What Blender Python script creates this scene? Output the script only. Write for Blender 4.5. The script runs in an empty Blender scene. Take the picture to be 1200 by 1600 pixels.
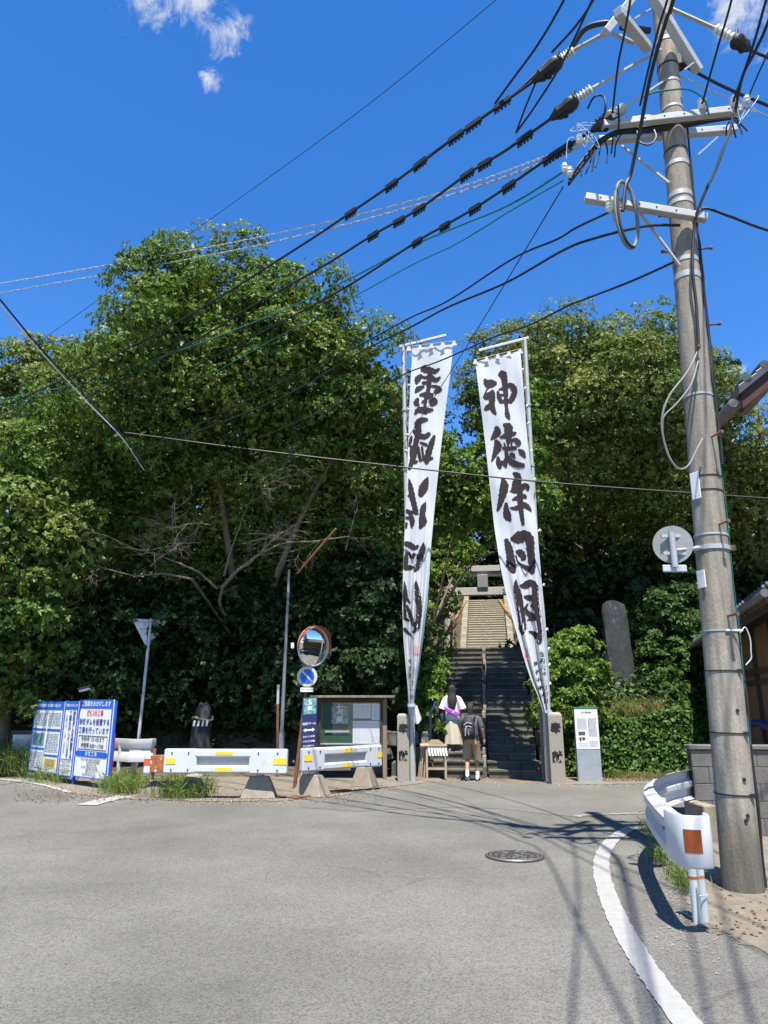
import bpy, bmesh, math, random
import numpy as np
from mathutils import Vector, Matrix, Quaternion
from mathutils.geometry import tessellate_polygon

SC = bpy.context.scene
COL = SC.collection
random.seed(7)
RNG = np.random.default_rng(11)

# ------------------------------------------------------------------ camera
F, TH, CH = 1100.0, math.radians(15.0), 1.6      # focal length in photo pixels, pitch, eye height
cam = bpy.data.cameras.new("camera")
cam.sensor_fit = 'VERTICAL'; cam.sensor_height = 36.0; cam.lens = F / 1600 * 36.0
cam.clip_start = 0.05; cam.clip_end = 3000
camo = bpy.data.objects.new("camera", cam); COL.objects.link(camo)
camo.location = (0, 0, CH); camo.rotation_euler = (math.pi / 2 + TH, 0, 0)
SC.camera = camo

# ------------------------------------------------------------------ sky, sun, exposure
SUN_EL = math.radians(69.0)
SHX, SHY = -0.10, 0.995                            # ground direction in which shadows fall
sunv = Vector((-SHX * math.cos(SUN_EL), -SHY * math.cos(SUN_EL), math.sin(SUN_EL))).normalized()
world = bpy.data.worlds.new("World"); SC.world = world; world.use_nodes = True
wn = world.node_tree.nodes; wl = world.node_tree.links; wn.clear()
sky = wn.new('ShaderNodeTexSky'); sky.sky_type = 'NISHITA'; sky.sun_disc = False
sky.sun_elevation = SUN_EL; sky.sun_rotation = math.atan2(sunv.x, sunv.y)
sky.altitude = 300; sky.air_density = 1.0; sky.dust_density = 0.1; sky.ozone_density = 3.0
hs = wn.new('ShaderNodeHueSaturation'); hs.inputs['Saturation'].default_value = 1.32; hs.inputs['Hue'].default_value = 0.508
wl.new(sky.outputs[0], hs.inputs['Color'])
bg = wn.new('ShaderNodeBackground'); bg.inputs[1].default_value = 0.115
wl.new(hs.outputs[0], bg.inputs[0])
# small fair-weather clouds scattered over the whole dome
def pdir(px, py):
    dx, dy = (px - 600) / F, (800 - py) / F
    return Vector((dx, math.cos(TH) - dy * math.sin(TH), math.sin(TH) + dy * math.cos(TH))).normalized()
geo = wn.new('ShaderNodeTexCoord')
noi = wn.new('ShaderNodeTexNoise'); noi.inputs['Scale'].default_value = 21.0; noi.inputs['Detail'].default_value = 9.0
noi.inputs['Roughness'].default_value = 0.7; noi.inputs['Distortion'].default_value = 0.5
wl.new(geo.outputs['Generated'], noi.inputs['Vector'])
clouds = [(pdir(310, 0), 0.09, 1.2), (pdir(352, 42), 0.07, 1.12), (pdir(215, 2), 0.075, .95), (pdir(330, 125), 0.035, .9), (pdir(1185, 15), 0.12, 1.05), (pdir(1150, 575), 0.035, .85),
          (Vector((-.8, -.3, .5)).normalized(), .16, 1), (Vector((.5, -.7, .45)).normalized(), .18, 1), (Vector((-.2, -.9, .35)).normalized(), .15, 1),
          (Vector((.9, .1, .3)).normalized(), .13, 1), (Vector((-.9, .45, .6)).normalized(), .12, 1), (Vector((.1, -.3, .95)).normalized(), .1, .9)]
acc = None
for d, rad, amp in clouds:
    vs = wn.new('ShaderNodeVectorMath'); vs.operation = 'DISTANCE'; vs.inputs[1].default_value = d
    wl.new(geo.outputs['Generated'], vs.inputs[0])
    mr = wn.new('ShaderNodeMapRange'); mr.interpolation_type = 'SMOOTHSTEP'
    mr.inputs[1].default_value = 0; mr.inputs[2].default_value = rad; mr.inputs[3].default_value = amp; mr.inputs[4].default_value = 0
    wl.new(vs.outputs['Value'], mr.inputs[0])
    if acc is None: acc = mr.outputs[0]
    else:
        mx = wn.new('ShaderNodeMath'); mx.operation = 'MAXIMUM'
        wl.new(acc, mx.inputs[0]); wl.new(mr.outputs[0], mx.inputs[1]); acc = mx.outputs[0]
ad = wn.new('ShaderNodeMath'); ad.operation = 'ADD'
sc_ = wn.new('ShaderNodeMath'); sc_.operation = 'MULTIPLY'; sc_.inputs[1].default_value = 0.40
wl.new(acc, sc_.inputs[0]); wl.new(sc_.outputs[0], ad.inputs[0]); wl.new(noi.outputs[0], ad.inputs[1])
mr = wn.new('ShaderNodeMapRange'); mr.interpolation_type = 'SMOOTHSTEP'
mr.inputs[1].default_value = .76; mr.inputs[2].default_value = 1.06; mr.inputs[3].default_value = 0; mr.inputs[4].default_value = .92
wl.new(ad.outputs[0], mr.inputs[0])
bgc = wn.new('ShaderNodeBackground'); bgc.inputs[0].default_value = (.95, .98, 1, 1); bgc.inputs[1].default_value = .42
mixs = wn.new('ShaderNodeMixShader'); wout = wn.new('ShaderNodeOutputWorld')
wl.new(mr.outputs[0], mixs.inputs[0]); wl.new(bg.outputs[0], mixs.inputs[1]); wl.new(bgc.outputs[0], mixs.inputs[2])
wl.new(mixs.outputs[0], wout.inputs[0])

sun = bpy.data.lights.new("sun", 'SUN'); sun.energy = 5.0; sun.angle = math.radians(0.53); sun.color = (1, .955, .88)
suno = bpy.data.objects.new("sun", sun); COL.objects.link(suno)
suno.rotation_euler = (-sunv).to_track_quat('-Z', 'Y').to_euler(); suno.location = (20, -20, 40)
vs_ = SC.view_settings
vs_.view_transform = 'Standard'; vs_.look = 'None'; vs_.gamma = 1; vs_.use_curve_mapping = False; vs_.exposure = 1.13
SC.render.engine = 'CYCLES'
SC.cycles.use_denoising = True
SC.cycles.max_bounces = 6; SC.cycles.diffuse_bounces = 2; SC.cycles.transmission_bounces = 3; SC.cycles.glossy_bounces = 3
SC.cycles.sample_clamp_indirect = 6

# ------------------------------------------------------------------ helpers: photo pixel -> place
def ray(px, py):
    dx, dy = (px - 600) / F, (800 - py) / F
    return Vector((dx, math.cos(TH) - dy * math.sin(TH), math.sin(TH) + dy * math.cos(TH)))
def P(px, py, Y):
    r = ray(px, py); return Vector((0, 0, CH)) + r * (Y / r.y)
def G(px, py, z=0.0):
    r = ray(px, py); t = (z - CH) / r.z; return Vector((r.x * t, r.y * t, z))
def T(py, Y): return Y / ray(600, py).y           # depth along the optical axis

# ------------------------------------------------------------------ helpers: materials
MATS = {}
def M(name, col, rough=.65, metal=0.0, var=.18, scale=6.0, bump=0.0, bscale=40.0, spec=.4, dark=None, dscale=2.5, dlo=.55, dhi=.75, stretch=None):
    """Principled material: base colour varied by noise, optional stain colour with its own shape, optional fine relief."""
    if name in MATS: return MATS[name]
    m = bpy.data.materials.new(name); m.use_nodes = True
    n, l = m.node_tree.nodes, m.node_tree.links
    b = n['Principled BSDF']
    b.inputs['Roughness'].default_value = rough; b.inputs['Metallic'].default_value = metal
    b.inputs['Specular IOR Level'].default_value = spec
    tc = n.new('ShaderNodeTexCoord'); vec = tc.outputs['Object']
    if stretch:
        mp = n.new('ShaderNodeMapping'); mp.inputs['Scale'].default_value = stretch
        l.new(vec, mp.inputs[0]); vec = mp.outputs[0]
    nt = n.new('ShaderNodeTexNoise'); nt.inputs['Scale'].default_value = scale; nt.inputs['Detail'].default_value = 6; nt.inputs['Roughness'].default_value = .65
    l.new(vec, nt.inputs['Vector'])
    cr = n.new('ShaderNodeValToRGB')
    cr.color_ramp.elements[0].position = .3; cr.color_ramp.elements[1].position = .7
    cr.color_ramp.elements[0].color = [max(0, c * (1 - var)) for c in col[:3]] + [1]
    cr.color_ramp.elements[1].color = [min(1, c * (1 + var)) for c in col[:3]] + [1]
    l.new(nt.outputs[0], cr.inputs[0]); out = cr.outputs[0]
    if dark:
        n2 = n.new('ShaderNodeTexNoise'); n2.inputs['Scale'].default_value = dscale; n2.inputs['Detail'].default_value = 8; n2.inputs['Roughness'].default_value = .7
        l.new(vec, n2.inputs['Vector'])
        mr = n.new('ShaderNodeMapRange'); mr.inputs[1].default_value = dlo; mr.inputs[2].default_value = dhi
        l.new(n2.outputs[0], mr.inputs[0])
        mx = n.new('ShaderNodeMix'); mx.data_type = 'RGBA'
        l.new(mr.outputs[0], mx.inputs[0]); l.new(out, mx.inputs[6]); mx.inputs[7].default_value = list(dark[:3]) + [1]
        out = mx.outputs[2]
    l.new(out, b.inputs['Base Color'])
    if bump:
        nb = n.new('ShaderNodeTexNoise'); nb.inputs['Scale'].default_value = bscale; nb.inputs['Detail'].default_value = 5
        l.new(vec, nb.inputs['Vector'])
        bp = n.new('ShaderNodeBump'); bp.inputs['Strength'].default_value = bump; bp.inputs['Distance'].default_value = .02
        l.new(nb.outputs[0], bp.inputs['Height']); l.new(bp.outputs[0], b.inputs['Normal'])
    MATS[name] = m; return m

def leaf_mat(name, c1, c2, trans=.3, c3=None):
    """Leaf: every leaf its own shade between c1 and c2, branches of young growth c3 by a broad noise, light passing through."""
    m = bpy.data.materials.new(name); m.use_nodes = True
    n, l = m.node_tree.nodes, m.node_tree.links; n.clear()
    g = n.new('ShaderNodeNewGeometry'); cr = n.new('ShaderNodeValToRGB')
    cr.color_ramp.elements[0].color = (*c1, 1); cr.color_ramp.elements[1].color = (*c2, 1)
    l.new(g.outputs['Random Per Island'], cr.inputs[0]); out = cr.outputs[0]
    if c3:
        nt = n.new('ShaderNodeTexNoise'); nt.inputs['Scale'].default_value = .8; nt.inputs['Detail'].default_value = 4
        l.new(g.outputs['Position'], nt.inputs['Vector'])
        mr = n.new('ShaderNodeMapRange'); mr.inputs[1].default_value = .46; mr.inputs[2].default_value = .64; mr.inputs[4].default_value = .8
        l.new(nt.outputs[0], mr.inputs[0])
        mx = n.new('ShaderNodeMix'); mx.data_type = 'RGBA'; l.new(mr.outputs[0], mx.inputs[0]); l.new(out, mx.inputs[6]); mx.inputs[7].default_value = (*c3, 1)
        out = mx.outputs[2]
    b = n.new('ShaderNodeBsdfPrincipled'); b.inputs['Roughness'].default_value = .5; b.inputs['Specular IOR Level'].default_value = .22
    l.new(out, b.inputs['Base Color'])
    t = n.new('ShaderNodeBsdfTranslucent'); l.new(out, t.inputs[0])
    mx = n.new('ShaderNodeMixShader'); mx.inputs[0].default_value = trans
    o = n.new('ShaderNodeOutputMaterial')
    l.new(b.outputs[0], mx.inputs[1]); l.new(t.outputs[0], mx.inputs[2]); l.new(mx.outputs[0], o.inputs[0])
    return m

# ------------------------------------------------------------------ helpers: meshes and objects
def link(o): COL.objects.link(o); return o
def props(o, label=None, cat=None, group=None, kind=None):
    if label: o['label'] = label
    if cat: o['category'] = cat
    if group: o['group'] = group
    if kind: o['kind'] = kind
    return o
def thing(name, base, label, cat, group=None):
    o = bpy.data.objects.new(name, None); o.empty_display_size = .2; o.location = base; link(o)
    return props(o, label, cat, group)

def origin_of(par):
    v = Vector((0, 0, 0))
    while par is not None: v += par.location; par = par.parent
    return v

class MB:
    def __init__(s): s.v = []; s.f = []
    def add(s, vs, fs):
        o = len(s.v); s.v += [tuple(v) for v in vs]; s.f += [tuple(i + o for i in f) for f in fs]; return s
    def box(s, c, size, R=None, taper=1.0):
        hx, hy, hz = size[0] / 2, size[1] / 2, size[2] / 2; c = Vector(c)
        vs = []
        for z in (-1, 1):
            k = taper if z > 0 else 1
            for x, y in ((-1, -1), (1, -1), (1, 1), (-1, 1)):
                p = Vector((x * hx * k, y * hy * k, z * hz)); vs.append(c + (R @ p if R else p))
        return s.add(vs, [(3, 2, 1, 0), (4, 5, 6, 7), (0, 1, 5, 4), (1, 2, 6, 5), (2, 3, 7, 6), (3, 0, 4, 7)])
    def bar(s, a, b, w, d, up=Vector((0, 0, 1))):
        """a square bar from a to b, w across (sideways), d along up"""
        a, b = Vector(a), Vector(b); ax = (b - a).normalized()
        sd = ax.cross(up)
        if sd.length < 1e-4: sd = ax.cross(Vector((0, 1, 0)))
        sd.normalize(); u = sd.cross(ax).normalized()
        vs = []
        for p in (a, b):
            for x, y in ((-1, -1), (1, -1), (1, 1), (-1, 1)): vs.append(p + sd * (x * w / 2) + u * (y * d / 2))
        return s.add(vs, [(0, 1, 2, 3), (7, 6, 5, 4), (0, 4, 5, 1), (1, 5, 6, 2), (2, 6, 7, 3), (3, 7, 4, 0)])
    def tube(s, pts, r, n=8, cap=True):
        pts = [Vector(p) for p in pts]; m = len(pts)
        rs = r if isinstance(r, (list, tuple)) else [r] * m
        vs = []; fr = None
        for i, p in enumerate(pts):
            t = (pts[min(i + 1, m - 1)] - pts[max(i - 1, 0)])
            if t.length < 1e-7: t = Vector((0, 0, 1))
            t.normalize()
            if fr is None:
                fr = t.cross(Vector((0, 0, 1)))
                if fr.length < .05: fr = t.cross(Vector((0, 1, 0)))
                fr.normalize()
            else:
                fr = fr - t * fr.dot(t)
                if fr.length < 1e-5: fr = t.orthogonal()
                fr.normalize()
            w = t.cross(fr)
            for k in range(n):
                a = 2 * math.pi * k / n
                vs.append(p + (fr * math.cos(a) + w * math.sin(a)) * rs[i])
        fs = []
        for i in range(m - 1):
            for k in range(n):
                k2 = (k + 1) % n; fs.append((i * n + k, i * n + k2, (i + 1) * n + k2, (i + 1) * n + k))
        if cap: fs += [tuple(range(n - 1, -1, -1)), tuple((m - 1) * n + k for k in range(n))]
        return s.add(vs, fs)
    def loft(s, rings, n=20, cap=True):
        """rings: (centre, rx, ry[, yaw]) horizontal ellipses joined from bottom to top"""
        vs = []; m = len(rings)
        for rg in rings:
            c = Vector(rg[0]); yaw = rg[3] if len(rg) > 3 else 0
            for k in range(n):
                a = 2 * math.pi * k / n; x, y = rg[1] * math.cos(a), rg[2] * math.sin(a)
                vs.append(c + Vector((x * math.cos(yaw) - y * math.sin(yaw), x * math.sin(yaw) + y * math.cos(yaw), 0)))
        fs = [(i * n + k, i * n + (k + 1) % n, (i + 1) * n + (k + 1) % n, (i + 1) * n + k) for i in range(m - 1) for k in range(n)]
        if cap: fs += [tuple(range(n - 1, -1, -1)), tuple((m - 1) * n + k for k in range(n))]
        return s.add(vs, fs)
    def prism(s, poly, o, ux, uy, un, d0, d1):
        """flat outline poly (2D) in frame o,ux,uy extruded along un from d0 to d1"""
        o, ux, uy, un = Vector(o), Vector(ux), Vector(uy), Vector(un); n = len(poly)
        vs = [o + ux * x + uy * y + un * d for d in (d0, d1) for x, y in poly]
        fs = [(i, (i + 1) % n, n + (i + 1) % n, n + i) for i in range(n)]
        tri = tessellate_polygon([[Vector((x, y, 0)) for x, y in poly]])
        fs += [tuple(t) for t in tri] + [tuple(n + i for i in reversed(t)) for t in tri]
        return s.add(vs, fs)
    def build(s, name, mat, parent=None, smooth=False, bevel=0, sharp=35, recalc=True):
        base = origin_of(parent)
        me = bpy.data.meshes.new(name)
        if parent is None:
            a = np.array(s.v); base = Vector(((a[:, 0].min() + a[:, 0].max()) / 2, (a[:, 1].min() + a[:, 1].max()) / 2, a[:, 2].min()))
        me.from_pydata([(v[0] - base.x, v[1] - base.y, v[2] - base.z) for v in s.v], [], s.f)
        if recalc:
            bm = bmesh.new(); bm.from_mesh(me); bmesh.ops.recalc_face_normals(bm, faces=bm.faces); bm.to_mesh(me); bm.free()
        if smooth:
            me.polygons.foreach_set('use_smooth', [True] * len(me.polygons))
            me.set_sharp_from_angle(angle=math.radians(sharp))
        me.materials.append(mat)
        o = bpy.data.objects.new(name, me); link(o)
        if parent is not None: o.parent = parent
        else: o.location = base
        if bevel:
            bv = o.modifiers.new('edge', 'BEVEL'); bv.width = bevel; bv.segments = 2; bv.limit_method = 'ANGLE'; bv.angle_limit = math.radians(40)
        return o

def crom(pts, per=8):
    """Catmull-Rom through points (any dimension)"""
    p = [np.array(q, float) for q in pts]; p = [2 * p[0] - p[1]] + p + [2 * p[-1] - p[-2]]
    out = []
    for i in range(1, len(p) - 2):
        for k in range(per):
            t = k / per; a, b, c, d = p[i - 1], p[i], p[i + 1], p[i + 2]
            out.append(.5 * (2 * b + (c - a) * t + (2 * a - 5 * b + 4 * c - d) * t * t + (3 * b - a - 3 * c + d) * t ** 3))
    out.append(p[-2]); return out
def rot(axis, deg): return Matrix.Rotation(math.radians(deg), 3, axis)

TXT = {}
def text_geo(body, size=1.0, align='CENTER', bold=0.0, spacing=1.0, line=1.0):
    key = (body, align, bold, spacing, line)
    if key not in TXT:
        c = bpy.data.curves.new('t', 'FONT'); c.body = body; c.align_x = align; c.align_y = 'CENTER'; c.offset = bold
        c.space_character = spacing; c.space_line = line; c.resolution_u = 3
        o = bpy.data.objects.new('t', c); link(o)
        me = bpy.data.meshes.new_from_object(o.evaluated_get(bpy.context.evaluated_depsgraph_get()))
        TXT[key] = ([tuple(v.co) for v in me.vertices], [tuple(p.vertices) for p in me.polygons])
        bpy.data.objects.remove(o); bpy.data.curves.remove(c); bpy.data.meshes.remove(me)
    v, f = TXT[key]
    return [(x * size, y * size) for x, y, z in v], f
class Sheet:
    """a flat frame on a surface: origin, across, up, outward"""
    def __init__(s, o, ux, uy, un): s.o, s.ux, s.uy, s.un = Vector(o), Vector(ux).normalized(), Vector(uy).normalized(), Vector(un).normalized()
    def at(s, x, y, d=0): return s.o + s.ux * x + s.uy * y + s.un * d
    def text(s, mb, body, x, y, size, d=.004, sx=1.0, **k):
        v, f = text_geo(body, size, **k); return mb.add([s.at(x + a * sx, y + b, d) for a, b in v], f)
    def rect(s, mb, x0, y0, x1, y1, d0, d1):
        return mb.prism([(x0, y0), (x1, y0), (x1, y1), (x0, y1)], s.o, s.ux, s.uy, s.un, d0, d1)
    def poly(s, mb, poly, d0, d1): return mb.prism(poly, s.o, s.ux, s.uy, s.un, d0, d1)

def leaves(name, base, dirs, nrm, L, W, mat, parent=None, fold=.18):
    """one mesh of folded leaf quads"""
    base = np.asarray(base, float); N = len(base)
    dirs = dirs / np.linalg.norm(dirs, axis=1, keepdims=True)
    side = np.cross(dirs, nrm); ln = np.linalg.norm(side, axis=1, keepdims=True); ln[ln < 1e-5] = 1; side /= ln
    up = np.cross(side, dirs)
    L = np.asarray(L)[:, None]; W = np.asarray(W)[:, None]
    mid = base + dirs * L * .45 + up * W * fold
    v = np.stack([base, mid + side * W * .5, base + dirs * L - up * L * .12, mid - side * W * .5], 1).reshape(-1, 3)
    org = np.array(origin_of(parent)) if parent is not None else np.array([v[:, 0].mean(), v[:, 1].mean(), v[:, 2].min()])
    v = v - org
    me = bpy.data.meshes.new(name)
    me.vertices.add(N * 4); me.vertices.foreach_set('co', v.astype(np.float32).ravel())
    me.loops.add(N * 4); me.loops.foreach_set('vertex_index', np.arange(N * 4, dtype=np.int32))
    me.polygons.add(N); me.polygons.foreach_set('loop_start', np.arange(0, N * 4, 4, dtype=np.int32)); me.polygons.foreach_set('loop_total', np.full(N, 4, np.int32))
    me.update(calc_edges=True); me.materials.append(mat)
    o = bpy.data.objects.new(name, me); link(o)
    if parent is not None: o.parent = parent
    else: o.location = org
    return o
def unit(n):
    d = RNG.normal(size=(n, 3)); return d / np.linalg.norm(d, axis=1, keepdims=True)
def crown_data(blobs, dens=1.0, rc=.42, tips=13, per=7, L=.12, W=.045, back=.4, low=-.6, droop=0.0, inner=1.0):
    """leaf rosettes at twig tips, twigs in clumps, clumps over the surface of a crown of ellipsoids"""
    B, D, Nn, LL, WW = [], [], [], [], []
    for c, r in blobs:
        c = np.array(c); r = np.array(r)
        n = max(8, int(dens * 6.0 * (r.mean() / rc) ** 2))
        d = unit(n); d = d[(d[:, 2] > low)]; d = d[(d[:, 1] < .35) | (RNG.random(len(d)) < back)]
        inside = np.zeros(len(d), bool); pc = c + r * d * (.62 + .52 * RNG.random((len(d), 1)))
        for c2, r2 in blobs:
            if c2 is c: continue
            q = (pc - np.array(c2)) / np.array(r2); inside |= (q ** 2).sum(1) < .45
        pc = pc[~inside]; d = d[~inside]
        rcl = rc * (.65 + .8 * RNG.random(len(pc)))
        for k in range(len(pc)):
            m = int(tips * (.7 + .6 * RNG.random())); ls = .75 + .6 * RNG.random()
            ax = d[k] * .5 + np.array([0, 0, .55]) + unit(m) * .8
            ax /= np.linalg.norm(ax, axis=1, keepdims=True)
            tp = pc[k] + ax * rcl[k] * (.7 + .4 * RNG.random((m, 1))) * np.array([1.2, 1.2, .72])
            a2 = np.repeat(ax, per, 0); rad = unit(m * per); rad -= a2 * (rad * a2).sum(1, keepdims=True)
            dr = a2 * .45 + rad * 1.0 + np.array([0, 0, -droop])
            B.append(np.repeat(tp, per, 0) + rad * .01); D.append(dr); Nn.append(a2 + unit(m * per) * .35)
            LL.append(ls * L * (.7 + .6 * RNG.random(m * per))); WW.append(ls * W * (.75 + .5 * RNG.random(m * per)))
        ni = int(inner * 420 * r.mean() ** 2)
        di = unit(ni); pi = c + r * di * (.3 + .52 * RNG.random((ni, 1)))
        B.append(pi); D.append(unit(ni)); Nn.append(unit(ni)); LL.append(L * 2.0 * (.8 + .5 * RNG.random(ni))); WW.append(W * 2.6 * (.8 + .5 * RNG.random(ni)))
    return np.concatenate(B), np.concatenate(D), np.concatenate(Nn), np.concatenate(LL), np.concatenate(WW)
def crown(name, blobs, mat, parent, **k): return leaves(name, *crown_data(blobs, **k), mat, parent)
def blob(px, py, Y, rpx, sx=1.0, sz=1.0):
    c = P(px, py, Y); r = rpx * T(py, Y) / F
    return ((c.x, c.y, c.z), (r * sx, r * 1.05, r * sz))

# ------------------------------------------------------------------ materials
def asphalt(name, lo, mid, hi, crack=0.0):
    m = bpy.data.materials.new(name); m.use_nodes = True
    n, l = m.node_tree.nodes, m.node_tree.links; b = n['Principled BSDF']; b.inputs['Roughness'].default_value = .85; b.inputs['Specular IOR Level'].default_value = .3
    tc = n.new('ShaderNodeTexCoord')
    vo = n.new('ShaderNodeTexVoronoi'); vo.inputs['Scale'].default_value = 95; l.new(tc.outputs['Object'], vo.inputs['Vector'])
    sp = n.new('ShaderNodeSeparateColor'); l.new(vo.outputs['Color'], sp.inputs[0])
    vo2 = n.new('ShaderNodeTexNoise'); vo2.inputs['Scale'].default_value = 260; vo2.inputs['Detail'].default_value = 2; l.new(tc.outputs['Object'], vo2.inputs['Vector'])
    cr = n.new('ShaderNodeValToRGB'); e = cr.color_ramp.elements
    e[0].color = (*[lo * c for c in (1.03, 1.0, .88)], 1); e[1].color = (*[hi * c for c in (1.03, 1.0, .88)], 1); e[0].position = 0; e[1].position = 1
    k = e.new(.5); k.color = (*[mid * c for c in (1.03, 1.0, .88)], 1); k = e.new(.86); k.color = (*[mid * 1.25 * c for c in (1.03, 1.0, .88)], 1)
    ad = n.new('ShaderNodeMath'); ad.operation = 'MULTIPLY_ADD'; ad.inputs[1].default_value = .55; l.new(sp.outputs[0], ad.inputs[0])
    m2 = n.new('ShaderNodeMath'); m2.operation = 'MULTIPLY'; m2.inputs[1].default_value = .45; l.new(vo2.outputs[0], m2.inputs[0]); l.new(m2.outputs[0], ad.inputs[2])
    l.new(ad.outputs[0], cr.inputs[0])
    big = n.new('ShaderNodeTexNoise'); big.inputs['Scale'].default_value = .55; big.inputs['Detail'].default_value = 7; big.inputs['Roughness'].default_value = .62; l.new(tc.outputs['Object'], big.inputs['Vector'])
    br = n.new('ShaderNodeMapRange'); br.inputs[1].default_value = .28; br.inputs[2].default_value = .72; br.inputs[3].default_value = .70; br.inputs[4].default_value = 1.18; l.new(big.outputs[0], br.inputs[0])
    # oil drips and scuffs
    st = n.new('ShaderNodeTexNoise'); st.inputs['Scale'].default_value = 3.1; st.inputs['Detail'].default_value = 6; l.new(tc.outputs['Object'], st.inputs['Vector'])
    sr = n.new('ShaderNodeMapRange'); sr.inputs[1].default_value = .66; sr.inputs[2].default_value = .8; sr.inputs[3].default_value = 1; sr.inputs[4].default_value = .8; l.new(st.outputs[0], sr.inputs[0])
    # hairline cracks, only where the noise lets them open
    wv = n.new('ShaderNodeTexNoise'); wv.inputs['Scale'].default_value = 1.4; wv.inputs['Detail'].default_value = 6; l.new(tc.outputs['Object'], wv.inputs['Vector'])
    wm = n.new('ShaderNodeVectorMath'); wm.operation = 'MULTIPLY_ADD'; wm.inputs[1].default_value = (.9, .9, 0); l.new(wv.outputs['Color'], wm.inputs[0]); l.new(tc.outputs['Object'], wm.inputs[2])
    ck = n.new('ShaderNodeTexVoronoi'); ck.feature = 'DISTANCE_TO_EDGE'; ck.inputs['Scale'].default_value = .42; l.new(wm.outputs[0], ck.inputs['Vector'])
    c1 = n.new('ShaderNodeMapRange'); c1.inputs[1].default_value = .001; c1.inputs[2].default_value = .006; c1.inputs[3].default_value = 1; c1.inputs[4].default_value = 0; l.new(ck.outputs['Distance'], c1.inputs[0])
    cn_ = n.new('ShaderNodeTexNoise'); cn_.inputs['Scale'].default_value = .5; cn_.inputs['Detail'].default_value = 3; l.new(tc.outputs['Object'], cn_.inputs['Vector'])
    c2 = n.new('ShaderNodeMapRange'); c2.inputs[1].default_value = .5; c2.inputs[2].default_value = .62; c2.inputs[3].default_value = 0; c2.inputs[4].default_value = .22; l.new(cn_.outputs[0], c2.inputs[0])
    c3_ = n.new('ShaderNodeMath'); c3_.operation = 'MULTIPLY'; l.new(c1.outputs[0], c3_.inputs[0]); l.new(c2.outputs[0], c3_.inputs[1])
    c4 = n.new('ShaderNodeMath'); c4.operation = 'SUBTRACT'; c4.inputs[0].default_value = 1; l.new(c3_.outputs[0], c4.inputs[1])
    m0 = n.new('ShaderNodeMath'); m0.operation = 'MULTIPLY'; l.new(br.outputs[0], m0.inputs[0]); l.new(c4.outputs[0], m0.inputs[1])
    mm = n.new('ShaderNodeMath'); mm.operation = 'MULTIPLY'; l.new(m0.outputs[0], mm.inputs[0]); l.new(sr.outputs[0], mm.inputs[1])
    mu = n.new('ShaderNodeVectorMath'); mu.operation = 'SCALE'; l.new(cr.outputs[0], mu.inputs[0]); l.new(mm.outputs[0], mu.inputs['Scale'])
    l.new(mu.outputs[0], b.inputs['Base Color'])
    bp = n.new('ShaderNodeBump'); bp.inputs['Strength'].default_value = .35; bp.inputs['Distance'].default_value = .006; l.new(vo.outputs['Distance'], bp.inputs['Height']); l.new(bp.outputs[0], b.inputs['Normal'])
    return m
m_road = asphalt('road_asphalt', .035, .131, .50)
m_patch = asphalt('resurfaced_asphalt', .085, .126, .22)
m_earth = M('earth', (0.1425, 0.1087, 0.07125), .95, var=.35, scale=3, bump=.6, bscale=25, dark=(.10, .08, .05), dscale=1.2)
m_sand = M('sandy_verge', (0.1599, 0.1402, 0.1064), .95, var=.25, scale=5, bump=.5, bscale=50, dark=(.17, .13, .09), dscale=2.2)
m_line = M('road_paint', (0.2849, 0.2811, 0.2656), .75, var=.1, scale=12, bump=.3, bscale=120, dark=(.22, .215, .20), dscale=9, dlo=.58, dhi=.7)
m_conc = M('concrete_pole', (.285, .25, .198), .88, var=.18, scale=16, bump=.35, bscale=90, dark=(.165, .145, .115), dscale=2.6, dlo=.44, dhi=.68, stretch=(1, 1, .3))
_n, _l = m_conc.node_tree.nodes, m_conc.node_tree.links; _b = _n['Principled BSDF']; _src = _b.inputs['Base Color'].links[0].from_socket
_tc = _n.new('ShaderNodeTexCoord'); _sx = _n.new('ShaderNodeSeparateXYZ'); _l.new(_tc.outputs['Object'], _sx.inputs[0])
_nz = _n.new('ShaderNodeTexNoise'); _nz.inputs['Scale'].default_value = 5; _nz.inputs['Detail'].default_value = 6; _l.new(_tc.outputs['Object'], _nz.inputs['Vector'])
_ma = _n.new('ShaderNodeMath'); _ma.operation = 'MULTIPLY_ADD'; _ma.inputs[1].default_value = .55; _l.new(_nz.outputs[0], _ma.inputs[0]); _l.new(_sx.outputs[2], _ma.inputs[2])
_mr = _n.new('ShaderNodeMapRange'); _mr.inputs[1].default_value = .62; _mr.inputs[2].default_value = .92; _mr.inputs[3].default_value = .62; _mr.inputs[4].default_value = 0; _l.new(_ma.outputs[0], _mr.inputs[0])
_mx = _n.new('ShaderNodeMix'); _mx.data_type = 'RGBA'; _l.new(_mr.outputs[0], _mx.inputs[0]); _l.new(_src, _mx.inputs[6]); _mx.inputs[7].default_value = (.075, .068, .055, 1)
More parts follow.
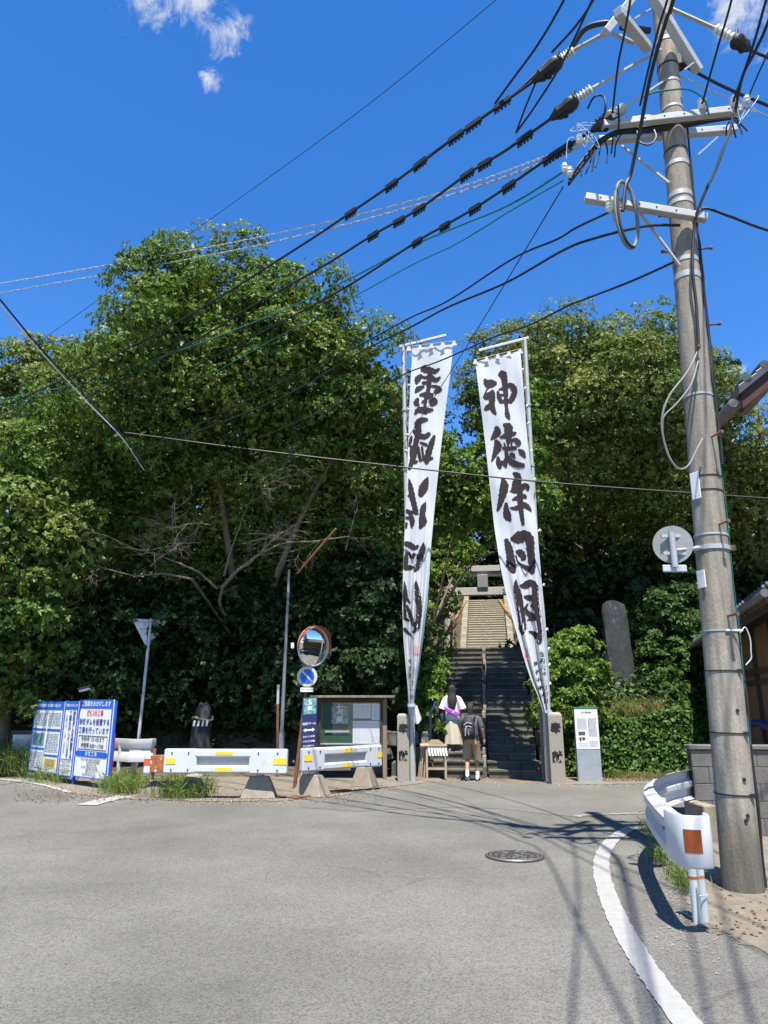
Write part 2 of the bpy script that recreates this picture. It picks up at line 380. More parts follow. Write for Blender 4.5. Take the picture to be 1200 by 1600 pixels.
# pale lime streaks and grey rain marks running down the shaft
_mp = _n.new('ShaderNodeMapping'); _mp.inputs['Scale'].default_value = (9, 9, .35); _l.new(_tc.outputs['Object'], _mp.inputs[0])
_n3 = _n.new('ShaderNodeTexNoise'); _n3.inputs['Scale'].default_value = 1.6; _n3.inputs['Detail'].default_value = 5; _l.new(_mp.outputs[0], _n3.inputs['Vector'])
_m3 = _n.new('ShaderNodeMapRange'); _m3.inputs[1].default_value = .35; _m3.inputs[2].default_value = .7; _m3.inputs[3].default_value = .72; _m3.inputs[4].default_value = 1.22; _l.new(_n3.outputs[0], _m3.inputs[0])
_sc = _n.new('ShaderNodeVectorMath'); _sc.operation = 'SCALE'; _l.new(_mx.outputs[2], _sc.inputs[0]); _l.new(_m3.outputs[0], _sc.inputs['Scale']); _l.new(_sc.outputs[0], _b.inputs['Base Color'])
m_block = M('block_concrete', (0.2592, 0.2211, 0.1624), .9, var=.2, scale=9, bump=.4, bscale=60, dark=(.2, .18, .15), dscale=3)
m_wallblk = M('wall_block', (0.136, 0.128, 0.112), .9, var=.18, scale=7, bump=.45, bscale=70, dark=(.14, .13, .115), dscale=1.6)
m_mortar = M('mortar', (.10, .095, .085), .95, bump=.3)
m_white = M('white_paint', (0.4816, 0.4902, 0.4988), .38, var=.03, scale=4, dark=(.52, .50, .45), dscale=5, dlo=.64, dhi=.8)
m_white2 = M('white_paint_worn', (0.5332, 0.5418, 0.5418), .45, var=.05, scale=5, dark=(.40, .36, .30), dscale=6, dlo=.6, dhi=.7)
m_galv = M('galvanised', (0.41, 0.41, 0.3936), .5, metal=.25, var=.1, scale=10, dark=(.42, .40, .36), dscale=5, dlo=.6, dhi=.8)
m_grey = M('grey_paint', (.42, .45, .47), .5, var=.08)
m_rust = M('rust', (.30, .105, .035), .85, var=.35, scale=12, bump=.3, dark=(.62, .56, .48), dscale=6, dlo=.56, dhi=.62)
m_brown = M('rust_brown', (.16, .075, .04), .85, var=.3, scale=10)
m_yellow = M('yellow_reflective', (.80, .52, .03), .45, var=.08)
m_red = M('red_reflective', (.55, .10, .03), .4, var=.15, scale=30)
m_orange = M('orange_reflective', (.22, .05, .010), .4, var=.2, scale=25)
m_blue = M('sign_blue', (.012, .10, .50), .45, var=.06)
m_navy = M('navy_board', (.012, .022, .085), .5, var=.12)
m_signw = M('sign_white', (0.704, 0.704, 0.6864), .5, var=.03)
m_ink = M('ink_black', (.012, .010, .010), .8, var=.1)
m_inkblue = M('ink_blue', (.01, .035, .22), .6, var=.05)
m_inkred = M('ink_red', (.62, .03, .04), .6, var=.05)
m_grn = M('sign_green', (.03, .22, .10), .5)
m_black = M('black_rubber', (.014, .014, .015), .55, var=.2)
m_teal = M('teal_insulation', (.01, .17, .17), .5)
m_wirew = M('pale_wire', (0.4125, 0.42, 0.42), .5)
m_porc = M('porcelain', (0.64, 0.64, 0.608), .25, var=.03, spec=.6)
m_stone = M('granite', (0.2952, 0.264, 0.2128), .88, var=.2, scale=30, bump=.4, bscale=80, dark=(.20, .185, .155), dscale=3)
m_step_shaded = M('stair_stone_shaded', (0.1062, 0.102, 0.085), .92, var=.22, scale=8, bump=.6, bscale=30, dark=(.05, .052, .036), dscale=2.2, dlo=.45)  # mossy stone, with the canopy's shade put into its dark colour
m_step_sunlit = M('stair_stone_sunlit', (.41, .385, .30), .92, var=.2, scale=8, bump=.5, bscale=30, dark=(.25, .22, .14), dscale=3)  # sunlit flight: brightness of the sun put into this paler stone colour
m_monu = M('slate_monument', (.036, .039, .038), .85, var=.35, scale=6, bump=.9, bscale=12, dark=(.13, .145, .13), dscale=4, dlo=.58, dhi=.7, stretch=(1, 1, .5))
m_wood = M('weathered_wood', (.20, .155, .11), .85, var=.3, scale=12, bump=.3, stretch=(1, 1, .1))
m_woodlt = M('pale_wood', (0.352, 0.28, 0.184), .8, var=.2, scale=14, stretch=(1, 1, .12))
m_board = M('house_boards', (.19, .112, .052), .7, var=.32, scale=16, bump=.25, bscale=50, stretch=(1, 1, .05))
m_dkwood = M('dark_wood', (.045, .032, .024), .7, var=.25, scale=10, stretch=(1, 1, .2))
m_redwood = M('red_brown_timber', (.055, .017, .013), .65, var=.2, scale=8)
m_tile = M('roof_tile', (0.06, 0.0616, 0.0656), .38, var=.2, scale=6, spec=.55)
m_plaster = M('plaster', (.62, .58, .5), .9, var=.06)
m_bark = M('bark', (.16, .125, .09), .95, var=.3, scale=8, bump=.8, bscale=20, stretch=(1, 1, .4))
m_twig = M('grey_twig', (.15, .125, .095), .9, var=.2)
m_bamboo = M('bamboo_brown', (.34, .17, .06), .55, var=.25, scale=8)
m_skin = M('skin', (0.357, 0.1827, 0.1148), .55, var=.08)
m_hair = M('hair', (.022, .019, .018), .55, var=.3, spec=.35, scale=30, bump=.5, bscale=60, stretch=(6, 6, 1))
m_tee = M('charcoal_cotton', (.075, .075, .085), .9, var=.12)
m_khaki = M('khaki_cotton', (0.306, 0.2253, 0.1275), .9, var=.1, bump=.15, bscale=12)
m_cream = M('cream_linen', (0.51, 0.459, 0.3485), .9, var=.08, bump=.2, bscale=14)
m_whitecl = M('white_cotton', (0.646, 0.6545, 0.6545), .9, var=.04, bump=.2, bscale=14)
m_pack = M('pack_black', (.022, .02, .026), .7, var=.2)
m_packg = M('pack_grey', (.30, .30, .32), .7, var=.15)
m_purple = M('purple_nylon', (.36, .07, .50), .5, var=.12)
m_navyb = M('navy_bag', (.02, .03, .07), .5)
m_manhole = M('cast_iron', (.05, .045, .042), .6, metal=.3, var=.35, scale=30, bump=.5, bscale=60)
m_manhi = M('worn_iron', (.20, .18, .17), .5, metal=.4, var=.3, scale=40)
m_green_glass = M('notice_green', (.03, .085, .05), .35)
m_paper = M('paper', (.66, .68, .70), .7, var=.05)
m_photo = M('poster_picture', (.12, .25, .24), .6, var=.9, scale=22)
m_rope = M('straw_rope', (0.336, 0.264, 0.144), .9)
m_litter = M('dry_leaf', (.36, .19, .085), .9, var=.4, scale=30)
lf_main = leaf_mat('leaf_main', (.062, .130, .018), (.145, .220, .034), .28, (.185, .215, .038))
lf_left = leaf_mat('leaf_left', (.068, .132, .020), (.155, .225, .038), .32, (.19, .215, .045))
lf_dark = leaf_mat('leaf_dark', (.015, .036, .009), (.036, .066, .015), .18)  # evergreen leaf; deep shade under the crowns is also put into this colour
lf_camphor = leaf_mat('leaf_camphor', (.080, .135, .024), (.185, .235, .052), .30, (.26, .275, .068))
lf_bush = leaf_mat('leaf_bush', (.075, .150, .020), (.18, .26, .042), .3)
lf_hedge = leaf_mat('leaf_hedge', (.034, .082, .014), (.085, .145, .026), .24)
lf_grass = leaf_mat('blade_grass', (.10, .17, .03), (.22, .26, .07), .35)
lf_dry = leaf_mat('blade_dry', (.15, .17, .05), (.32, .26, .11), .35)
lf_litter = leaf_mat('leaf_litter', (.10, .045, .018), (.24, .135, .06), .1)

# translucent cotton for the banners
m_banner = bpy.data.materials.new('banner_cotton'); m_banner.use_nodes = True
_n, _l = m_banner.node_tree.nodes, m_banner.node_tree.links; _b = _n['Principled BSDF']; _b.inputs['Base Color'].default_value = (.74, .75, .76, 1); _b.inputs['Roughness'].default_value = .85; _b.inputs['Specular IOR Level'].default_value = .1
_t = _n.new('ShaderNodeBsdfTranslucent'); _t.inputs[0].default_value = (.74, .76, .78, 1); _x = _n.new('ShaderNodeMixShader'); _x.inputs[0].default_value = .35
_l.new(_b.outputs[0], _x.inputs[1]); _l.new(_t.outputs[0], _x.inputs[2]); _l.new(_x.outputs[0], _n['Material Output'].inputs[0])
m_mirror = bpy.data.materials.new('convex_mirror'); m_mirror.use_nodes = True
_b = m_mirror.node_tree.nodes['Principled BSDF']; _b.inputs['Metallic'].default_value = 1; _b.inputs['Roughness'].default_value = .03; _b.inputs['Base Color'].default_value = (.86, .87, .86, 1)
m_glass = bpy.data.materials.new('board_glass'); m_glass.use_nodes = True
_n, _l = m_glass.node_tree.nodes, m_glass.node_tree.links
_g = _n.new('ShaderNodeBsdfGlossy'); _g.inputs['Roughness'].default_value = .03; _tr = _n.new('ShaderNodeBsdfTransparent'); _x = _n.new('ShaderNodeMixShader'); _x.inputs[0].default_value = .07
_l.new(_tr.outputs[0], _x.inputs[1]); _l.new(_g.outputs[0], _x.inputs[2]); _l.new(_x.outputs[0], _n['Material Output'].inputs[0])

# ================================================================== THE SETTING
def sheet(name, pts, z, mat, jitter=0.0, sub=.25):
    """flat ground sheet from an outline of (x, y); edges subdivided and roughened"""
    out = []
    n = len(pts)
    for i in range(n):
        a, b = Vector((*pts[i][:2], 0)), Vector((*pts[(i + 1) % n][:2], 0)); L = (b - a).length
        k = max(1, min(200, int(L / sub))) if jitter else 1
        for j in range(k):
            p = a.lerp(b, j / k)
            if jitter and j: p += Vector((random.uniform(-jitter, jitter), random.uniform(-jitter, jitter), 0))
            out.append(p)
    tri = tessellate_polygon([out])
    mb = MB(); mb.add([(p.x, p.y, z) for p in out], [tuple(t) for t in tri])
    o = mb.build(name, mat)
    for p in o.data.polygons:
        pass
    bm = bmesh.new(); bm.from_mesh(o.data)
    for f in bm.faces:
        if f.normal.z < 0: f.normal_flip()
    bm.to_mesh(o.data); bm.free()
    return o
ground = sheet('ground', [(-900, -900), (900, -900), (900, 900), (-900, 900)], -.02, m_earth); props(ground, kind='structure')
g2 = lambda px, py: tuple(G(px, py))[:2]
VERGE = [(-45, 36)] + [g2(*p) for p in ((0, 1213), (60, 1222), (120, 1238), (200, 1246), (330, 1251), (440, 1250), (520, 1243), (600, 1229), (690, 1219), (860, 1225), (950, 1225), (1050, 1223))] + [(9, 16.2), (34, 22)]
road = sheet('road', [(-45, -40)] + [(34, -40)] + VERGE[::-1], 0.0, m_road, .03, .3); props(road, kind='structure')
patch = sheet('resurfaced_pavement', [g2(*p) for p in ((585, 1234), (690, 1221), (860, 1226), (1000, 1227), (1010, 1268), (900, 1277), (780, 1264), (690, 1262), (560, 1268), (470, 1262))], .004, m_patch, .02, .2); props(patch, kind='structure')
sand = sheet('sandy_shoulder', [g2(*p) for p in ((1000, 1300), (1016, 1322), (1034, 1345), (1046, 1372), (1066, 1392), (1072, 1412), (1092, 1424), (1104, 1450), (1132, 1458), (1150, 1476), (1176, 1478), (1210, 1500))] + [(9, 4.5), (9, 9.6), (3.95, 9.4)] + [g2(1040, 1300)], .004, m_sand, .045, .06); props(sand, kind='structure')
verge = sheet('dirt_verge', [g2(*p) for p in ((0, 1219), (60, 1226), (120, 1242), (200, 1249), (330, 1253), (440, 1252), (520, 1245), (600, 1231), (690, 1221))] + [(1.2, 19), (-20, 24)], .008, m_sand, .05, .15); props(verge, kind='structure')
kerb = sheet('hedge_foot_strip', [g2(*p) for p in ((870, 1227), (950, 1226), (1050, 1224))] + [(9, 16.2), (9, 18), (3.4, 17)], .008, m_sand, .05, .15); props(kerb, kind='structure')

# white edge line on the bend, stop-line stub and thin edge line at the left
def ribbon(name, pts, w, z, mat, jag=.012):
    c = crom([(p[0], p[1]) for p in pts], 14); vs = []; fs = []
    for i, p in enumerate(c):
        a = c[max(i - 1, 0)]; b = c[min(i + 1, len(c) - 1)]; t = b - a; t /= np.linalg.norm(t); nn = np.array([-t[1], t[0]])
        for s in (-1, 1):
            q = p + nn * s * (w / 2 + random.uniform(-jag, jag)); vs.append((q[0], q[1], z))
        if i: fs.append((2 * i - 2, 2 * i - 1, 2 * i + 1, 2 * i))
    mb = MB(); mb.add(vs, fs); o = mb.build(name, mat)
    bm = bmesh.new(); bm.from_mesh(o.data)
    for f in bm.faces:
        if f.normal.z < 0: f.normal_flip()
    bm.to_mesh(o.data); bm.free(); return o
o = ribbon('edge_line', [g2(*p) for p in ((985, 1294), (955, 1315), (940, 1345), (945, 1385), (962, 1430), (990, 1482), (1028, 1540), (1072, 1598))] + [(1.46, 3.2), (1.40, 2), (1.3, 0), (1.2, -6)], .155, .0085, m_line, .007); props(o, kind='structure')
o = ribbon('stop_line', [g2(134, 1259), g2(165, 1251), g2(196, 1245)], .34, .012, m_line, .02); props(o, kind='structure')
o = ribbon('thin_edge_line', [(-14, 19.5), g2(0, 1218), g2(60, 1226), g2(110, 1239)], .10, .012, m_line, .02); props(o, kind='structure')
o = ribbon('worn_stop_mark', [g2(898, 1276), g2(960, 1272), g2(1010, 1271)], .12, .0085, M('worn_paint', (.21, .20, .175), .9, var=.3, scale=20), .05); props(o, kind='structure')

# hillside with the approach cut into it
AX = Vector((.15, .989, 0)).normalized(); RT = Vector((AX.y, -AX.x, 0)); S0 = Vector((2.2, 16.15, 0))
RISE, RUN, N1 = .157, .29, 20
ZL = RISE * N1; SL = RUN * N1; S2 = 16.5; N2 = 26
def stair_xyz(s, w, z): p = S0 + AX * s + RT * w; return Vector((p.x, p.y, z))
def prof(s):
    if s < 0: return 0.0
    if s < SL: return s / SL * ZL
    if s < S2: return ZL
    if s < S2 + N2 * .3: return ZL + (s - S2) * .5
    return ZL + N2 * .15 + (s - S2 - N2 * .3) * .22
def smooth(a, b, x): t = min(1, max(0, (x - a) / (b - a))); return t * t * (3 - 2 * t)
def hill(x, y):
    d = Vector((x, y, 0)) - S0; s, w = d.dot(AX), d.dot(RT)
    z = prof(s)
    left = smooth(-1.3, -2.4, w); right = smooth(1.4, 2.6, w)
    zl = .1 if y < 17.6 else .1 + min(4.2, (y - 17.6) * 1.15) + max(0, y - 21.3) * .3
    zr = z + .25 if y > 17 else -.06
    zr = (max(zr, .1 + .55 * max(0, y - 16.3)) if y > 17 else zr) if y < 24 else max(zr, 4.2 + (y - 24) * .3)
    out = z - .55
    out = out * (1 - left) + zl * left
    out = out * (1 - right) + zr * right
    return out + .12 * math.sin(x * 1.7 + y) * smooth(1.5, 3, abs(w)) * smooth(17, 19, y)
xs = np.arange(-60, 60.1, .75); ys = np.concatenate([np.arange(16.0, 40, .5), np.arange(40, 110, 2.5)])
mb = MB(); nx = len(xs)
for y in ys:
    for x in xs:
        mb.v.append((x, y, hill(x, y) if y > 16.01 else -.06))
mb.f = [(j * nx + i, j * nx + i + 1, (j + 1) * nx + i + 1, (j + 1) * nx + i) for j in range(len(ys) - 1) for i in range(nx - 1)]
o = mb.build('hillside', M('forest_floor', (.085, .065, .042), .95, var=.4, scale=4, bump=.6), smooth=True, sharp=80); props(o, kind='structure')

# stone stairs: lower flight in two lanes, upper flight, side kerbs
R_ST = Matrix((RT, AX, (0, 0, 1))).transposed()
st = thing('stone_staircase', stair_xyz(0, 0, 0), 'weathered stone staircase, coloured dark for shade, climbing from the road between the two banners', 'staircase')
for i in range(N1):
    for lo, hi in ((-1.13, -.08), (.06, 1.12)):
        j = random.uniform(-.02, .02); mb = MB()
        wl_, wh_ = lo + random.uniform(-.04, .01), hi + random.uniform(-.01, .04)
        if i < 2: wl_, wh_ = (wl_ - .06, wh_) if lo < 0 else (wl_, wh_ + .05)
        # each lane of a step is two or three butted stones
        cuts = [wl_, wl_ + (wh_ - wl_) * random.uniform(.35, .65), wh_]
        for a, b in zip(cuts[:-1], cuts[1:]):
            mb = MB(); mb.box(stair_xyz(i * RUN + RUN * .62 + j, (a + b) / 2, (i + .5) * RISE - .06 + random.uniform(-.008, .008)), (b - a - .008, RUN * 1.25, RISE + .12), R_ST @ rot('X', random.uniform(-.8, .8)) @ rot('Y', random.uniform(-.8, .8)))
            mb.box(stair_xyz(i * RUN + .10 + j, (a + b) / 2, (i + 1) * RISE - .022), (b - a - .004, .26, .05), R_ST); mb.build('step', m_step_shaded, st, bevel=.01)
    if i % 1 == 0:                                           # upright kerb stones that divide the lanes
        mb = MB(); mb.box(stair_xyz(i * RUN + .14, -.015 + random.uniform(-.02, .02), i * RISE + .02 + random.uniform(-.02, .05)), (.085, .16, .42 + random.uniform(-.05, .08)), R_ST @ rot('Y', random.uniform(-4, 4)))
        mb.build('divider_post', m_stone if i % 3 else m_step_shaded, st, bevel=.012)
for w, nm in ((-1.27, 'side_kerb'), (1.27, 'side_kerb')):
    for i in range(0, N1, 2):
        mb = MB(); mb.box(stair_xyz(i * RUN + .3, w + random.uniform(-.03, .03), i * RISE + .02), (.2, .62, .55), R_ST @ rot('X', random.uniform(-3, 3)))
        mb.build(nm, m_step_shaded, st, bevel=.02)
mb = MB(); mb.box(stair_xyz((SL + S2) / 2 + .2, 0, ZL - .12), (2.6, S2 - SL - .1, .2), R_ST); mb.build('landing', m_step_shaded, st)
su = thing('upper_staircase', stair_xyz(S2, 0, ZL), 'sunlit pale upper flight of stone steps beyond the stone gate', 'staircase')
for i in range(N2):
    for a, b in ((-.95, random.uniform(-.3, .1)), (.1, .95)):
        if a > 0: a = last + .006
        last = b
        mb = MB(); mb.box(stair_xyz(S2 + i * .3 + .19, (a + b) / 2, ZL + (i + .5) * .15 - .05), (b - a, .38, .25), R_ST @ rot('X', random.uniform(-.7, .7))); mb.box(stair_xyz(S2 + i * .3 + .10, (a + b) / 2, ZL + (i + 1) * .15 + .055), (b - a - .004, .28, .05), R_ST); mb.build('step', m_step_sunlit, su, bevel=.008)
for w in (-1.12, 1.12):
    for i in range(0, N2, 3):
        mb = MB(); mb.box(stair_xyz(S2 + i * .3 + .45, w, ZL + i * .15 + .25), (.28, .88, .95), R_ST); mb.build('side_wall_stone', m_step_sunlit, su, bevel=.02)
# stone retaining wall left of the stairs
rw = thing('stone_retaining_wall', (.1, 16.5, 0), 'low dark retaining wall of rough stones behind the left pillar', 'wall')
for r_ in range(3):
    x = -.75 + (r_ % 2) * .2
    while x < .95:
        w = random.uniform(.25, .6); mb = MB()
        mb.box((x + w / 2, 16.62 + random.uniform(-.03, .03) + r_ * .03, .16 + r_ * .31), (w - .025, .42, .295), rot('Z', random.uniform(-9, 9)) @ rot('Y', random.uniform(-7, 7)) @ rot('X', random.uniform(-9, 9)), taper=random.uniform(.68, .92))
        mb.build('stone', m_step_shaded, rw, bevel=.03); x += w

# ================================================================== TORII
tz = ZL; ts = 8.0; m_torii = M('torii_stone', (.40, .385, .345), .9, var=.2, scale=20, bump=.4, bscale=60, dark=(.2, .19, .16), dscale=3)
to = thing('stone_torii', stair_xyz(ts, 0, tz), 'grey stone torii gate standing above the staircase between the banners', 'gate')
for s in (-1, 1):
    mb = MB(); mb.tube([stair_xyz(ts, s * 1.2, tz - .1), stair_xyz(ts, s * 1.18, tz + 1.3), stair_xyz(ts, s * 1.14, tz + 2.66)], [.17, .155, .14], 16); mb.build('column', m_torii, to, smooth=True)
    mb = MB(); mb.tube([stair_xyz(ts, s * 1.2, tz - .1), stair_xyz(ts, s * 1.2, tz + .2)], [.27, .24], 16); mb.build('column_base', m_torii, to, smooth=True)
mb = MB(); mb.bar(stair_xyz(ts, -1.55, tz + 2.08), stair_xyz(ts, 1.55, tz + 2.08), .2, .27); mb.build('tie_beam', m_torii, to, bevel=.015)
pts = crom([(-1.85, 2.86), (-1.0, 2.77), (0, 2.75), (1.0, 2.77), (1.85, 2.86)], 5)
def arcbeam(name, z0, h, d, ext):
    mb = MB(); vs = []
    for q in pts:
        for dy, dz in ((-d, 0), (d, 0), (d, h), (-d, h)): vs.append(stair_xyz(ts + dy, q[0] * ext, tz + q[1] + z0 + dz))
    n = len(pts); fs = [(i * 4 + k, i * 4 + (k + 1) % 4, i * 4 + 4 + (k + 1) % 4, i * 4 + 4 + k) for i in range(n - 1) for k in range(4)] + [(3, 2, 1, 0), tuple(4 * n - 4 + k for k in range(4))]
    mb.add(vs, fs); return mb.build(name, m_torii, to, bevel=.01)
arcbeam('lower_lintel', -.14, .135, .13, .95); arcbeam('top_lintel', 0, .2, .18, 1.02)
mb = MB(); mb.box(stair_xyz(ts - .16, 0, tz + 2.42), (.36, .07, .44), R_ST @ rot('X', 10)); pl = mb.build('plaque', m_torii, to, bevel=.015)

# leaning weathered timber poles beside the gate
for k, (a, b, r, lab) in enumerate([((689, 1003, 23.2), (729, 938, 23.6), .055, 'long orange brown pole leaning right beside the torii left column'),
                         ((680, 1012, 23.0), (714, 975, 23.2), .06, 'shorter brown pole crossing low behind the left banner'),
                         ((704, 1018, 23.1), (706, 962, 23.2), .05, 'upright brown pole against the torii left column'),
                         ((779, 938, 23.5), (804, 974, 23.2), .055, 'orange brown pole leaning beside the right banner edge')]):
    mb = MB(); A, B = P(*a), P(*b); q = [A.lerp(B, t) + Vector((random.uniform(-.015, .015), 0, random.uniform(-.015, .015))) for t in np.linspace(0, 1, 6)]
    mb.tube(q, [r, r * .95, r, r * .9, r * .85, r * .5], 8); o = mb.build('timber_pole', m_bamboo, smooth=True); props(o, lab, 'pole', 'poles leaning by the torii')
mb = MB(); mb.tube([P(682, 1050, 21.5), P(687, 975, 21.5)], .022, 8); o = mb.build('handrail_post', m_navy, smooth=True); props(o, 'thin dark blue handrail post left of the upper stairs', 'post')
mb = MB(); mb.tube([P(672, 1160, 16.3), P(673, 1112, 16.3), P(678, 1104, 16.6), P(690, 1060, 18.5)], .025, 8); o = mb.build('handrail', m_navy, smooth=True); props(o, 'dark pipe handrail rising along the stairs behind the wooden rack', 'handrail')

# ================================================================== TREES AND PLANTS
def make_tree(name, label, base, blobs, mat, r=.25, fork=.35, group=None, cat='tree', limbs=True, **k):
    base = Vector(base); t = thing(name, base, label, cat, group)
    cs = [Vector(b[0]) for b in blobs]; top = sum(cs, Vector()) / len(cs)
    mb = MB(); fk = base.lerp(top, fork); fk.x += random.uniform(-.2, .2)
    mb.tube([base - Vector((0, 0, .3)), base.lerp(fk, .5) + Vector((.06, .05, 0)), fk], [r * 1.25, r, r * .85], 10)
    if limbs:
        prim = [max(cs, key=lambda c: c.z)]
        while len(prim) < min(4, len(cs)): prim.append(max(cs, key=lambda c: min((c - p).length for p in prim)))
        mids = []
        for c in prim:
            m_ = fk.lerp(c, .45) + Vector((random.uniform(-.3, .3), random.uniform(-.2, .2), random.uniform(.1, .5)))
            q = [Vector(x) for x in crom([fk - Vector((0, 0, .3)), m_, c], 6)]; mids += q[3:]
            mb.tube(q, list(np.linspace(r * .6, r * .12, len(q))), 7)
        for c in cs:
            if c in prim: continue
            st_ = min(mids, key=lambda p: (p - c).length + max(0, p.z - c.z) * 2); m_ = st_.lerp(c, .5) + Vector((0, 0, .15))
            mb.tube([Vector(x) for x in crom([st_, m_, c], 4)], list(np.linspace(r * .22, r * .06, 9)), 6)
            for _ in range(3):
                d = Vector(unit(1)[0]); d.z = abs(d.z); e = c + Vector((d.x * .8, d.y * .8, d.z * .7))
                mb.tube([c.lerp(m_, .3), c.lerp(e, .5), e], [r * .09, r * .06, r * .03], 5)
    mb.build('trunk', m_bark, t, smooth=True, sharp=60)
    crown('crown', blobs, mat, t, **k)
    return t

YL = 16.6
main_blobs = [blob(*b) for b in [
    (300, 425, 15.95, 52, 1, 1.15), (245, 478, 15.95, 60), (405, 462, 15.95, 58), (470, 480, 15.60, 58), (350, 500, 15.60, 75),
    (545, 545, 15.95, 62), (590, 600, 16.05, 48), (430, 570, 15.71, 85), (270, 580, 15.82, 90), (190, 560, 15.60, 65),
    (540, 640, 16.85, 80), (360, 660, 17.07, 95), (160, 660, 17.07, 80), (245, 735, 17.91, 90), (470, 740, 17.62, 90),
    (570, 740, 17.62, 70), (360, 800, 18.64, 85), (575, 850, 18.85, 62), (500, 850, 19.20, 65), (200, 830, 18.97, 80),
    (290, 880, 19.18, 60), (130, 780, 18.06, 70), (600, 680, 17.29, 55), (420, 870, 19.42, 60), (250, 930, 19.50, 55), (340, 940, 19.85, 55), (450, 930, 19.50, 55), (180, 930, 19.85, 60), (540, 930, 19.85, 55)]]
T1 = make_tree('broadleaf_tree', 'huge spreading evergreen tree with bare lower branches left of the banners', (-3.4, 19.4, 0.6), main_blobs, lf_main, .2, .3, dens=1.1, rc=.56, tips=68, per=6, L=.095, W=.042, inner=1.0)
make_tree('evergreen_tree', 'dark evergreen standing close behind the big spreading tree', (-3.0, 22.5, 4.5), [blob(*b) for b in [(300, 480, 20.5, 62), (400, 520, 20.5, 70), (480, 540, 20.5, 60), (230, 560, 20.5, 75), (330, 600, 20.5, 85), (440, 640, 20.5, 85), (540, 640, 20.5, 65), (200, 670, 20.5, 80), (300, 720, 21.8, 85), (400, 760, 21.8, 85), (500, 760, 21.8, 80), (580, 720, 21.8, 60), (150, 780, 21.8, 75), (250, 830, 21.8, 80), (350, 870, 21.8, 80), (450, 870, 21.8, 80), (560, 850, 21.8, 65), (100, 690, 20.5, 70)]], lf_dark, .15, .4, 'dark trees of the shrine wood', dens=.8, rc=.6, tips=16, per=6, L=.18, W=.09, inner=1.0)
# bare grey twigs hanging under the crown
def twigs(mb, p, d, L, r, depth):
    n = 4; pts = [p]; q = p; dd = d
    for i in range(n):
        dd = (dd + Vector(unit(1)[0]) * .22).normalized(); q = q + dd * (L / n); pts.append(q)
    mb.tube(pts, list(np.linspace(r, r * .45, n + 1)), 5 if depth > 1 else 4, cap=False)
    if depth > 0:
        for k in range(4 if depth > 1 else 5):
            i = random.randint(1, n); e = (dd + Vector(unit(1)[0]) * .95).normalized()
            twigs(mb, pts[i], e, L * random.uniform(.45, .7), r * .5, depth - 1)
mb = MB()
for a, b, r in [((347, 918, 16.7), (390, 880, 16.2), 0.045), ((340, 920, 16.8), (280, 880, 16.3), .035), ((350, 900, 16.7), (372, 830, 16.4), .03), ((300, 905, 16.6), (210, 900, 16.2), .03)]:
    A, B = P(*a), P(*b); mb.tube([A, A.lerp(B, .5) + Vector((0, 0, .1)), B], [r, r * .8, r * .6], 7); twigs(mb, B, (B - A).normalized(), 1.5, r * .45, 3)
for a in [(450, 845, 16.1), (520, 840, 16.1), (420, 800, 15.9), (330, 820, 16.0), (280, 850, 16.1), (470, 690, 16.3), (400, 760, 15.9), (235, 885, 16.0), (540, 860, 16.3), (380, 850, 16.0), (440, 650, 16.1)]:
    twigs(mb, P(*a), Vector((random.uniform(-.9, .9), -.15, random.uniform(-.1, .5))).normalized(), 1.1, .014, 3)
A = [P(347, 918, 16.7), P(385, 880, 16.3), P(440, 850, 16.1), P(490, 846, 16.1), P(545, 838, 16.1)]; mb.tube([Vector(q) for q in crom(A, 5)], list(np.linspace(.036, .010, 21)), 7)
for q_ in ([P(347, 918, 16.7), P(348, 955, 17.5), Vector((-3.3, 18.9, 2.9)), Vector((-3.35, 19.3, 1.4))], [P(300, 905, 16.6), P(325, 940, 17.7), Vector((-3.5, 18.6, 2.6))]): mb.tube([Vector(x) for x in crom(q_, 5)], .04, 7)
mb.build('bare_branches', m_twig, T1, smooth=True, sharp=70)

make_tree('camphor_tree', 'pale green tree peeking out at the far left behind the big tree', (-14, 25, 2), [blob(*b) for b in [(55, 580, 24, 40), (15, 595, 24, 42), (105, 590, 24, 44), (20, 660, 24, 60), (150, 560, 24, 34), (90, 640, 24, 60), (-50, 650, 24, 60), (-70, 720, 24, 70), (10, 740, 24, 70)]], lf_camphor, .25, .4, dens=.9, rc=.6, tips=30, per=6, L=.13, W=.055)
make_tree('leafy_tree', 'bright green leafy tree at the left picture edge above the grass', (-9.2, 17.6, .1), [blob(*b) for b in [(60, 800, 15.6, 62), (10, 840, 15.6, 70), (95, 880, 15.8, 55), (20, 930, 15.6, 66), (70, 960, 16, 50), (-60, 880, 15.8, 80), (5, 1020, 16, 55), (130, 850, 15.9, 45), (-50, 1000, 16, 70), (40, 740, 16, 60), (-40, 760, 16, 70), (8, 1085, 16.5, 46), (58, 1090, 16.9, 38), (-50, 1080, 16.6, 55), (95, 1030, 17, 40)]], lf_left, .18, .4, dens=1.0, rc=.42, tips=28, per=6, L=.10, W=.05)
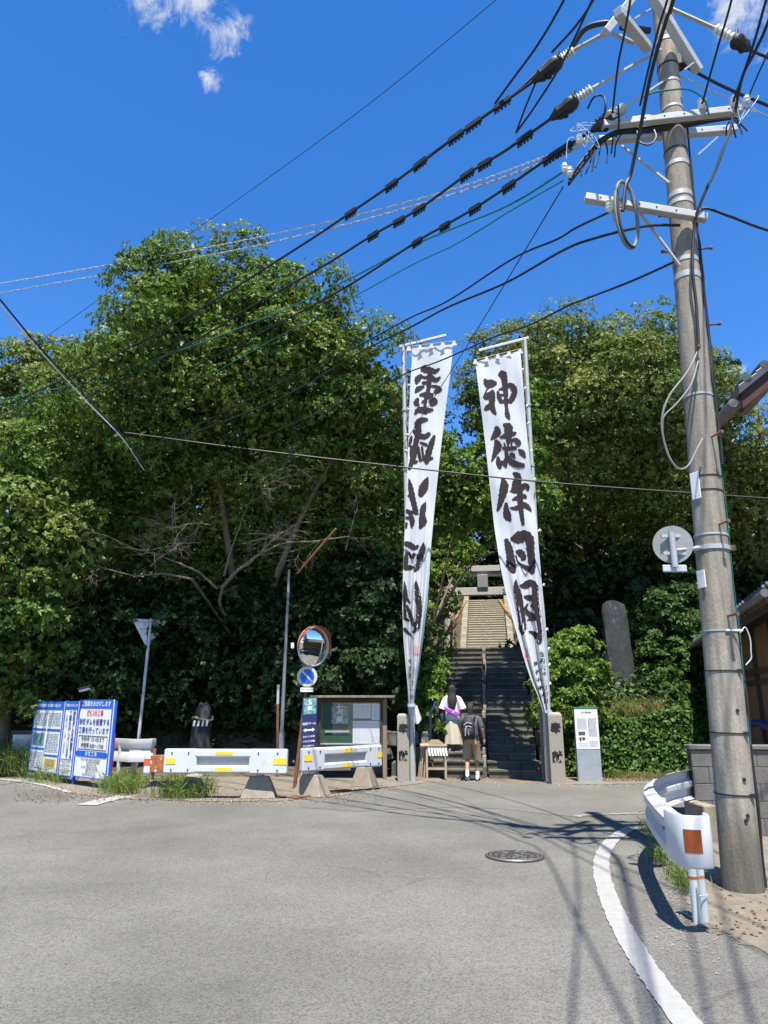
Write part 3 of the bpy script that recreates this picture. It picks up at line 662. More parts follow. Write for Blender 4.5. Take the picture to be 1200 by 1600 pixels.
# trees right of the stairs
trees = [
    ('tall tree behind the right banner with sky showing on its left', (6.3, 26.5, 4.2), [(790, 565, 25.9, 45), (760, 610, 26.4, 35), (830, 590, 25.9, 52), (745, 660, 26.9, 32), (800, 680, 26.4, 55), (770, 740, 26.9, 45), (830, 770, 25.9, 55), (750, 560, 26.4, 26), (735, 620, 26.6, 24), (765, 800, 27.4, 45), (720, 760, 27.9, 34)], lf_camphor),
    ('tallest round topped tree between the right banner and the utility pole', (7.5, 26, 4.8), [(880, 545, 18.5, 40), (935, 540, 18.5, 48), (900, 610, 18.3, 66), (965, 600, 18.3, 62), (860, 660, 18.8, 55), (920, 700, 19.5, 78), (990, 700, 19.6, 66), (880, 780, 21.3, 62), (960, 810, 22.0, 66), (850, 560, 18.5, 40), (870, 870, 23.4, 55)], lf_camphor),
    ('broad dark tree just left of the utility pole', (9.8, 25, 5), [(1010, 540, 18.5, 46), (1050, 560, 18.5, 44), (1080, 610, 18.5, 46), (1030, 640, 18.4, 66), (1080, 700, 19.6, 60), (1020, 760, 20.7, 70), (1070, 810, 21.9, 66), (1010, 860, 22.8, 66), (1090, 880, 23.3, 60)], lf_camphor),
    ('bright yellow green tree at the right edge below the tiled roof corner', (13, 24, 4.5), [(1150, 715, 19.5, 46), (1195, 690, 18.9, 48), (1180, 770, 20.6, 52), (1140, 800, 21.4, 45), (1215, 770, 20.7, 55), (1160, 860, 22.7, 58), (1215, 860, 22.7, 55), (1240, 700, 19.3, 55), (1130, 660, 18.5, 30)], lf_camphor),
    ('small dark conical conifer beside the utility pole top of the treeline', (11.6, 26, 5), [(1118, 590, 22.8, 22, .9, 1.5), (1122, 640, 22.8, 30), (1110, 690, 22.8, 36), (1125, 750, 22.8, 40), (1105, 810, 22.8, 45)], lf_dark)]
for lab, base, bl, mt in trees:
    make_tree('camphor_tree' if mt is lf_camphor else 'conifer_tree', lab, base, [blob(*b) for b in bl], mt, .26, .4, 'trees right of the stairs', dens=1.05, rc=.54, tips=56, per=6, L=.092, W=.042, inner=1.0)
# darker wood behind: trees one sees through the gate and between the crowns
bg_trees = [
    ('dark tree behind the torii lintel left of centre', (1.5, 33, 5), [(660, 700, 30, 50), (690, 780, 29, 50), (650, 800, 28.5, 50), (700, 850, 28, 36), (640, 740, 29, 50), (660, 860, 27.5, 40)]),
    ('dark tree closing the view above the upper staircase', (8.6, 47, 7.5), [(760, 900, 46, 30), (735, 930, 46, 26), (790, 925, 46, 28), (715, 905, 44, 28), (820, 900, 45, 35), (850, 930, 44, 35), (690, 930, 42, 30)]),
    ('dark tree in the gap between the two banners', (1.0, 38, 7), [(740, 800, 46, 36), (770, 840, 46, 30), (715, 830, 46, 30), (800, 860, 46, 36), (735, 860, 46, 22)]),
    ('deep shaded tree behind the standing stone', (8, 24, 4.5), [(880, 930, 22, 50), (930, 920, 22.5, 60), (990, 930, 22.5, 55), (860, 990, 22, 45), (915, 1000, 21.5, 40), (1040, 940, 22, 55), (850, 850, 23.5, 45)]),
    ('deep shaded tree behind the utility pole', (12, 25, 5), [(1080, 950, 22.6, 50), (1130, 930, 23, 50), (1180, 940, 23, 55), (1230, 930, 23, 55), (1140, 1010, 22.5, 45), (1200, 1020, 22.5, 50)]),
    ('dark tall tree standing behind the round topped tree', (8, 29, 5.5), [(800, 600, 26, 44), (850, 590, 26, 50), (910, 590, 26, 55), (970, 590, 26, 55), (1030, 600, 26, 55), (1085, 640, 26, 45), (820, 680, 26, 55), (900, 690, 26, 65), (980, 690, 26, 65), (1050, 710, 26, 60), (860, 780, 26, 60), (950, 790, 26, 65), (1040, 800, 26, 60), (800, 760, 26.5, 45)]),
    ('dark tree filling the far right beyond the tiled eave', (16, 28, 5), [(1250, 800, 26, 70), (1170, 900, 26, 60), (1240, 900, 26, 70), (1110, 870, 26.5, 50)])]
for lab, base, bl in bg_trees:
    make_tree('evergreen_tree', lab, base, [blob(*b) for b in bl], lf_dark, .1, .4, 'dark trees of the shrine wood', dens=.9, rc=.65, tips=22, per=6, L=.18, W=.08, inner=.8)
for lab, bx, by, w in [('far dark tree on the hill left of the stairs', -6, 31, 5.5), ('far dark tree on the hill behind the big tree', -14, 31, 6), ('far dark tree on the hilltop at left', -1.0, 30, 4.0), ('far dark tree on the hilltop behind the right trees', 11, 34, 6), ('far dark tree on the hilltop at far right', 19, 33, 6), ('far dark tree on the hilltop above the stairs', 9, 48, 5)]:
    z = hill(bx, by); make_tree('evergreen_tree', lab, (bx, by, z), [((bx, by, z + 2.8), (w * .5, w * .4, 2.4)), ((bx - w * .25, by, z + 4.4), (w * .3, w * .3, 1.6)), ((bx + w * .28, by, z + 4.2), (w * .3, w * .3, 1.5)), ((bx, by - .8, z + 1.0), (w * .55, w * .3, 1.5))], lf_dark, .2, .3, 'dark trees of the shrine wood', dens=.8, rc=.8, tips=18, per=6, L=.24, W=.11, inner=.5)
# overhanging tree before the gate; crown behind the right banner added to shade the stairs
make_tree('maple_tree', 'light green tree overhanging the torii left column beside the left banner, crown extended to shade the stairs', (.75, 20.5, 1.9), [blob(*b) for b in [(690, 860, 21.5, 32), (712, 862, 21.8, 20), (668, 900, 21, 30), (690, 905, 21.6, 16), (728, 868, 22, 12), (706, 898, 22.4, 13), (676, 840, 21.5, 32), (660, 950, 20.5, 30), (690, 940, 21.5, 14), (655, 1000, 20, 28), (668, 720, 17.4, 32), (700, 755, 17.4, 32), (735, 790, 17.5, 28), (675, 790, 17.6, 34), (715, 825, 17.9, 28), (690, 715, 17.3, 26), (800, 650, 17.2, 38), (790, 720, 17.3, 38), (815, 780, 17.4, 38), (800, 850, 17.9, 32), (770, 760, 17.5, 28), (825, 700, 17.2, 28), (820, 620, 17.2, 28), (760, 800, 17.8, 26), (785, 600, 17.3, 24)]], lf_bush, .07, .45, dens=1.3, rc=.34, tips=24, per=6, L=.10, W=.046)
# shrubs
make_tree('shrub', 'bright green rounded shrub right of the right banner', (4.6, 17.5, .6), [blob(*b) for b in [(895, 1045, 16.8, 34), (875, 1075, 16.7, 30), (915, 1070, 16.8, 26), (890, 1110, 16.6, 36), (915, 1110, 16.7, 24), (870, 1020, 17, 18), (905, 1010, 17, 20), (862, 1130, 16.5, 26)]], lf_bush, .05, .4, cat='shrub', dens=1.4, rc=.2, tips=16, per=7, L=.085, W=.05)
make_tree('shrub', 'glossy leafy shrub between the standing stone and the utility pole', (8.2, 19.6, 2), [blob(*b) for b in [(1050, 960, 19, 36), (1075, 1000, 19, 36), (1030, 1010, 19, 30), (1050, 1050, 18.6, 40), (1085, 1065, 18.6, 34), (1040, 1095, 18.2, 30), (1020, 970, 19.3, 24), (1080, 1110, 18, 34), (1085, 930, 19.4, 28), (1120, 1040, 18.6, 34), (1115, 1100, 18, 34)]], lf_hedge, .06, .4, cat='shrub', dens=1.4, rc=.25, tips=16, per=7, L=.1, W=.05)
make_tree('shrub', 'leafy shrub spilling beside the stairs behind the left banner foot', (.75, 17.2, .2), [blob(*b) for b in [(670, 1035, 18.0, 20), (658, 1060, 17.7, 22), (678, 1062, 17.9, 14), (658, 1100, 17.4, 22), (674, 1098, 17.5, 13), (646, 1085, 17.5, 24), (662, 1130, 17.2, 16), (646, 1040, 18, 26)]], lf_bush, .04, .4, cat='shrub', dens=1.4, rc=.2, tips=15, per=6, L=.1, W=.055)
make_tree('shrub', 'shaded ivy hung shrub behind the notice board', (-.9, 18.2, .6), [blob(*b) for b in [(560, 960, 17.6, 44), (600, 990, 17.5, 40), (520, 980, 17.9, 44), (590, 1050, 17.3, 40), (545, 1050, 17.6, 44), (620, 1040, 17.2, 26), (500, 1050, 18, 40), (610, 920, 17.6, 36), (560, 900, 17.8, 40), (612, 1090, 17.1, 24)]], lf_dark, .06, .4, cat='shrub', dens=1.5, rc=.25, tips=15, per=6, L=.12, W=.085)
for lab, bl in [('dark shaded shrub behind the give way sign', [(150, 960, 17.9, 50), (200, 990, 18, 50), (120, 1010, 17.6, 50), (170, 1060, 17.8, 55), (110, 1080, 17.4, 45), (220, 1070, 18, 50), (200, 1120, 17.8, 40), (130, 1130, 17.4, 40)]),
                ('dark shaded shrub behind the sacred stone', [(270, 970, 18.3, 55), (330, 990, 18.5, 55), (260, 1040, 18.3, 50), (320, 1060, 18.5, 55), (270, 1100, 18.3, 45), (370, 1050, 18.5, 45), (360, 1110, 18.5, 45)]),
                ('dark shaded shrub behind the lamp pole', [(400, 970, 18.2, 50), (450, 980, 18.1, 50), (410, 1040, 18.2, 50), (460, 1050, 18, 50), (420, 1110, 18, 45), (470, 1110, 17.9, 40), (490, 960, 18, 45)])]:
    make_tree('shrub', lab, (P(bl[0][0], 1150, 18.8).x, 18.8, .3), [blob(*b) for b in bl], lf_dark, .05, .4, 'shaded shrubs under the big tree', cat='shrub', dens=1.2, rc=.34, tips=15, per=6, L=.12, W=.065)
# dark undergrowth on the left bank (nobody could count it)
def scatter_bank(name, label, x0, x1, y0, y1, n, mat, L, W, zoff=.25, z0=0):
    B = np.column_stack([RNG.uniform(x0, x1, n), RNG.uniform(y0, y1, n), np.zeros(n)])
    B[:, 2] = [max(hill(x, y), z0) for x, y in B[:, :2]]; B[:, 2] += RNG.random(n) ** 1.5 * zoff
    D = unit(n); D[:, 2] = np.abs(D[:, 2]) * .5; N = unit(n) * .5 + np.array([0, -.5, .8])
    o = leaves(name, B, D, N, L * (.7 + .6 * RNG.random(n)), W * (.7 + .6 * RNG.random(n)), mat); props(o, label, None, None, 'stuff'); return o
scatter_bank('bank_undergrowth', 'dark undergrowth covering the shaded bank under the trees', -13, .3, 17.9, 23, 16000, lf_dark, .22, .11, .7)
scatter_bank('bank_undergrowth', 'dark undergrowth on the slope right of the stairs', 3.9, 14, 17.5, 24, 12000, lf_dark, .2, .1, .6)
scatter_bank('slope_ivy', 'ivy leaves covering the slope above the hedge', 4.2, 10.5, 16.3, 19, 11000, lf_hedge, .12, .09, .35)
scatter_bank('stair_edge_plants', 'small leafy plants along both edges of the lower stairs', .1, 1.2, 17.2, 22, 2600, lf_hedge, .13, .06, .5)
scatter_bank('stair_edge_plants', 'small leafy plants right of the lower stairs', 3.75, 4.8, 17, 23, 2600, lf_hedge, .13, .06, .5)
# ivy hedge behind the information board
hb = []
n = 26000
u, v = RNG.random(n), RNG.random(n) ** .8
hx = 3.75 + u * 4.9; hy = 16.15 + .25 * np.sin(hx * 2.3) * .4 + v * .55 + RNG.normal(0, .07, n); hz = .05 + v * 1.25 + .12 * np.sin(hx * 3.1)
D = unit(n); D[:, 2] -= .3
o = leaves('ivy_hedge', np.column_stack([hx, hy, hz]), D, unit(n) * .6 + np.array([.1, -.7, .5]), .1 * (.7 + .6 * RNG.random(n)), .075 * (.7 + .6 * RNG.random(n)), lf_hedge)
props(o, 'low ivy covered hedge behind the white information board', 'hedge')
# grass tufts, dry grass, leaf litter
def blades(name, label, spots, mat, h=.3, per=60, spread=.14, w=.012):
    B, D, LL = [], [], []
    for p in spots:
        k = int(per * random.uniform(.6, 1.4)); b = np.array(p) + np.column_stack([RNG.normal(0, spread, k), RNG.normal(0, spread * .7, k), np.zeros(k)])
        d = np.column_stack([RNG.normal(0, .35, k), RNG.normal(0, .35, k), np.ones(k)]); B.append(b); D.append(d); LL.append(h * (.5 + .9 * RNG.random(k)))
    B = np.concatenate(B); D = np.concatenate(D); L = np.concatenate(LL); m_ = len(B)
    # two segments: upright lower blade, drooping tip
    o = leaves(name, np.concatenate([B, B + D / np.linalg.norm(D, axis=1, keepdims=True) * L[:, None] * .75]), np.concatenate([D, D * np.array([2.4, 2.4, .55])]), np.concatenate([unit(m_), unit(m_)]), np.concatenate([L, L * .55]), np.full(2 * m_, w), mat, fold=.1)
    props(o, label, None, None, 'stuff'); return o
gs = [G(random.uniform(170, 222), random.uniform(1226, 1243)) for _ in range(26)] + [G(random.uniform(250, 325), random.uniform(1236, 1249)) for _ in range(34)] + [G(random.uniform(55, 110), random.uniform(1218, 1228)) for _ in range(8)]
blades('grass_tufts', 'green grass tufts growing along the barrier and sign feet', gs, lf_grass, .25, 40, .12)
blades('tall_grass', 'tall grass at the left edge behind the construction board', [G(random.uniform(-60, 55), random.uniform(1203, 1216)) for _ in range(50)], lf_grass, .52, 60, .2)
blades('roadside_weeds', 'weeds growing between the guardrail posts on the right', [G(*p) for p in ((1028, 1318), (1020, 1308), (1035, 1350), (1026, 1345), (1045, 1352), (1066, 1385), (1072, 1398), (1058, 1375), (1078, 1392), (1015, 1303))], lf_grass, .15, 42, .06, .009)
blades('dry_grass', 'dry yellow grass on top of the ivy hedge', [(random.uniform(4.3, 6.6), 16.85 + random.uniform(-.1, .5), 1.1 + random.uniform(0, .25)) for _ in range(26)], lf_dry, .34, 30, .12, .011)
blades('dry_grass', 'dry grass strip at the foot of the hedge', [(random.uniform(4.6, 6.4), random.uniform(15.55, 16.1), .02) for _ in range(20)], lf_dry, .1, 40, .12, .011)
def litter(name, label, n, pts):
    B = np.array([pts() for _ in range(n)]); D = unit(n); D[:, 2] *= .25; N = unit(n) * .35 + np.array([0, 0, 1])
    o = leaves(name, B, D, N, .04 * (.6 + .8 * RNG.random(n)), .024 * (.6 + .8 * RNG.random(n)), lf_litter); props(o, label, None, None, 'stuff')
litter('leaf_litter', 'brown fallen leaves along the dirt verge behind the barriers', 1100, lambda: tuple(G(random.uniform(20, 440) if random.random() < .8 else random.uniform(440, 600), 1247 + random.gauss(0, 4.5) - (12 if random.random() < .25 else 0))[:2]) + (.018,))
litter('leaf_litter', 'brown fallen leaves at the hedge foot beside the information board', 800, lambda: (random.uniform(4.4, 7), random.uniform(15.2, 16.1), .02))
litter('leaf_litter', 'scattered fallen leaves around the utility pole foot', 60, lambda: (lambda q: (q.x, q.y, .012))(G(random.uniform(1100, 1200), random.uniform(1375, 1470))))

# ================================================================== UTILITY POLE
UB, UT = Vector((3.15, 6.82, 0)), Vector((3.50, 6.82, 11.4))
def up_at(z): return UB.lerp(UT, z / 11.4)
def up_r(z): return .170 - z * .0056
pole = thing('utility_pole', UB, 'tall tapered concrete utility pole with crossarms on the right', 'utility pole')
zs = np.linspace(-.3, 11.4, 24)
mb = MB(); mb.tube([up_at(z) for z in zs], [up_r(z) for z in zs], 28); mb.build('shaft', m_conc, pole, smooth=True)
def pz(py, Y=6.82): return P(600, py, Y).z
def band(py, w=.05, mat=m_galv, ex=.006):
    z = pz(py); mb = MB(); mb.tube([up_at(z - w / 2), up_at(z + w / 2)], up_r(z) + ex, 28); return mb.build('band', mat, pole, smooth=True)
for py, w, mt in [(1240, .012, m_black), (1145, .012, m_black), (1049, .012, m_black), (987, .012, m_galv), (838, .02, m_galv), (770, .01, m_black), (748, .01, m_black), (622, .02, m_galv), (436, .07, m_galv), (310, .06, m_galv), (322, .05, m_galv), (262, .05, m_galv), (240, .02, m_black), (135, .03, m_galv), (108, .02, m_black), (70, .05, m_galv), (175, .03, m_galv), (412, .05, m_galv)]:
    band(py, w, mt)
# step bolts, each a rod with a head
def bolt(py, side, y=-.8, L=.15):
    z = pz(py); c = up_at(z); d = Vector((side, y, 0)).normalized(); a = c + d * (up_r(z) - .02)
    mb = MB(); mb.tube([a, a + d * (L + .02)], .011, 8); mb.tube([a + d * L, a + d * (L + .025)], .019, 8); mb.build('step_bolt', m_brown, pole, smooth=True)
for py, s in [(965, .1), (825, .12), (690, .2), (510, 1.6), (392, 1.6), (398, -1.5), (342, -1.5), (560, -.2)]: bolt(py, s, -.8 if abs(s) < 1 else -.3)
for py in (1110, 1270, 1278, 1215):
    z = pz(py); c = up_at(z) + Vector((.02 if py != 1278 else 0, -up_r(z) - .001, 0)); mb = MB(); mb.tube([c + Vector((0, .01, 0)), c + Vector((0, -.008, 0))], .016, 10); mb.build('plug', m_black, pole)
# clips holding the dark riser on the right side
for py in (1240, 1145, 1049):
    z = pz(py); c = up_at(z) + Vector((.085, -up_r(z) * .86, 0)); mb = MB(); mb.box(c, (.05, .04, .03)); mb.build('clip', m_black, pole)
# riser pipe and wires running down the pole
def along(ang, off, z0, z1, r, mat, name, n=20, wob=.012):
    pts = []
    for i, z in enumerate(np.linspace(z0, z1, n)):
        a = math.radians(ang + 5 * math.sin(i * .9)); pts.append(up_at(z) + Vector((math.sin(a), -math.cos(a), 0)) * (up_r(z) + off + random.uniform(0, wob)))
    mb = MB(); mb.tube(pts, r, 7); return mb.build(name, mat, pole, smooth=True)
along(82, .018, .02, 2.4, .016, m_black, 'riser_pipe', wob=0)
along(72, .006, 1.2, 7.0, .004, m_teal, 'riser_wire')
along(60, .014, 3.9, 7.6, .013, m_black, 'riser_wire')
along(66, .016, 3.9, 8.1, .011, m_black, 'riser_wire')
along(52, .012, 4.2, 6.6, .009, m_black, 'riser_wire')
# white plates strapped to the left of the pole
for py0, py1, ang in ((742, 783, -62), (893, 920, -70)):
    z0, z1 = pz(py1), pz(py0); a = math.radians(ang); d = Vector((math.sin(a), -math.cos(a), 0)); c = up_at((z0 + z1) / 2) + d * (up_r((z0 + z1) / 2) + .012)
    mb = MB(); R = Matrix((Vector((d.y, -d.x, 0)) * -1, d, (0, 0, 1))).transposed(); mb.box(c, (.1, .012, z1 - z0), R); mb.build('number_plate', m_signw, pole, bevel=.004)
# white strap with teal wire loop
z = pz(987); mb = MB(); c = up_at(z) + Vector((.06, -up_r(z) - .008, 0)); mb.box(c, (.16, .015, .018)); mb.build('strap', m_signw, pole)
q = crom([tuple(up_at(pz(y)) + Vector((x, -.1, 0))) for x, y in ((.15, 990), (.20, 982), (.235, 1000), (.23, 1020), (.225, 1030), (.17, 1040))], 6); mb = MB(); mb.tube(q, .006, 6); mb.build('wire_loop', MATS['grey_paint'], pole, smooth=True)

def arm(px0, py0, px1, py1, Y0, Y1, w=.085, nm='crossarm'):
    a, b = P(px0, py0, Y0), P(px1, py1, Y1); mb = MB(); mb.bar(a, b, w, w); o = mb.build(nm, m_galv, pole, bevel=.008)
    for t in (.12, .3, .44, .58, .74, .9):                     # bolt holes along the face
        c = a.lerp(b, t); hb = MB(); f = Vector((0, -1, 0)); hb.tube([c + f * (w / 2 - .01), c + f * (w / 2 + .003)], .011, 8); hb.build('bolt_hole', m_black, o)
    return o
arm(940, 196, 1158, 172, 6.62, 6.62); arm(935, 220, 1150, 202, 7.04, 7.04)
arm(914, 309, 1104, 341, 6.6, 6.6)
arm(965, 18, 1012, 75, 6.0, 6.55, .1); arm(1005, -30, 1092, 112, 6.35, 6.75, .1); arm(945, 52, 1010, -30, 6.3, 6.6, .09)
def brace(a, b, w=.035):
    mb = MB(); mb.bar(P(*a), P(*b), w, w * .5); mb.build('brace', m_galv, pole)
brace((972, 228, 6.95), (1046, 286, 6.75)); brace((1000, 332, 6.65), (1062, 415, 6.68)); brace((960, 345, 6.6), (958, 330, 6.6)); brace((1120, 215, 7.0), (1068, 262, 6.8)); brace((958, 52, 6.4), (990, 68, 6.5), .05); brace((990, 30, 6.4), (1015, 15, 6.6)); brace((1068, 110, 6.6), (1088, 95, 6.7))
def ins_chain(path, wrap=True):
    """strap from the pole, ribbed white insulator, black clamp cover"""
    q = [P(*p) for p in path]
    mb = MB(); mb.bar(q[0], q[1], .045, .02); mb.build('strain_strap', m_galv, pole)
    n = 5; L = (q[2] - q[1]); pts = []; rs = []
    for i in range(n * 4 + 1):
        t = i / (n * 4); pts.append(q[1] + L * t); rs.append((.03, .052, .062, .04)[i % 4])
    mb = MB(); mb.tube(pts, rs, 14); mb.build('insulator', m_porc, pole, smooth=True)
    d = q[3] - q[2]
    mb = MB(); mb.tube([q[2] + d * t for t in (0, .12, .3, .5, .7, .85, 1)], [.05, .085, .095, .075, .085, .05, .03], 9); u = Vector((0, 0, 1))
    mb.tube([q[2] + d * .18, q[2] + d * .18 + Vector((.03, 0, .17))], .02, 6); mb.tube([q[2] + d * .45, q[2] + d * .45 - Vector((0, 0, .12))], .035, 6); mb.build('clamp_cover', m_black, pole, smooth=True)
ins_chain([(945, 52, 6.4), (897, 78, 6.6), (878, 92, 6.7), (832, 128, 6.9)])
ins_chain([(1032, 78, 6.72), (925, 138, 6.6), (902, 155, 6.7), (860, 186, 6.9)])
ins_chain([(1036, 128, 6.74), (975, 168, 6.6), (962, 178, 6.6), (925, 204, 6.7)])
ins_chain([(1045, 12, 6.7), (1116, 44, 6.7), (1145, 60, 6.75), (1172, 78, 6.8)])
mb = MB(); q = crom([tuple(P(*p)) for p in ((895, 72, 6.6), (915, 45, 6.5), (945, 36, 6.4), (958, 40, 6.4))], 6); mb.tube(q, [.03] * len(q), 8); mb.build('jumper_cover', m_black, pole, smooth=True)
mb = MB(); mb.tube([P(970, 42, 6.5), P(1015, 48, 6.6)], .035, 8); mb.build('jumper_cover', m_black, pole, smooth=True)
mb = MB(); mb.tube([P(1052, 92, 6.9), P(1072, 104, 6.9)], .06, 8); mb.tube([P(1060, 90, 6.9), P(1062, 105, 6.9)], .075, 8); mb.build('clamp_cover', m_black, pole, smooth=True)
# spool insulators on the arms
for px, py in ((957, 178), (1097, 163), (1147, 160), (952, 322), (968, 326)):
    c = P(px, py, 6.58); mb = MB(); mb.tube([c + Vector((0, 0, t)) for t in (-.07, -.04, -.02, 0, .02, .05, .08)], [.025, .05, .035, .05, .035, .05, .02], 12); mb.build('spool_insulator', m_porc, pole, smooth=True)
for px, py in ((905, 217), (890, 268), (882, 262), (1167, 156)):
    c = P(px, py, 6.5); mb = MB(); mb.tube([c + Vector((0, 0, t)) for t in (-.05, -.03, -.01, .01, .03, .05)], [.02, .04, .028, .04, .028, .03], 10); mb.build('spool_insulator', m_porc, pole, smooth=True)
# service bundle bound along the lower side of the double arm, tails hanging at its end
mb = MB()
for k in range(7):
    o_ = [random.uniform(-.03, .03) for _ in range(3)]
    q = crom([tuple(P(px + random.uniform(-2, 2), py + random.uniform(-2, 2), 6.72) + Vector((0, o_[0], o_[1]))) for px, py in ((890, 285), (905, 262), (935, 225), (965, 208), (1010, 203), (1060, 197), (1110, 190), (1150, 184))], 6)
    mb.tube(q, .013, 6)
mb.build('cable_bundle', m_black, pole, smooth=True)
for k, (px, py, ex, ey) in enumerate([(945, 218, 948, 255), (958, 210, 955, 240), (930, 228, 925, 268), (972, 208, 960, 245), (918, 240, 908, 275), (1148, 188, 1160, 210), (1144, 188, 1150, 215), (1150, 184, 1168, 205), (1140, 190, 1135, 212), (938, 222, 930, 262), (925, 232, 915, 272)]):
    A, B = P(px, py, 6.7), P(ex, ey, 6.7); mb = MB(); mb.tube(crom([tuple(A), tuple(A.lerp(B, .5) + Vector((random.uniform(-.03, .03), 0, .02))), tuple(B)], 5), .009, 6); mb.build('cable_tail', m_black, pole, smooth=True)
for k in range(4):                                             # fine pale tie wires looping between bundle and insulators
    x0, y0 = random.uniform(890, 925), random.uniform(205, 250); q = crom([tuple(P(x0 + random.uniform(-25, 25), y0 + random.uniform(-25, 25), 6.5 + random.uniform(-.05, .05))) for _ in range(4)], 7); mb = MB(); mb.tube(q, .0035, 5); mb.build('tie_wire', m_wirew, pole, smooth=True)
for k in range(5):
    x0, y0 = 1165, 170; q = crom([tuple(P(x0 + random.uniform(-22, 22), y0 + random.uniform(-25, 30), 6.5 + random.uniform(-.05, .05))) for _ in range(4)], 7); mb = MB(); mb.tube(q, .0035, 5); mb.build('tie_wire', m_wirew, pole, smooth=True)
mb = MB(); q = crom([tuple(P(*p)) for p in ((1005, 152, 6.55), (1020, 145, 6.5), (1045, 141, 6.5), (1075, 140, 6.5), (1100, 155, 6.5), (1108, 180, 6.55))], 7); mb.tube(q, .011, 6); mb.build('jumper_wire', m_teal, pole, smooth=True)
for pts, r in [([(918, 170, 6.6), (928, 152, 6.5), (942, 150, 6.5), (946, 168, 6.5), (938, 200, 6.6)], .012), ([(995, 205, 6.6), (1000, 222, 6.55), (1015, 226, 6.5), (1025, 215, 6.55), (1022, 203, 6.6)], .01), ([(966, 165, 6.5), (967, 190, 6.5), (966, 205, 6.6)], .011)]:
    mb = MB(); mb.tube(crom([tuple(P(*p)) for p in pts], 7), r, 6); mb.build('jumper_wire', m_black, pole, smooth=True)
# spare cable coil hung on the lower arm
c = P(979, 335, 6.5); mb = MB(); pts = []
for i in range(33):
    a = 2 * math.pi * i / 32; pts.append(c + Vector((math.cos(a) * .135, math.cos(a) * .06, math.sin(a) * .415)))
mb.tube(pts, .021, 8); o = mb.build('cable_coil', M('coil_grey', (.16, .16, .15), .6), pole, smooth=True); mb = MB(); mb.tube([p + Vector((.015, -.02, 0)) for p in pts[10:26]], .014, 8); mb.build('coil_tail', m_black, o, smooth=True)
# loop of slack cable at mid height
q = crom([tuple(P(*p)) for p in ((1092, 545, 6.62), (1075, 580, 6.55), (1045, 620, 6.5), (1034, 660, 6.5), (1042, 705, 6.5), (1058, 731, 6.5), (1075, 728, 6.5), (1090, 700, 6.55), (1098, 685, 6.6))], 7); mb = MB(); mb.tube(q, .011, 7); mb.build('slack_loop', MATS['coil_grey'], pole, smooth=True)
q = crom([tuple(P(*p)) for p in ((1092, 560, 6.6), (1080, 600, 6.5), (1058, 630, 6.48), (1038, 650, 6.48), (1035, 672, 6.5))], 7); mb = MB(); mb.tube(q, .009, 7); mb.build('slack_loop', MATS['coil_grey'], pole, smooth=True)

# road mirror seen from behind, clamped to the pole
mz = thing('road_sign_back', P(1050, 870, 6.6), 'round grey sign seen from behind clamped to the utility pole', 'road sign')
c = P(1051, 851, 6.62); nrm = Vector((-.25, -.93, -.05)).normalized(); uX = Vector((nrm.y, -nrm.x, 0)).normalized() * -1
mb = MB(); mb.tube([c, c + nrm * .012], .182, 40); mb.build('disc', M('sign_back', (.27, .275, .26), .55), mz, smooth=True)
mb = MB(); mb.tube([c + Vector((-.02, -.05, .11)), c + Vector((-.02, -.05, -.23))], .03, 12); mb.build('bracket_post', m_galv, mz, smooth=True)
for dz in (.08, -.09):
    mb = MB(); mb.box(c + Vector((0, -.026, dz)), (.22, .02, .03)); mb.build('rail', m_galv, mz)
mb = MB(); mb.box(c + Vector((-.01, -.012, -.235)), (.23, .02, .07)); mb.build('sub_plate', m_grey, mz, bevel=.02)
a = c + Vector((-.03, -.05, -.07)); b = up_at(pz(858)) + Vector((.0, -up_r(3.2) - .02, 0))
mb = MB(); mb.tube([a, a.lerp(b, .6), up_at(pz(858)) + Vector((-.2, -.1, 0))], .016, 8); mb.build('arm', m_galv, mz, smooth=True)
z = pz(858); mb = MB(); mb.tube([up_at(z - .022), up_at(z + .022)], up_r(z) + .012, 28); mb.build('clamp', m_galv, mz, smooth=True)
mb = MB(); mb.box(up_at(z) + Vector((up_r(z) + .02, -.05, 0)), (.06, .05, .05)); mb.build('clamp_bolt', m_brown, mz)

# ================================================================== OVERHEAD CABLES
def cable(name, label, path, r, mat, parts=(), group='overhead cables', twist=False, n=7):
    W_ = [P(*p) for p in path]
    off = lambda p: p[0] < 5 or p[0] > 1195 or p[1] < 5            # the line goes on past the edge of the picture
    def go_on(q):                                                  # straight on past the edge
        if off(path[0]): q = [q[0] + (q[0] - q[1]).normalized() * d for d in (14, 7)] + q
        if off(path[-1]): q = q + [q[-1] + (q[-1] - q[-2]).normalized() * d for d in (7, 14)]
        return q
    pts = go_on([Vector(q) for q in crom([tuple(p) for p in W_], 9)])
    if twist:
        mb = MB(); m_ = len(pts)
        big = [Vector(q) for q in crom([tuple(p) for p in W_], 60)]
        for ph in (0, math.pi):
            mb.tube([p + Vector((0, math.cos(i * .9 + ph), math.sin(i * .9 + ph))) * r * 1.1 for i, p in enumerate(big)], r * .75, 5)
        o = mb.build(name, mat, None, smooth=True)
    else:
        mb = MB(); mb.tube(pts, r, n); o = mb.build(name, mat, None, smooth=True)
    props(o, label, 'cable', group)
    for px, py in parts:                                       # black comb-shaped spacers hung on the cable
        k = min(range(len(pts)), key=lambda i: (pts[i] - P(px, py, pts[i].y)).length); p = pts[k]; d = (pts[min(k + 1, len(pts) - 1)] - pts[max(k - 1, 0)]).normalized()
        mb = MB(); mb.bar(p - d * .11, p + d * .11, .05, .06)
        for t in (-.09, -.04, .01, .06, .1): mb.bar(p + d * t - Vector((0, 0, .02)), p + d * t - Vector((0, 0, .085)), .02, .025, d)
        mb.build('spacer', m_black, o)
    return o
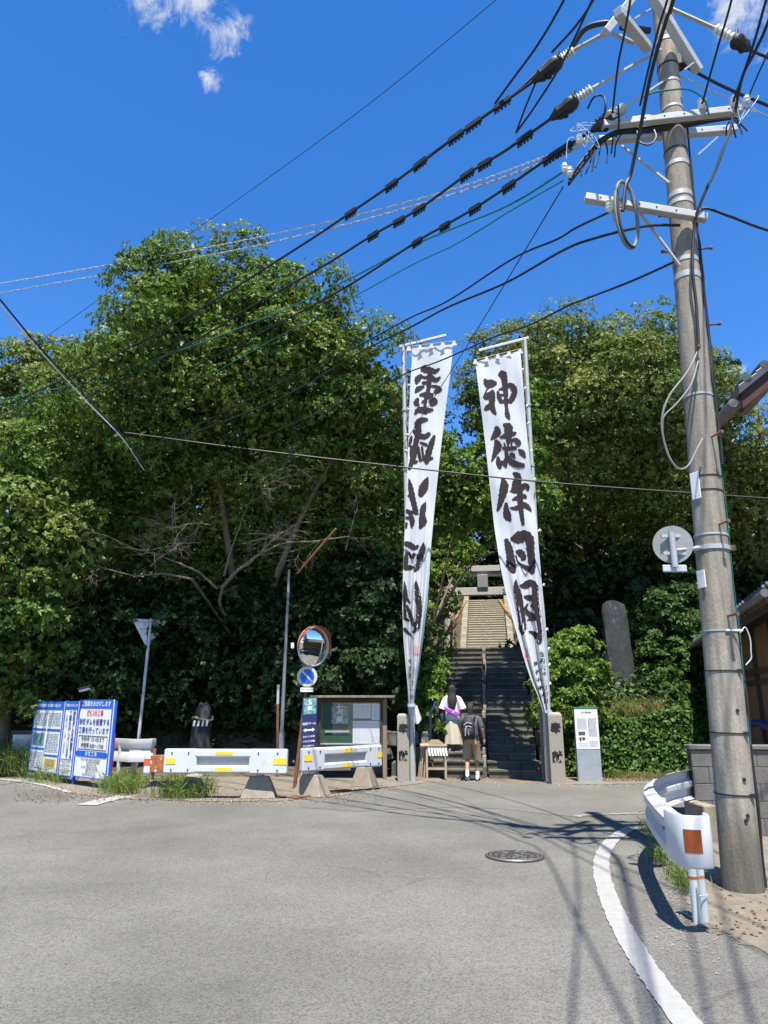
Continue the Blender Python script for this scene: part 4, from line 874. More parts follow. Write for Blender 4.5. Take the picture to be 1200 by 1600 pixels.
cable('power_cable', 'heavy upper black power cable crossing in front of the big tree', [(832, 128, 6.9), (700, 222, 7.6), (612, 288, 8.3), (548, 332, 8.9), (459, 391, 9.8), (288, 497, 12), (133, 577, 14.2), (-40, 655, 17)], .018, m_black, [(548, 331), (612, 288), (655, 258), (712, 213), (735, 200), (790, 157)])
cable('power_cable', 'second black power cable just above the topmost one near the pole', [(862, 90, 6.9), (800, 150, 7.1), (720, 208, 7.5), (640, 268, 8.0)], .016, m_black)
cable('power_cable', 'middle black power cable with comb spacers crossing the sky', [(860, 186, 6.9), (790, 235, 7.4), (730, 272, 7.9), (655, 326, 8.5), (583, 367, 9.2), (501, 418, 10.1), (384, 484, 11.6), (299, 535, 13), (100, 640, 16.5)], .018, m_black, [(583, 367), (625, 343), (655, 325), (730, 270), (755, 252), (818, 212)])
cable('power_cable', 'lowest heavy black power cable with spacers running to the tree', [(925, 204, 6.7), (860, 245, 7.2), (795, 290, 7.8), (742, 325, 8.3), (690, 355, 8.9), (652, 377, 9.4), (533, 453, 11), (405, 521, 12.8), (300, 575, 14.5)], .018, m_black, [(652, 377), (697, 350), (742, 326), (795, 289), (860, 245), (885, 230)])
cable('service_cable', 'teal cable running just above the lowest power cable to the left edge', [(890, 262, 6.6), (800, 318, 7.6), (720, 352, 8.5), (640, 386, 9.6), (555, 431, 10.8), (443, 484, 12.4), (299, 541, 14.2), (123, 599, 16.2), (-30, 630, 18)], .013, m_teal)
cable('service_cable', 'thin green cable sagging below the teal one', [(880, 282, 6.6), (800, 328, 7.4), (715, 380, 8.4), (640, 416, 9.4), (539, 471, 10.9), (440, 523, 12.6), (330, 585, 14.3)], .009, m_teal)
cable('twisted_cable', 'upper pale twisted wire pair crossing to the left edge', [(925, 212, 6.6), (860, 242, 7.4), (700, 298, 9.6), (500, 350, 12.2), (300, 391, 14.5), (0, 443, 18), (-60, 452, 19)], .011, m_wirew, twist=True)
cable('twisted_cable', 'lower pale twisted wire pair crossing to the left edge', [(925, 216, 6.6), (860, 250, 7.4), (700, 306, 9.6), (500, 361, 12.2), (300, 404, 14.5), (0, 458, 18), (-60, 469, 19)], .011, m_wirew, twist=True)
cable('telephone_cable', 'black cable from the lower crossarm sagging past the left banner top', [(955, 330, 6.6), (900, 356, 7), (870, 374, 7.3), (800, 405, 8.2), (700, 470, 9.8), (640, 497, 10.8), (560, 540, 12), (469, 582, 13.2), (341, 648, 14.3), (213, 708, 15.5)], .013, m_black)
cable('telephone_cable', 'cable looped below the lower crossarm sagging toward the big tree', [(1062, 352, 6.68), (1020, 352, 6.6), (985, 358, 6.6), (930, 372, 7), (880, 391, 7.6), (790, 442, 8.8), (700, 480, 10.2), (640, 512, 11.2), (560, 552, 12.4), (430, 626, 13.6), (267, 690, 15)], .016, m_black)
cable('telephone_cable', 'wavy black cable from the pole passing over the left banner top', [(1056, 408, 6.7), (985, 440, 7.4), (920, 465, 8.4), (883, 480, 9), (827, 508, 10), (771, 527, 11), (724, 548, 11.8), (682, 566, 12.6), (640, 581, 13.4), (586, 606, 14.2), (405, 685, 15.4)], .014, m_black)
cable('overhead_bundle', 'bundle of cables slanting down from the left edge into the tree', [(-40, 420, 11), (0, 468, 11.6), (60, 540, 12.6), (130, 615, 13.6), (190, 680, 14.3), (240, 745, 15)], .018, m_black)
cable('overhead_bundle', 'second strand lashed beside the slanting bundle at left', [(-40, 428, 11), (0, 477, 11.6), (60, 546, 12.6), (130, 622, 13.6), (190, 684, 14.2), (225, 735, 15)], .011, m_grey)
cable('span_wire', 'long nearly level black wire crossing both banners to the right edge', [(195, 676, 14.3), (390, 702, 14.3), (640, 731, 14.4), (860, 754, 14.4), (1090, 771, 14.2), (1260, 783, 14)], .017, m_black)
cable('fine_wire', 'fine single wire from the top edge down to the tree top', [(800, -20, 7.6), (775, 0, 7.9), (560, 175, 10), (310, 356, 13), (65, 531, 16), (-20, 585, 17.4)], .006, m_black)
cable('guy_wire', 'thin stay wire slanting from the pole past the left banner to the lamp pole', [(880, 292, 6.6), (800, 425, 8.6), (730, 540, 10.6), (640, 680, 12.8), (590, 750, 13.9), (525, 826, 15.2)], .007, m_black)
mb = MB(); mb.tube([P(525, 826, 15.2), P(464, 896, 16.3)], .022, 8); o = mb.build('guy_wire_cover', m_bamboo, smooth=True); props(o, 'orange brown protective sleeve at the end of the stay wire', 'wire cover')
cable('service_drop', 'thick black cable leaving the pole to the right below the lower crossarm', [(1082, 345, 6.7), (1100, 326, 6.7), (1140, 338, 6.7), (1200, 360, 6.8), (1300, 385, 7)], .015, m_black)
cable('power_cable', 'black power cable from the upper right insulator to the right edge', [(1172, 78, 6.8), (1200, 90, 6.9), (1300, 130, 7.2)], .018, m_black)
cable('power_cable', 'black power cable slanting behind the pole to the right edge', [(1070, 103, 6.9), (1130, 135, 7.0), (1200, 165, 7.1), (1300, 205, 7.3)], .019, m_black)
cable('stay_wire', 'grey stay wire behind the upper right of the pole', [(1060, 118, 6.9), (1120, 145, 7.0), (1200, 182, 7.2), (1300, 225, 7.4)], .008, m_wirew)
# service lines that pass over the viewer; they throw the soft streaks on the road
for k, (path, r, lab) in enumerate([
    ([(957, 175, 6.55), (966, 100, 6.1), (978, 40, 5.7), (990, -40, 5.2), (1030, -420, 3.2), (1100, -1400, .9)], .012, 'thin overhead line rising from the left end of the crossarm'),
    ([(1097, 163, 6.55), (1121, 76, 6.0), (1143, 0, 5.5), (1180, -160, 4.6), (1300, -800, 2.0)], .012, 'overhead line rising from the crossarm right of the pole'),
    ([(1146, 158, 6.55), (1175, 76, 6.0), (1197, 0, 5.5), (1240, -150, 4.6), (1360, -700, 2.2)], .014, 'overhead line rising from the right end of the crossarm'),
    ([(1148, 178, 6.55), (1160, 120, 6.2), (1180, 80, 6.0), (1202, 30, 5.7), (1270, -150, 4.8)], .017, 'thick overhead line at the upper right corner'),
    ([(973, 330, 6.5), (978, 290, 6.5), (986, 270, 6.5), (1001, 198, 6.3), (1018, 113, 5.9), (1040, 35, 5.5), (1052, 0, 5.3), (1090, -160, 4.4), (1200, -800, 2.0)], .02, 'thick overhead line passing down in front of the pole to the coil'),
    ([(1000, 165, 6.4), (1015, 100, 6.0), (1030, 40, 5.6), (1045, -10, 5.3), (1080, -160, 4.5), (1180, -800, 2)], .012, 'second overhead line passing in front of the pole'),
    ([(1170, 150, 6.5), (1185, 115, 6.3), (1210, 60, 6), (1260, -60, 5.3)], .009, 'thin service line near the right edge'),
    ([(773, 162, 7.2), (800, 125, 6.9), (840, 70, 6.4), (881, 0, 5.8), (940, -120, 5), (1060, -600, 2.6)], .014, 'curving overhead line from the top edge to the upper power cable'),
    ([(862, 82, 6.7), (900, 40, 6.4), (928, -2, 6.1), (990, -120, 5.3)], .015, 'overhead line meeting the upper insulator clamp'),
    ([(806, 208, 7.3), (840, 160, 7.0), (880, 95, 6.5), (925, 0, 5.9), (980, -130, 5.1)], .013, 'overhead line crossing down to the middle power cable'),
    ([(806, 208, 7.3), (820, 170, 7.1), (837, 129, 6.9)], .012, 'short jumper between the upper and middle power cables')]):
    cable('overhead_line', lab, path, r, m_black, group='lines over the street')
cable('drop_cable', 'black drop cable curving down the right side of the pole', [(1146, 181, 6.55), (1140, 205, 6.55), (1132, 227, 6.5), (1118, 265, 6.5), (1104, 295, 6.5), (1090, 330, 6.55), (1084, 360, 6.6), (1082, 420, 6.6), (1088, 480, 6.62), (1092, 545, 6.62)], .017, m_black)
cable('far_wire', 'faint wire in front of the left tree below the teal cable', [(-30, 655, 16), (60, 625, 15.6), (150, 590, 15.2)], .009, m_black)

# ================================================================== BANNERS
def interp(rows, y, k):
    for a, b in zip(rows[:-1], rows[1:]):
        if y <= b[0]: t = (y - a[0]) / (b[0] - a[0]); return a[k] + (b[k] - a[k]) * max(0, t)
    return rows[-1][k]
def banner(nm, rows, Yb, ytop, label, strokes, folds, seed):
    """rows: (photo row, left, right); the cloth hangs at depth Yb and gathers into folds towards its tied foot"""
    rnd = random.Random(seed); ph = [rnd.uniform(0, 6.28) for _ in range(6)]
    y0, y1 = rows[0][0], rows[-1][0]
    def surf(px, py):
        L, R = interp(rows, py, 1), interp(rows, py, 2); u = (px - L) / max(1e-3, R - L); v = (py - y0) / (y1 - y0)
        w = smooth(.35, .95, v)
        d = .012 * math.sin(u * 9 + ph[0] + v * 3) + .010 * math.sin(u * 21 + ph[1] - v * 6) + w * (.085 * math.sin(u * 15 + ph[2] + v * 4) + .05 * math.sin(u * 29 + ph[3])) * (.5 + .5 * min(1, (R - L) / 40))
        d += .02 * math.sin(u * 6 - v * 26 + ph[5]) * (1 - w) + .03 * math.sin(v * 7 + ph[4]) + .05 * math.sin(math.pi * u) * (1 - v) * .6
        d += folds * (u - .5)
        return Yb + d
    root = thing(nm, P(rows[-1][1], y1, Yb), label, 'banner', 'shrine banners')
    nu, nv = 34, 150; mb = MB()
    for j in range(nv + 1):
        v = j / nv; py = y0 + (y1 - y0) * v; L, R = interp(rows, py, 1), interp(rows, py, 2)
        for i in range(nu + 1):
            u = i / nu; px = L + (R - L) * u; yy = py + ytop(u) * max(0, 1 - v * 5); mb.v.append(tuple(P(px, yy, surf(px, py))))
    mb.f = [(j * (nu + 1) + i, j * (nu + 1) + i + 1, (j + 1) * (nu + 1) + i + 1, (j + 1) * (nu + 1) + i) for j in range(nv) for i in range(nu)]
    cl = mb.build('cloth', m_banner, root, smooth=True, sharp=80, recalc=False)
    for gi, (ox, oy, sc, group) in enumerate(strokes):
        mb = MB()
        for si, stk in enumerate(group):
            c = crom([(ox + x / sc, oy + y / sc, h / sc) for x, y, h in stk], 6); m_ = len(c); nn = 5
            # round off both ends
            dd0 = c[0] - c[1]; dd1 = c[-1] - c[-2]
            def ext(p, d): q = np.array(p); d = d[:2] / (np.linalg.norm(d[:2]) + 1e-6); return np.array([q[0] + d[0] * q[2] * .7, q[1] + d[1] * q[2] * .7, q[2] * .45])
            c = [ext(c[0], dd0)] + c + [ext(c[-1], dd1)]; m_ = len(c)
            base = len(mb.v)
            for i, p in enumerate(c):
                t = c[min(i + 1, m_ - 1)][:2] - c[max(i - 1, 0)][:2]; t = t / (np.linalg.norm(t) + 1e-6); nv_ = np.array([-t[1], t[0]])
                hw = max(.15, p[2]) * (1 + .10 * math.sin(i * 2.1 + si) + rnd.uniform(-.05, .05))
                for k in range(nn):
                    q = p[:2] + nv_ * hw * (2 * k / (nn - 1) - 1); px, py = q
                    L, R = interp(rows, py, 1), interp(rows, py, 2); px = min(max(px, L + .3), R - .3); v = (py - y0) / (y1 - y0)
                    mb.v.append(tuple(P(px, py, surf(px, py) - .006 - .0004 * si)))
            mb.f += [(base + i * nn + k, base + i * nn + k + 1, base + (i + 1) * nn + k + 1, base + (i + 1) * nn + k) for i in range(m_ - 1) for k in range(nn - 1)]
        mb.build('brush_character', m_dye, root, smooth=True, sharp=80, recalc=False)
    return root, surf
m_dye = M('dyed_black', (.022, .015, .015), .9, var=.2, scale=3)
m_seal = M('seal_red', (.62, .16, .16), .9, var=.25, scale=60)
A_, B_, C_ = (740, 555, 11.43), (760, 655, 9.41), (770, 820, 8.0)
KAMI = [[(200, 440, 30), (250, 500, 70), (330, 505, 72), (385, 500, 45)], [(275, 560, 28), (228, 630, 12), (200, 750, 34), (262, 730, 66), (335, 690, 55)], [(335, 650, 45), (330, 770, 58), (325, 880, 52), (350, 980, 46), (392, 1050, 24)], [(205, 970, 26), (250, 935, 52), (310, 880, 36)], [(470, 350, 44), (520, 340, 70), (550, 440, 55), (560, 560, 52), (575, 700, 40), (580, 850, 34), (590, 960, 32), (605, 1070, 45), (640, 1140, 20)], [(430, 650, 22), (455, 745, 42), (490, 840, 32)], [(455, 612, 18), (540, 590, 34), (650, 530, 42), (712, 590, 60), (730, 660, 48), (690, 770, 50), (662, 845, 26)], [(490, 700, 16), (560, 715, 30), (610, 690, 18)], [(480, 840, 22), (560, 820, 38), (650, 815, 36)]]
TOKU = [[(150, 125, 35), (160, 190, 58), (115, 250, 42), (68, 300, 12)], [(140, 315, 30), (168, 400, 62), (130, 500, 42), (78, 620, 10)], [(170, 560, 22), (180, 640, 40), (198, 715, 30)], [(262, 80, 28), (320, 115, 62), (322, 200, 58), (330, 280, 44), (320, 340, 34)], [(205, 268, 14), (290, 242, 44), (390, 215, 34), (430, 200, 20)], [(370, 312, 24), (430, 305, 35), (468, 350, 45), (470, 385, 28)], [(245, 425, 22), (330, 432, 32), (430, 420, 28)], [(262, 350, 12), (275, 400, 16)], [(315, 345, 16), (320, 410, 16)], [(365, 345, 12), (372, 400, 14)], [(345, 500, 14), (385, 525, 34), (415, 575, 14)], [(475, 445, 16), (522, 490, 44), (565, 555, 20)], [(325, 545, 20), (370, 630, 45), (460, 668, 44), (545, 680, 32)], [(290, 470, 28), (300, 560, 30), (275, 650, 38), (290, 700, 18)], [(180, 640, 36), (260, 640, 30)]]
TOMO = [[(240, 880, 26), (262, 980, 64), (232, 1130, 54), (192, 1270, 34), (160, 1345, 14)], [(290, 1240, 26), (292, 1330, 44), (312, 1430, 58), (350, 1485, 24)], [(405, 795, 26), (460, 845, 54), (440, 960, 64), (385, 1045, 28)], [(355, 1058, 14), (430, 1050, 40), (555, 985, 44), (600, 1000, 38), (608, 1045, 18)], [(385, 1185, 14), (450, 1160, 35), (555, 1132, 34), (580, 1158, 18)], [(350, 1300, 10), (430, 1308, 34), (555, 1262, 44), (625, 1310, 30), (658, 1355, 10)], [(488, 1000, 40), (492, 1150, 44), (505, 1300, 40), (520, 1420, 34), (540, 1545, 24)]]
HI = [[(168, 190, 28), (200, 290, 48), (220, 400, 50), (230, 510, 60), (258, 585, 34)], [(240, 175, 30), (310, 165, 74), (400, 130, 62), (460, 190, 58), (472, 320, 50), (490, 480, 48), (490, 595, 34)], [(302, 335, 24), (345, 352, 48), (385, 410, 34), (362, 438, 18)], [(288, 385, 9), (320, 468, 11), (400, 528, 28), (478, 558, 44)]]
TSUKI = [[(290, 680, 5), (290, 770, 34), (320, 900, 47), (345, 1060, 44), (365, 1200, 45), (370, 1300, 48), (370, 1375, 14)], [(345, 760, 16), (400, 760, 44), (480, 722, 40), (530, 790, 44), (530, 900, 44), (540, 1040, 50), (570, 1200, 48), (590, 1360, 48), (575, 1480, 28)], [(398, 900, 18), (450, 912, 38), (510, 925, 34)], [(440, 990, 11), (410, 1040, 18), (430, 1090, 28), (500, 1160, 44)], [(480, 1015, 20), (530, 1000, 24)], [(435, 1190, 9), (520, 1175, 30)], [(452, 1330, 7), (515, 1360, 30), (560, 1400, 40)]]
rowsR = [(557, 742.5, 813), (600, 747.5, 817), (640, 752, 820), (695, 758.5, 825), (760, 765.5, 832), (825, 772.5, 839), (880, 781, 844), (920, 789, 847.5), (960, 799, 851.5), (1000, 810.5, 854.5), (1030, 819, 856.5), (1060, 829, 858.5), (1090, 841.5, 859.5), (1112, 849, 860)]
YR = 15.05
ban_r, surf_r = banner('nobori_banner', rowsR, YR, lambda u: 8 - 17 * u, 'tall white banner with five black brush characters on the right of the stairs', [(*A_, KAMI), (*B_, TOKU), (*B_, TOMO), (*C_, HI), (*C_, TSUKI)], .0, 3)
D_, E_, F_ = (620, 560, 8.89), (615, 730, 11.43), (615, 840, 9.41)
REI = [[(400, 105, 22), (370, 150, 44), (450, 162, 48), (530, 180, 34), (588, 145, 16)], [(335, 235, 26), (290, 290, 44), (272, 350, 18)], [(330, 250, 22), (400, 268, 22), (460, 255, 38), (540, 300, 34), (600, 262, 16)], [(460, 160, 30), (452, 300, 35), (440, 420, 30), (412, 520, 30), (392, 640, 24), (400, 760, 28)], [(362, 340, 24), (420, 340, 28)], [(370, 392, 20), (300, 422, 38), (262, 468, 18)], [(452, 382, 14), (540, 392, 24), (590, 430, 38), (530, 468, 26)], [(322, 510, 18), (400, 500, 34), (490, 512, 28), (440, 548, 22)], [(290, 562, 24), (270, 620, 38), (310, 648, 14)], [(365, 590, 16), (350, 620, 12)], [(452, 600, 20), (520, 572, 28), (540, 610, 28), (480, 648, 24)], [(252, 770, 14), (300, 715, 38), (400, 722, 44), (498, 712, 18)]]
II = [[(415, 850, 28), (340, 862, 44), (290, 910, 48), (300, 1010, 44), (270, 1150, 38), (242, 1300, 44), (212, 1430, 38), (172, 1535, 22)], [(242, 1012, 28), (310, 1070, 38), (390, 1088, 38), (450, 1045, 28)], [(202, 1085, 18), (190, 1150, 24), (172, 1218, 14)], [(202, 1222, 18), (200, 1320, 24), (222, 1400, 28)], [(522, 1075, 18), (490, 1160, 38), (450, 1280, 44), (420, 1400, 44), (410, 1455, 24)], [(455, 1395, 24), (490, 1385, 22)], [(332, 1170, 18), (410, 1200, 24)], [(300, 1232, 16), (310, 1330, 24), (330, 1420, 24)], [(350, 1232, 18), (362, 1330, 16), (370, 1415, 14)], [(250, 1440, 30), (280, 1430, 20)]]
JI = [[(612, 175, 10), (572, 270, 58), (530, 380, 82), (482, 500, 48)], [(572, 622, 10), (532, 720, 52), (512, 860, 54), (520, 980, 72), (472, 1085, 28)], [(272, 205, 10), (300, 340, 44), (330, 520, 54), (370, 680, 48), (400, 800, 48), (438, 838, 14)], [(262, 510, 22), (280, 515, 22)], [(232, 780, 38), (300, 808, 38), (360, 800, 28)], [(300, 835, 34), (330, 960, 48), (322, 1075, 18)], [(220, 900, 28), (290, 912, 28)], [(225, 1000, 30), (222, 1080, 20)]]
SHI = [[(165, 85, 36), (240, 110, 48), (310, 150, 38), (358, 122, 20)], [(438, 75, 8), (430, 160, 44), (390, 280, 48), (350, 410, 54), (312, 495, 18)], [(190, 205, 16), (182, 320, 38), (168, 445, 34)], [(222, 222, 18), (270, 292, 24), (300, 240, 24)], [(165, 440, 36), (240, 440, 38), (288, 432, 18)]]
KAI = [[(330, 635, 8), (330, 720, 38), (340, 840, 58), (370, 960, 44), (375, 1080, 44), (360, 1220, 38), (330, 1310, 54), (292, 1395, 18)], [(155, 645, 6), (168, 740, 24), (170, 870, 38), (158, 1000, 18), (160, 1195, 16)], [(190, 890, 24), (238, 958, 14)], [(190, 1000, 18), (230, 1090, 28), (260, 1180, 28), (290, 1290, 28)], [(172, 1060, 14), (172, 1180, 24), (220, 1220, 18)], [(160, 1340, 26), (200, 1390, 24), (250, 1430, 11), (298, 1495, 3)]]
rowsL = [(541, 644, 709), (560, 643.5, 706.5), (600, 641, 701.5), (650, 639, 695), (700, 637.5, 689), (760, 635.5, 682.5), (800, 633.5, 678.5), (860, 631, 673), (900, 629.5, 671), (950, 628.5, 667), (1000, 630.5, 661), (1040, 634, 655.5), (1080, 637.5, 649), (1102, 639.5, 647)]
YLb = 15.1
ban_l, surf_l = banner('nobori_banner', rowsL, YLb, lambda u: 3 - 6 * u, 'tall white banner showing mirrored brush characters on the left of the stairs', [(*D_, REI), (*D_, II), (*E_, JI), (*F_, SHI), (*F_, KAI)], .0, 8)
# small vertical writing and red seals near the foot of each banner
def ink_text(root, surf, chars, x0, y0, x1, y1, size, name='small_writing', mat=m_dye, mirror=False):
    mb = MB(); n = len(chars)
    for i, ch in enumerate(chars):
        t = i / max(1, n - 1); cx, cy = x0 + (x1 - x0) * t, y0 + (y1 - y0) * t; v, f = text_geo(ch, size, bold=.02)
        mb.add([tuple(P(cx + (-a if mirror else a), cy - b, surf(cx + a, cy) - .012)) for a, b in v], f)
    mb.build(name, mat, root, recalc=False)
ink_text(ban_r, surf_r, '令和六年一月吉日', 846, 1023, 853, 1096, 9.5)
ink_text(ban_r, surf_r, '氏子中建之', 837, 1038, 846, 1088, 8)
ink_text(ban_l, surf_l, '令和六年一月', 641.5, 1034, 643.5, 1090, 8.5, mirror=True)
def seal(root, surf, cx, cy, w, h):
    mb = MB()
    q = lambda x, y: tuple(P(cx + x, cy + y, surf(cx + x, cy + y) - .010))
    def bar_(x0, y0, x1, y1): mb.add([q(x0, y0), q(x1, y0), q(x1, y1), q(x0, y1)], [(0, 1, 2, 3)])
    e = .9
    bar_(-w, -h, w, -h + e); bar_(-w, h - e, w, h); bar_(-w, -h, -w + e, h); bar_(w - e, -h, w, h); bar_(-.5, -h, .5, h)
    for yy in (-.55, -.15, .3, .6): bar_(-w * .8, h * yy, -1, h * yy + .8); bar_(1, h * yy + .6, w * .8, h * yy + 1.4)
    mb.build('red_seal', m_seal, root, recalc=False)
seal(ban_l, surf_l, 650, 1016, 4.8, 7.5); seal(ban_r, surf_r, 824, 1021, 4.5, 8)
# loops, rods, ties
def banner_fit(root, a, b, Y, n, foot, dy):
    A, B = P(*a, Y), P(*b, Y); mb = MB(); mb.tube([A, B], .012, 8); mb.build('hanging_rod', m_bamboo, root, smooth=True)
    for i in range(n):
        t = (i + .15) / (n - .7); c = A.lerp(B, t); w = .045; mb = MB(); lo = c - Vector((0, 0, .11))
        mb.add([c + Vector((-w * .5, -.014, .005)), c + Vector((w * .5, -.014, .005)), lo + Vector((w * 1.5, -.012, 0)), lo + Vector((-w * 1.5, -.012, 0)), c + Vector((-w * .5, .014, .005)), c + Vector((w * .5, .014, .005)), lo + Vector((w, .012, 0)), lo + Vector((-w, .012, 0))], [(0, 1, 2, 3), (5, 4, 7, 6), (4, 5, 1, 0)]); mb.build('hanging_loop', m_banner, root, recalc=False)
    f = P(*foot, Y); mb = MB(); mb.tube([f + Vector((0, 0, -.03)), f + Vector((0, 0, .03))], .085, 14); mb.build('foot_tie', m_grey, root, smooth=True)
banner_fit(ban_r, (740, 563), (815, 545), YR - .02, 5, (856, 1112), 0)
banner_fit(ban_l, (636, 542), (712, 533), YLb - .02, 5, (643, 1102), 0)
f = P(648, 1106, YLb - .03); mb = MB()
for k in range(7):
    a = k / 6; mb.v.append(tuple(f + Vector((-.05 + a * .1, .02 * math.sin(a * 9), .05)))); mb.v.append(tuple(f + Vector((-.06 + a * .2, .05 * math.sin(a * 8), -.2 - .12 * math.sin(a * 3)))))
mb.f = [(2 * k, 2 * k + 2, 2 * k + 3, 2 * k + 1) for k in range(6)]; mb.build('cloth_tail', m_banner, ban_l, smooth=True, recalc=False)
def side_ties(root, surf, pts, dx):
    for px, py in pts:
        a = P(px, py, surf(px, py)); mb = MB(); mb.tube([a, a + Vector((dx * .5, .02, .04)), a + Vector((dx, .1, .0))], [.012, .02, .008], 6); mb.build('side_tie', m_banner, root, smooth=True)
side_ties(ban_r, surf_r, [(815, 578), (819, 607), (822, 635), (824, 662), (829, 705), (834, 750), (841, 830), (848, 915), (853, 985), (856, 1015), (857, 1040), (858, 1070)], .07)
side_ties(ban_l, surf_l, [(643, 555), (641.5, 603), (640, 640), (638.5, 680), (637, 705)], -.08)
# poles of galvanised pipe with a top arm
def banner_pole(a, b, Y, arm_a, arm_b, label):
    base = P(*a, Y); base.z = 0; top = P(*b, Y); r = thing('banner_pole', base, label, 'pole', 'banner poles')
    mb = MB(); mb.tube([base, base.lerp(top, .33)], .066, 18); mb.build('lower_pipe', m_galv, r, smooth=True)
    mb = MB(); mb.tube([base.lerp(top, .325), base.lerp(top, .68)], .057, 18); mb.build('middle_pipe', m_galv, r, smooth=True)
    mb = MB(); mb.tube([base.lerp(top, .675), top + Vector((0, 0, .02))], .048, 18); mb.build('upper_pipe', m_galv, r, smooth=True)
    mb = MB(); mb.bar(P(*arm_a, Y - .02), P(*arm_b, Y - .04), .05, .06); mb.build('top_arm', m_galv, r, bevel=.005)
    for t in (.1, .33, .5, .68, .83): mb = MB(); c = base.lerp(top, t); mb.tube([c - Vector((0, 0, .015)), c + Vector((0, 0, .015))], .07, 18); mb.build('collar', m_grey, r, smooth=True)
    mb = MB(); e = P(*arm_b, Y - .04); s_ = 1 if arm_b[0] < arm_a[0] else -1
    c0 = top + Vector((.07 * -s_ if False else -.08 * s_, -.05, -.05)); mb.tube([c0, c0 + Vector((.02, 0, -2.0)), base.lerp(top, .25) + Vector((-.09 * s_, -.05, 0))], .006, 5); mb.build('halyard', m_rope, r)
    return r
banner_pole((858, 1222), (820, 531), 15.25, (826, 528), (748, 548), 'white galvanised pole carrying the right banner')
banner_pole((645, 1219), (630, 540), 15.35, (624, 542), (697, 524), 'white galvanised pole carrying the left banner')

# ================================================================== STONE PILLARS
def pillar(px0, px1, top, bot, label, chars, th=.23):
    g = G((px0 + px1) / 2, bot); t = T(bot, g.y); w = (px1 - px0) * t / F; h = P(0, top, g.y).z
    r = thing('stone_pillar', g, label, 'pillar', 'inscribed stone pillars'); mb = MB(); n = 0
    mb.box((g.x, g.y + w / 2, h / 2 - .05), (w, w, h + .1), None, .985); mb.box((g.x, g.y + w / 2, h + .025), (w * .98, w * .98, .05), None, .72); b = mb.build('shaft', m_stone, r, bevel=.012)
    S = Sheet((g.x, g.y - .001, 0), (1, 0, 0), (0, 0, 1), (0, -1, 0)); mb = MB()
    for ch, z, s in chars: S.text(mb, ch, 0, z, s, .004, sx=1.0, bold=.035)
    mb.build('carved_character', m_ink, r, recalc=False); return r
pillar(621, 640, 1119, 1222, 'inscribed stone pillar at the foot of the left banner pole', [('奉', 1.03, .2), ('献', .5, .2)])
pillar(862, 885, 1117, 1225, 'inscribed stone pillar right of the right banner pole', [('奉', 1.05, .22), ('献', .5, .22)])
mb = MB(); c = P(849, 1128, 15.6); mb.box((c.x, c.y, .72), (.17, .08, 1.44)); mb.box((c.x, c.y - .045, 1.35), (.16, .02, .3)); o = mb.build('wooden_marker', m_wood, bevel=.008); props(o, 'small wooden marker post behind the right banner pole', 'marker post')

# ================================================================== LEFT ROADSIDE: BOARDS, BARRIERS, SIGNS
# --- construction notice: three printed panels on a blue frame, in one slanting row
CA, CB = Vector((-7.64, 16.0, 0)), Vector((-5.14, 13.9, 0)); cu = (CB - CA); CL = cu.length; cu.normalize(); cn = Vector((cu.y, -cu.x, 0))
cb = thing('construction_board', (CA + CB) / 2, 'blue framed construction notice board of three white panels standing on the verge', 'notice board')
S = Sheet(CA, cu, (0, 0, 1), cn)
panels = [(0.0, .405 * CL, .16, 1.58), (.415 * CL, .59 * CL, .14, 1.59), (.60 * CL, CL - .02, .16, 1.62)]
for i, (x0, x1, z0, z1) in enumerate(panels):
    mb = MB(); S.rect(mb, x0, z0, x1, z1, -.02, 0); p = mb.build('panel', m_signw, cb)
    mb = MB(); S.rect(mb, x0, z1 - .17, x1, z1, .001, .004); mb.build('blue_heading', m_blue, p)
    mb = MB()
    for a in (x0, x1 - .045): S.rect(mb, a, z0, a + .045, z1 - .17, .001, .004)
    S.rect(mb, x0 + .045, z0, x1 - .045, z0 + .02, .001, .004); mb.build('blue_border', m_blue, p)
for x in (.02, .41 * CL, .595 * CL, CL - .01):
    mb = MB(); S.rect(mb, x - .022, -.02, x + .022, 1.6, -.065, -.022); mb.build('frame_post', m_blue, cb)
mb = MB(); S.rect(mb, CL - .03, .02, CL - .012, 1.0, -.10, -.067); mb.build('rear_leg', m_inkred, cb)
x0, x1, z0, z1 = panels[2]; xm = (x0 + x1) / 2; W = x1 - x0
def words(body, x, z, size, mat, sx=1.0, nm='lettering', **k):
    mb = MB(); S.text(mb, body, x, z, size, .006, sx=sx, **k); mb.build(nm, mat, cb, recalc=False)
words('ご迷惑をおかけします', xm, z1 - .085, .112, m_signw, bold=.02)
words('週休2日工事', xm, z1 - .26, .115, m_inkred, bold=.02)
words('砂防ダムを設置する', xm, z1 - .43, .128, m_inkblue, bold=.02); words('工事を行っています', xm, z1 - .59, .128, m_inkblue, bold=.02)
mb = MB()
for a in ((x0 + .1, z1 - .94, x1 - .1, z1 - .93), (x0 + .1, z1 - .69, x1 - .1, z1 - .68), (x0 + .1, z1 - .93, x0 + .11, z1 - .69), (x1 - .11, z1 - .93, x1 - .1, z1 - .69)): S.rect(mb, *a, .001, .005)
mb.build('box_rule', m_ink, cb)
words('令和9年 1月 4日まで', xm, z1 - .75, .098, m_ink, bold=.012); words('時間帯 8:00〜17:00', xm, z1 - .87, .104, m_ink, bold=.012)
mb = MB(); S.poly(mb, [(xm + (W / 2 - .1) * a + .05 * math.cos(t), z1 - 1.02 + .05 * math.sin(t) * 1.1) for a, t0 in ((1, -90), (-1, 90)) for t in [math.radians(t0 + k * 30) for k in range(7)]], .001, .005); mb.build('blue_pill', m_blue, cb)
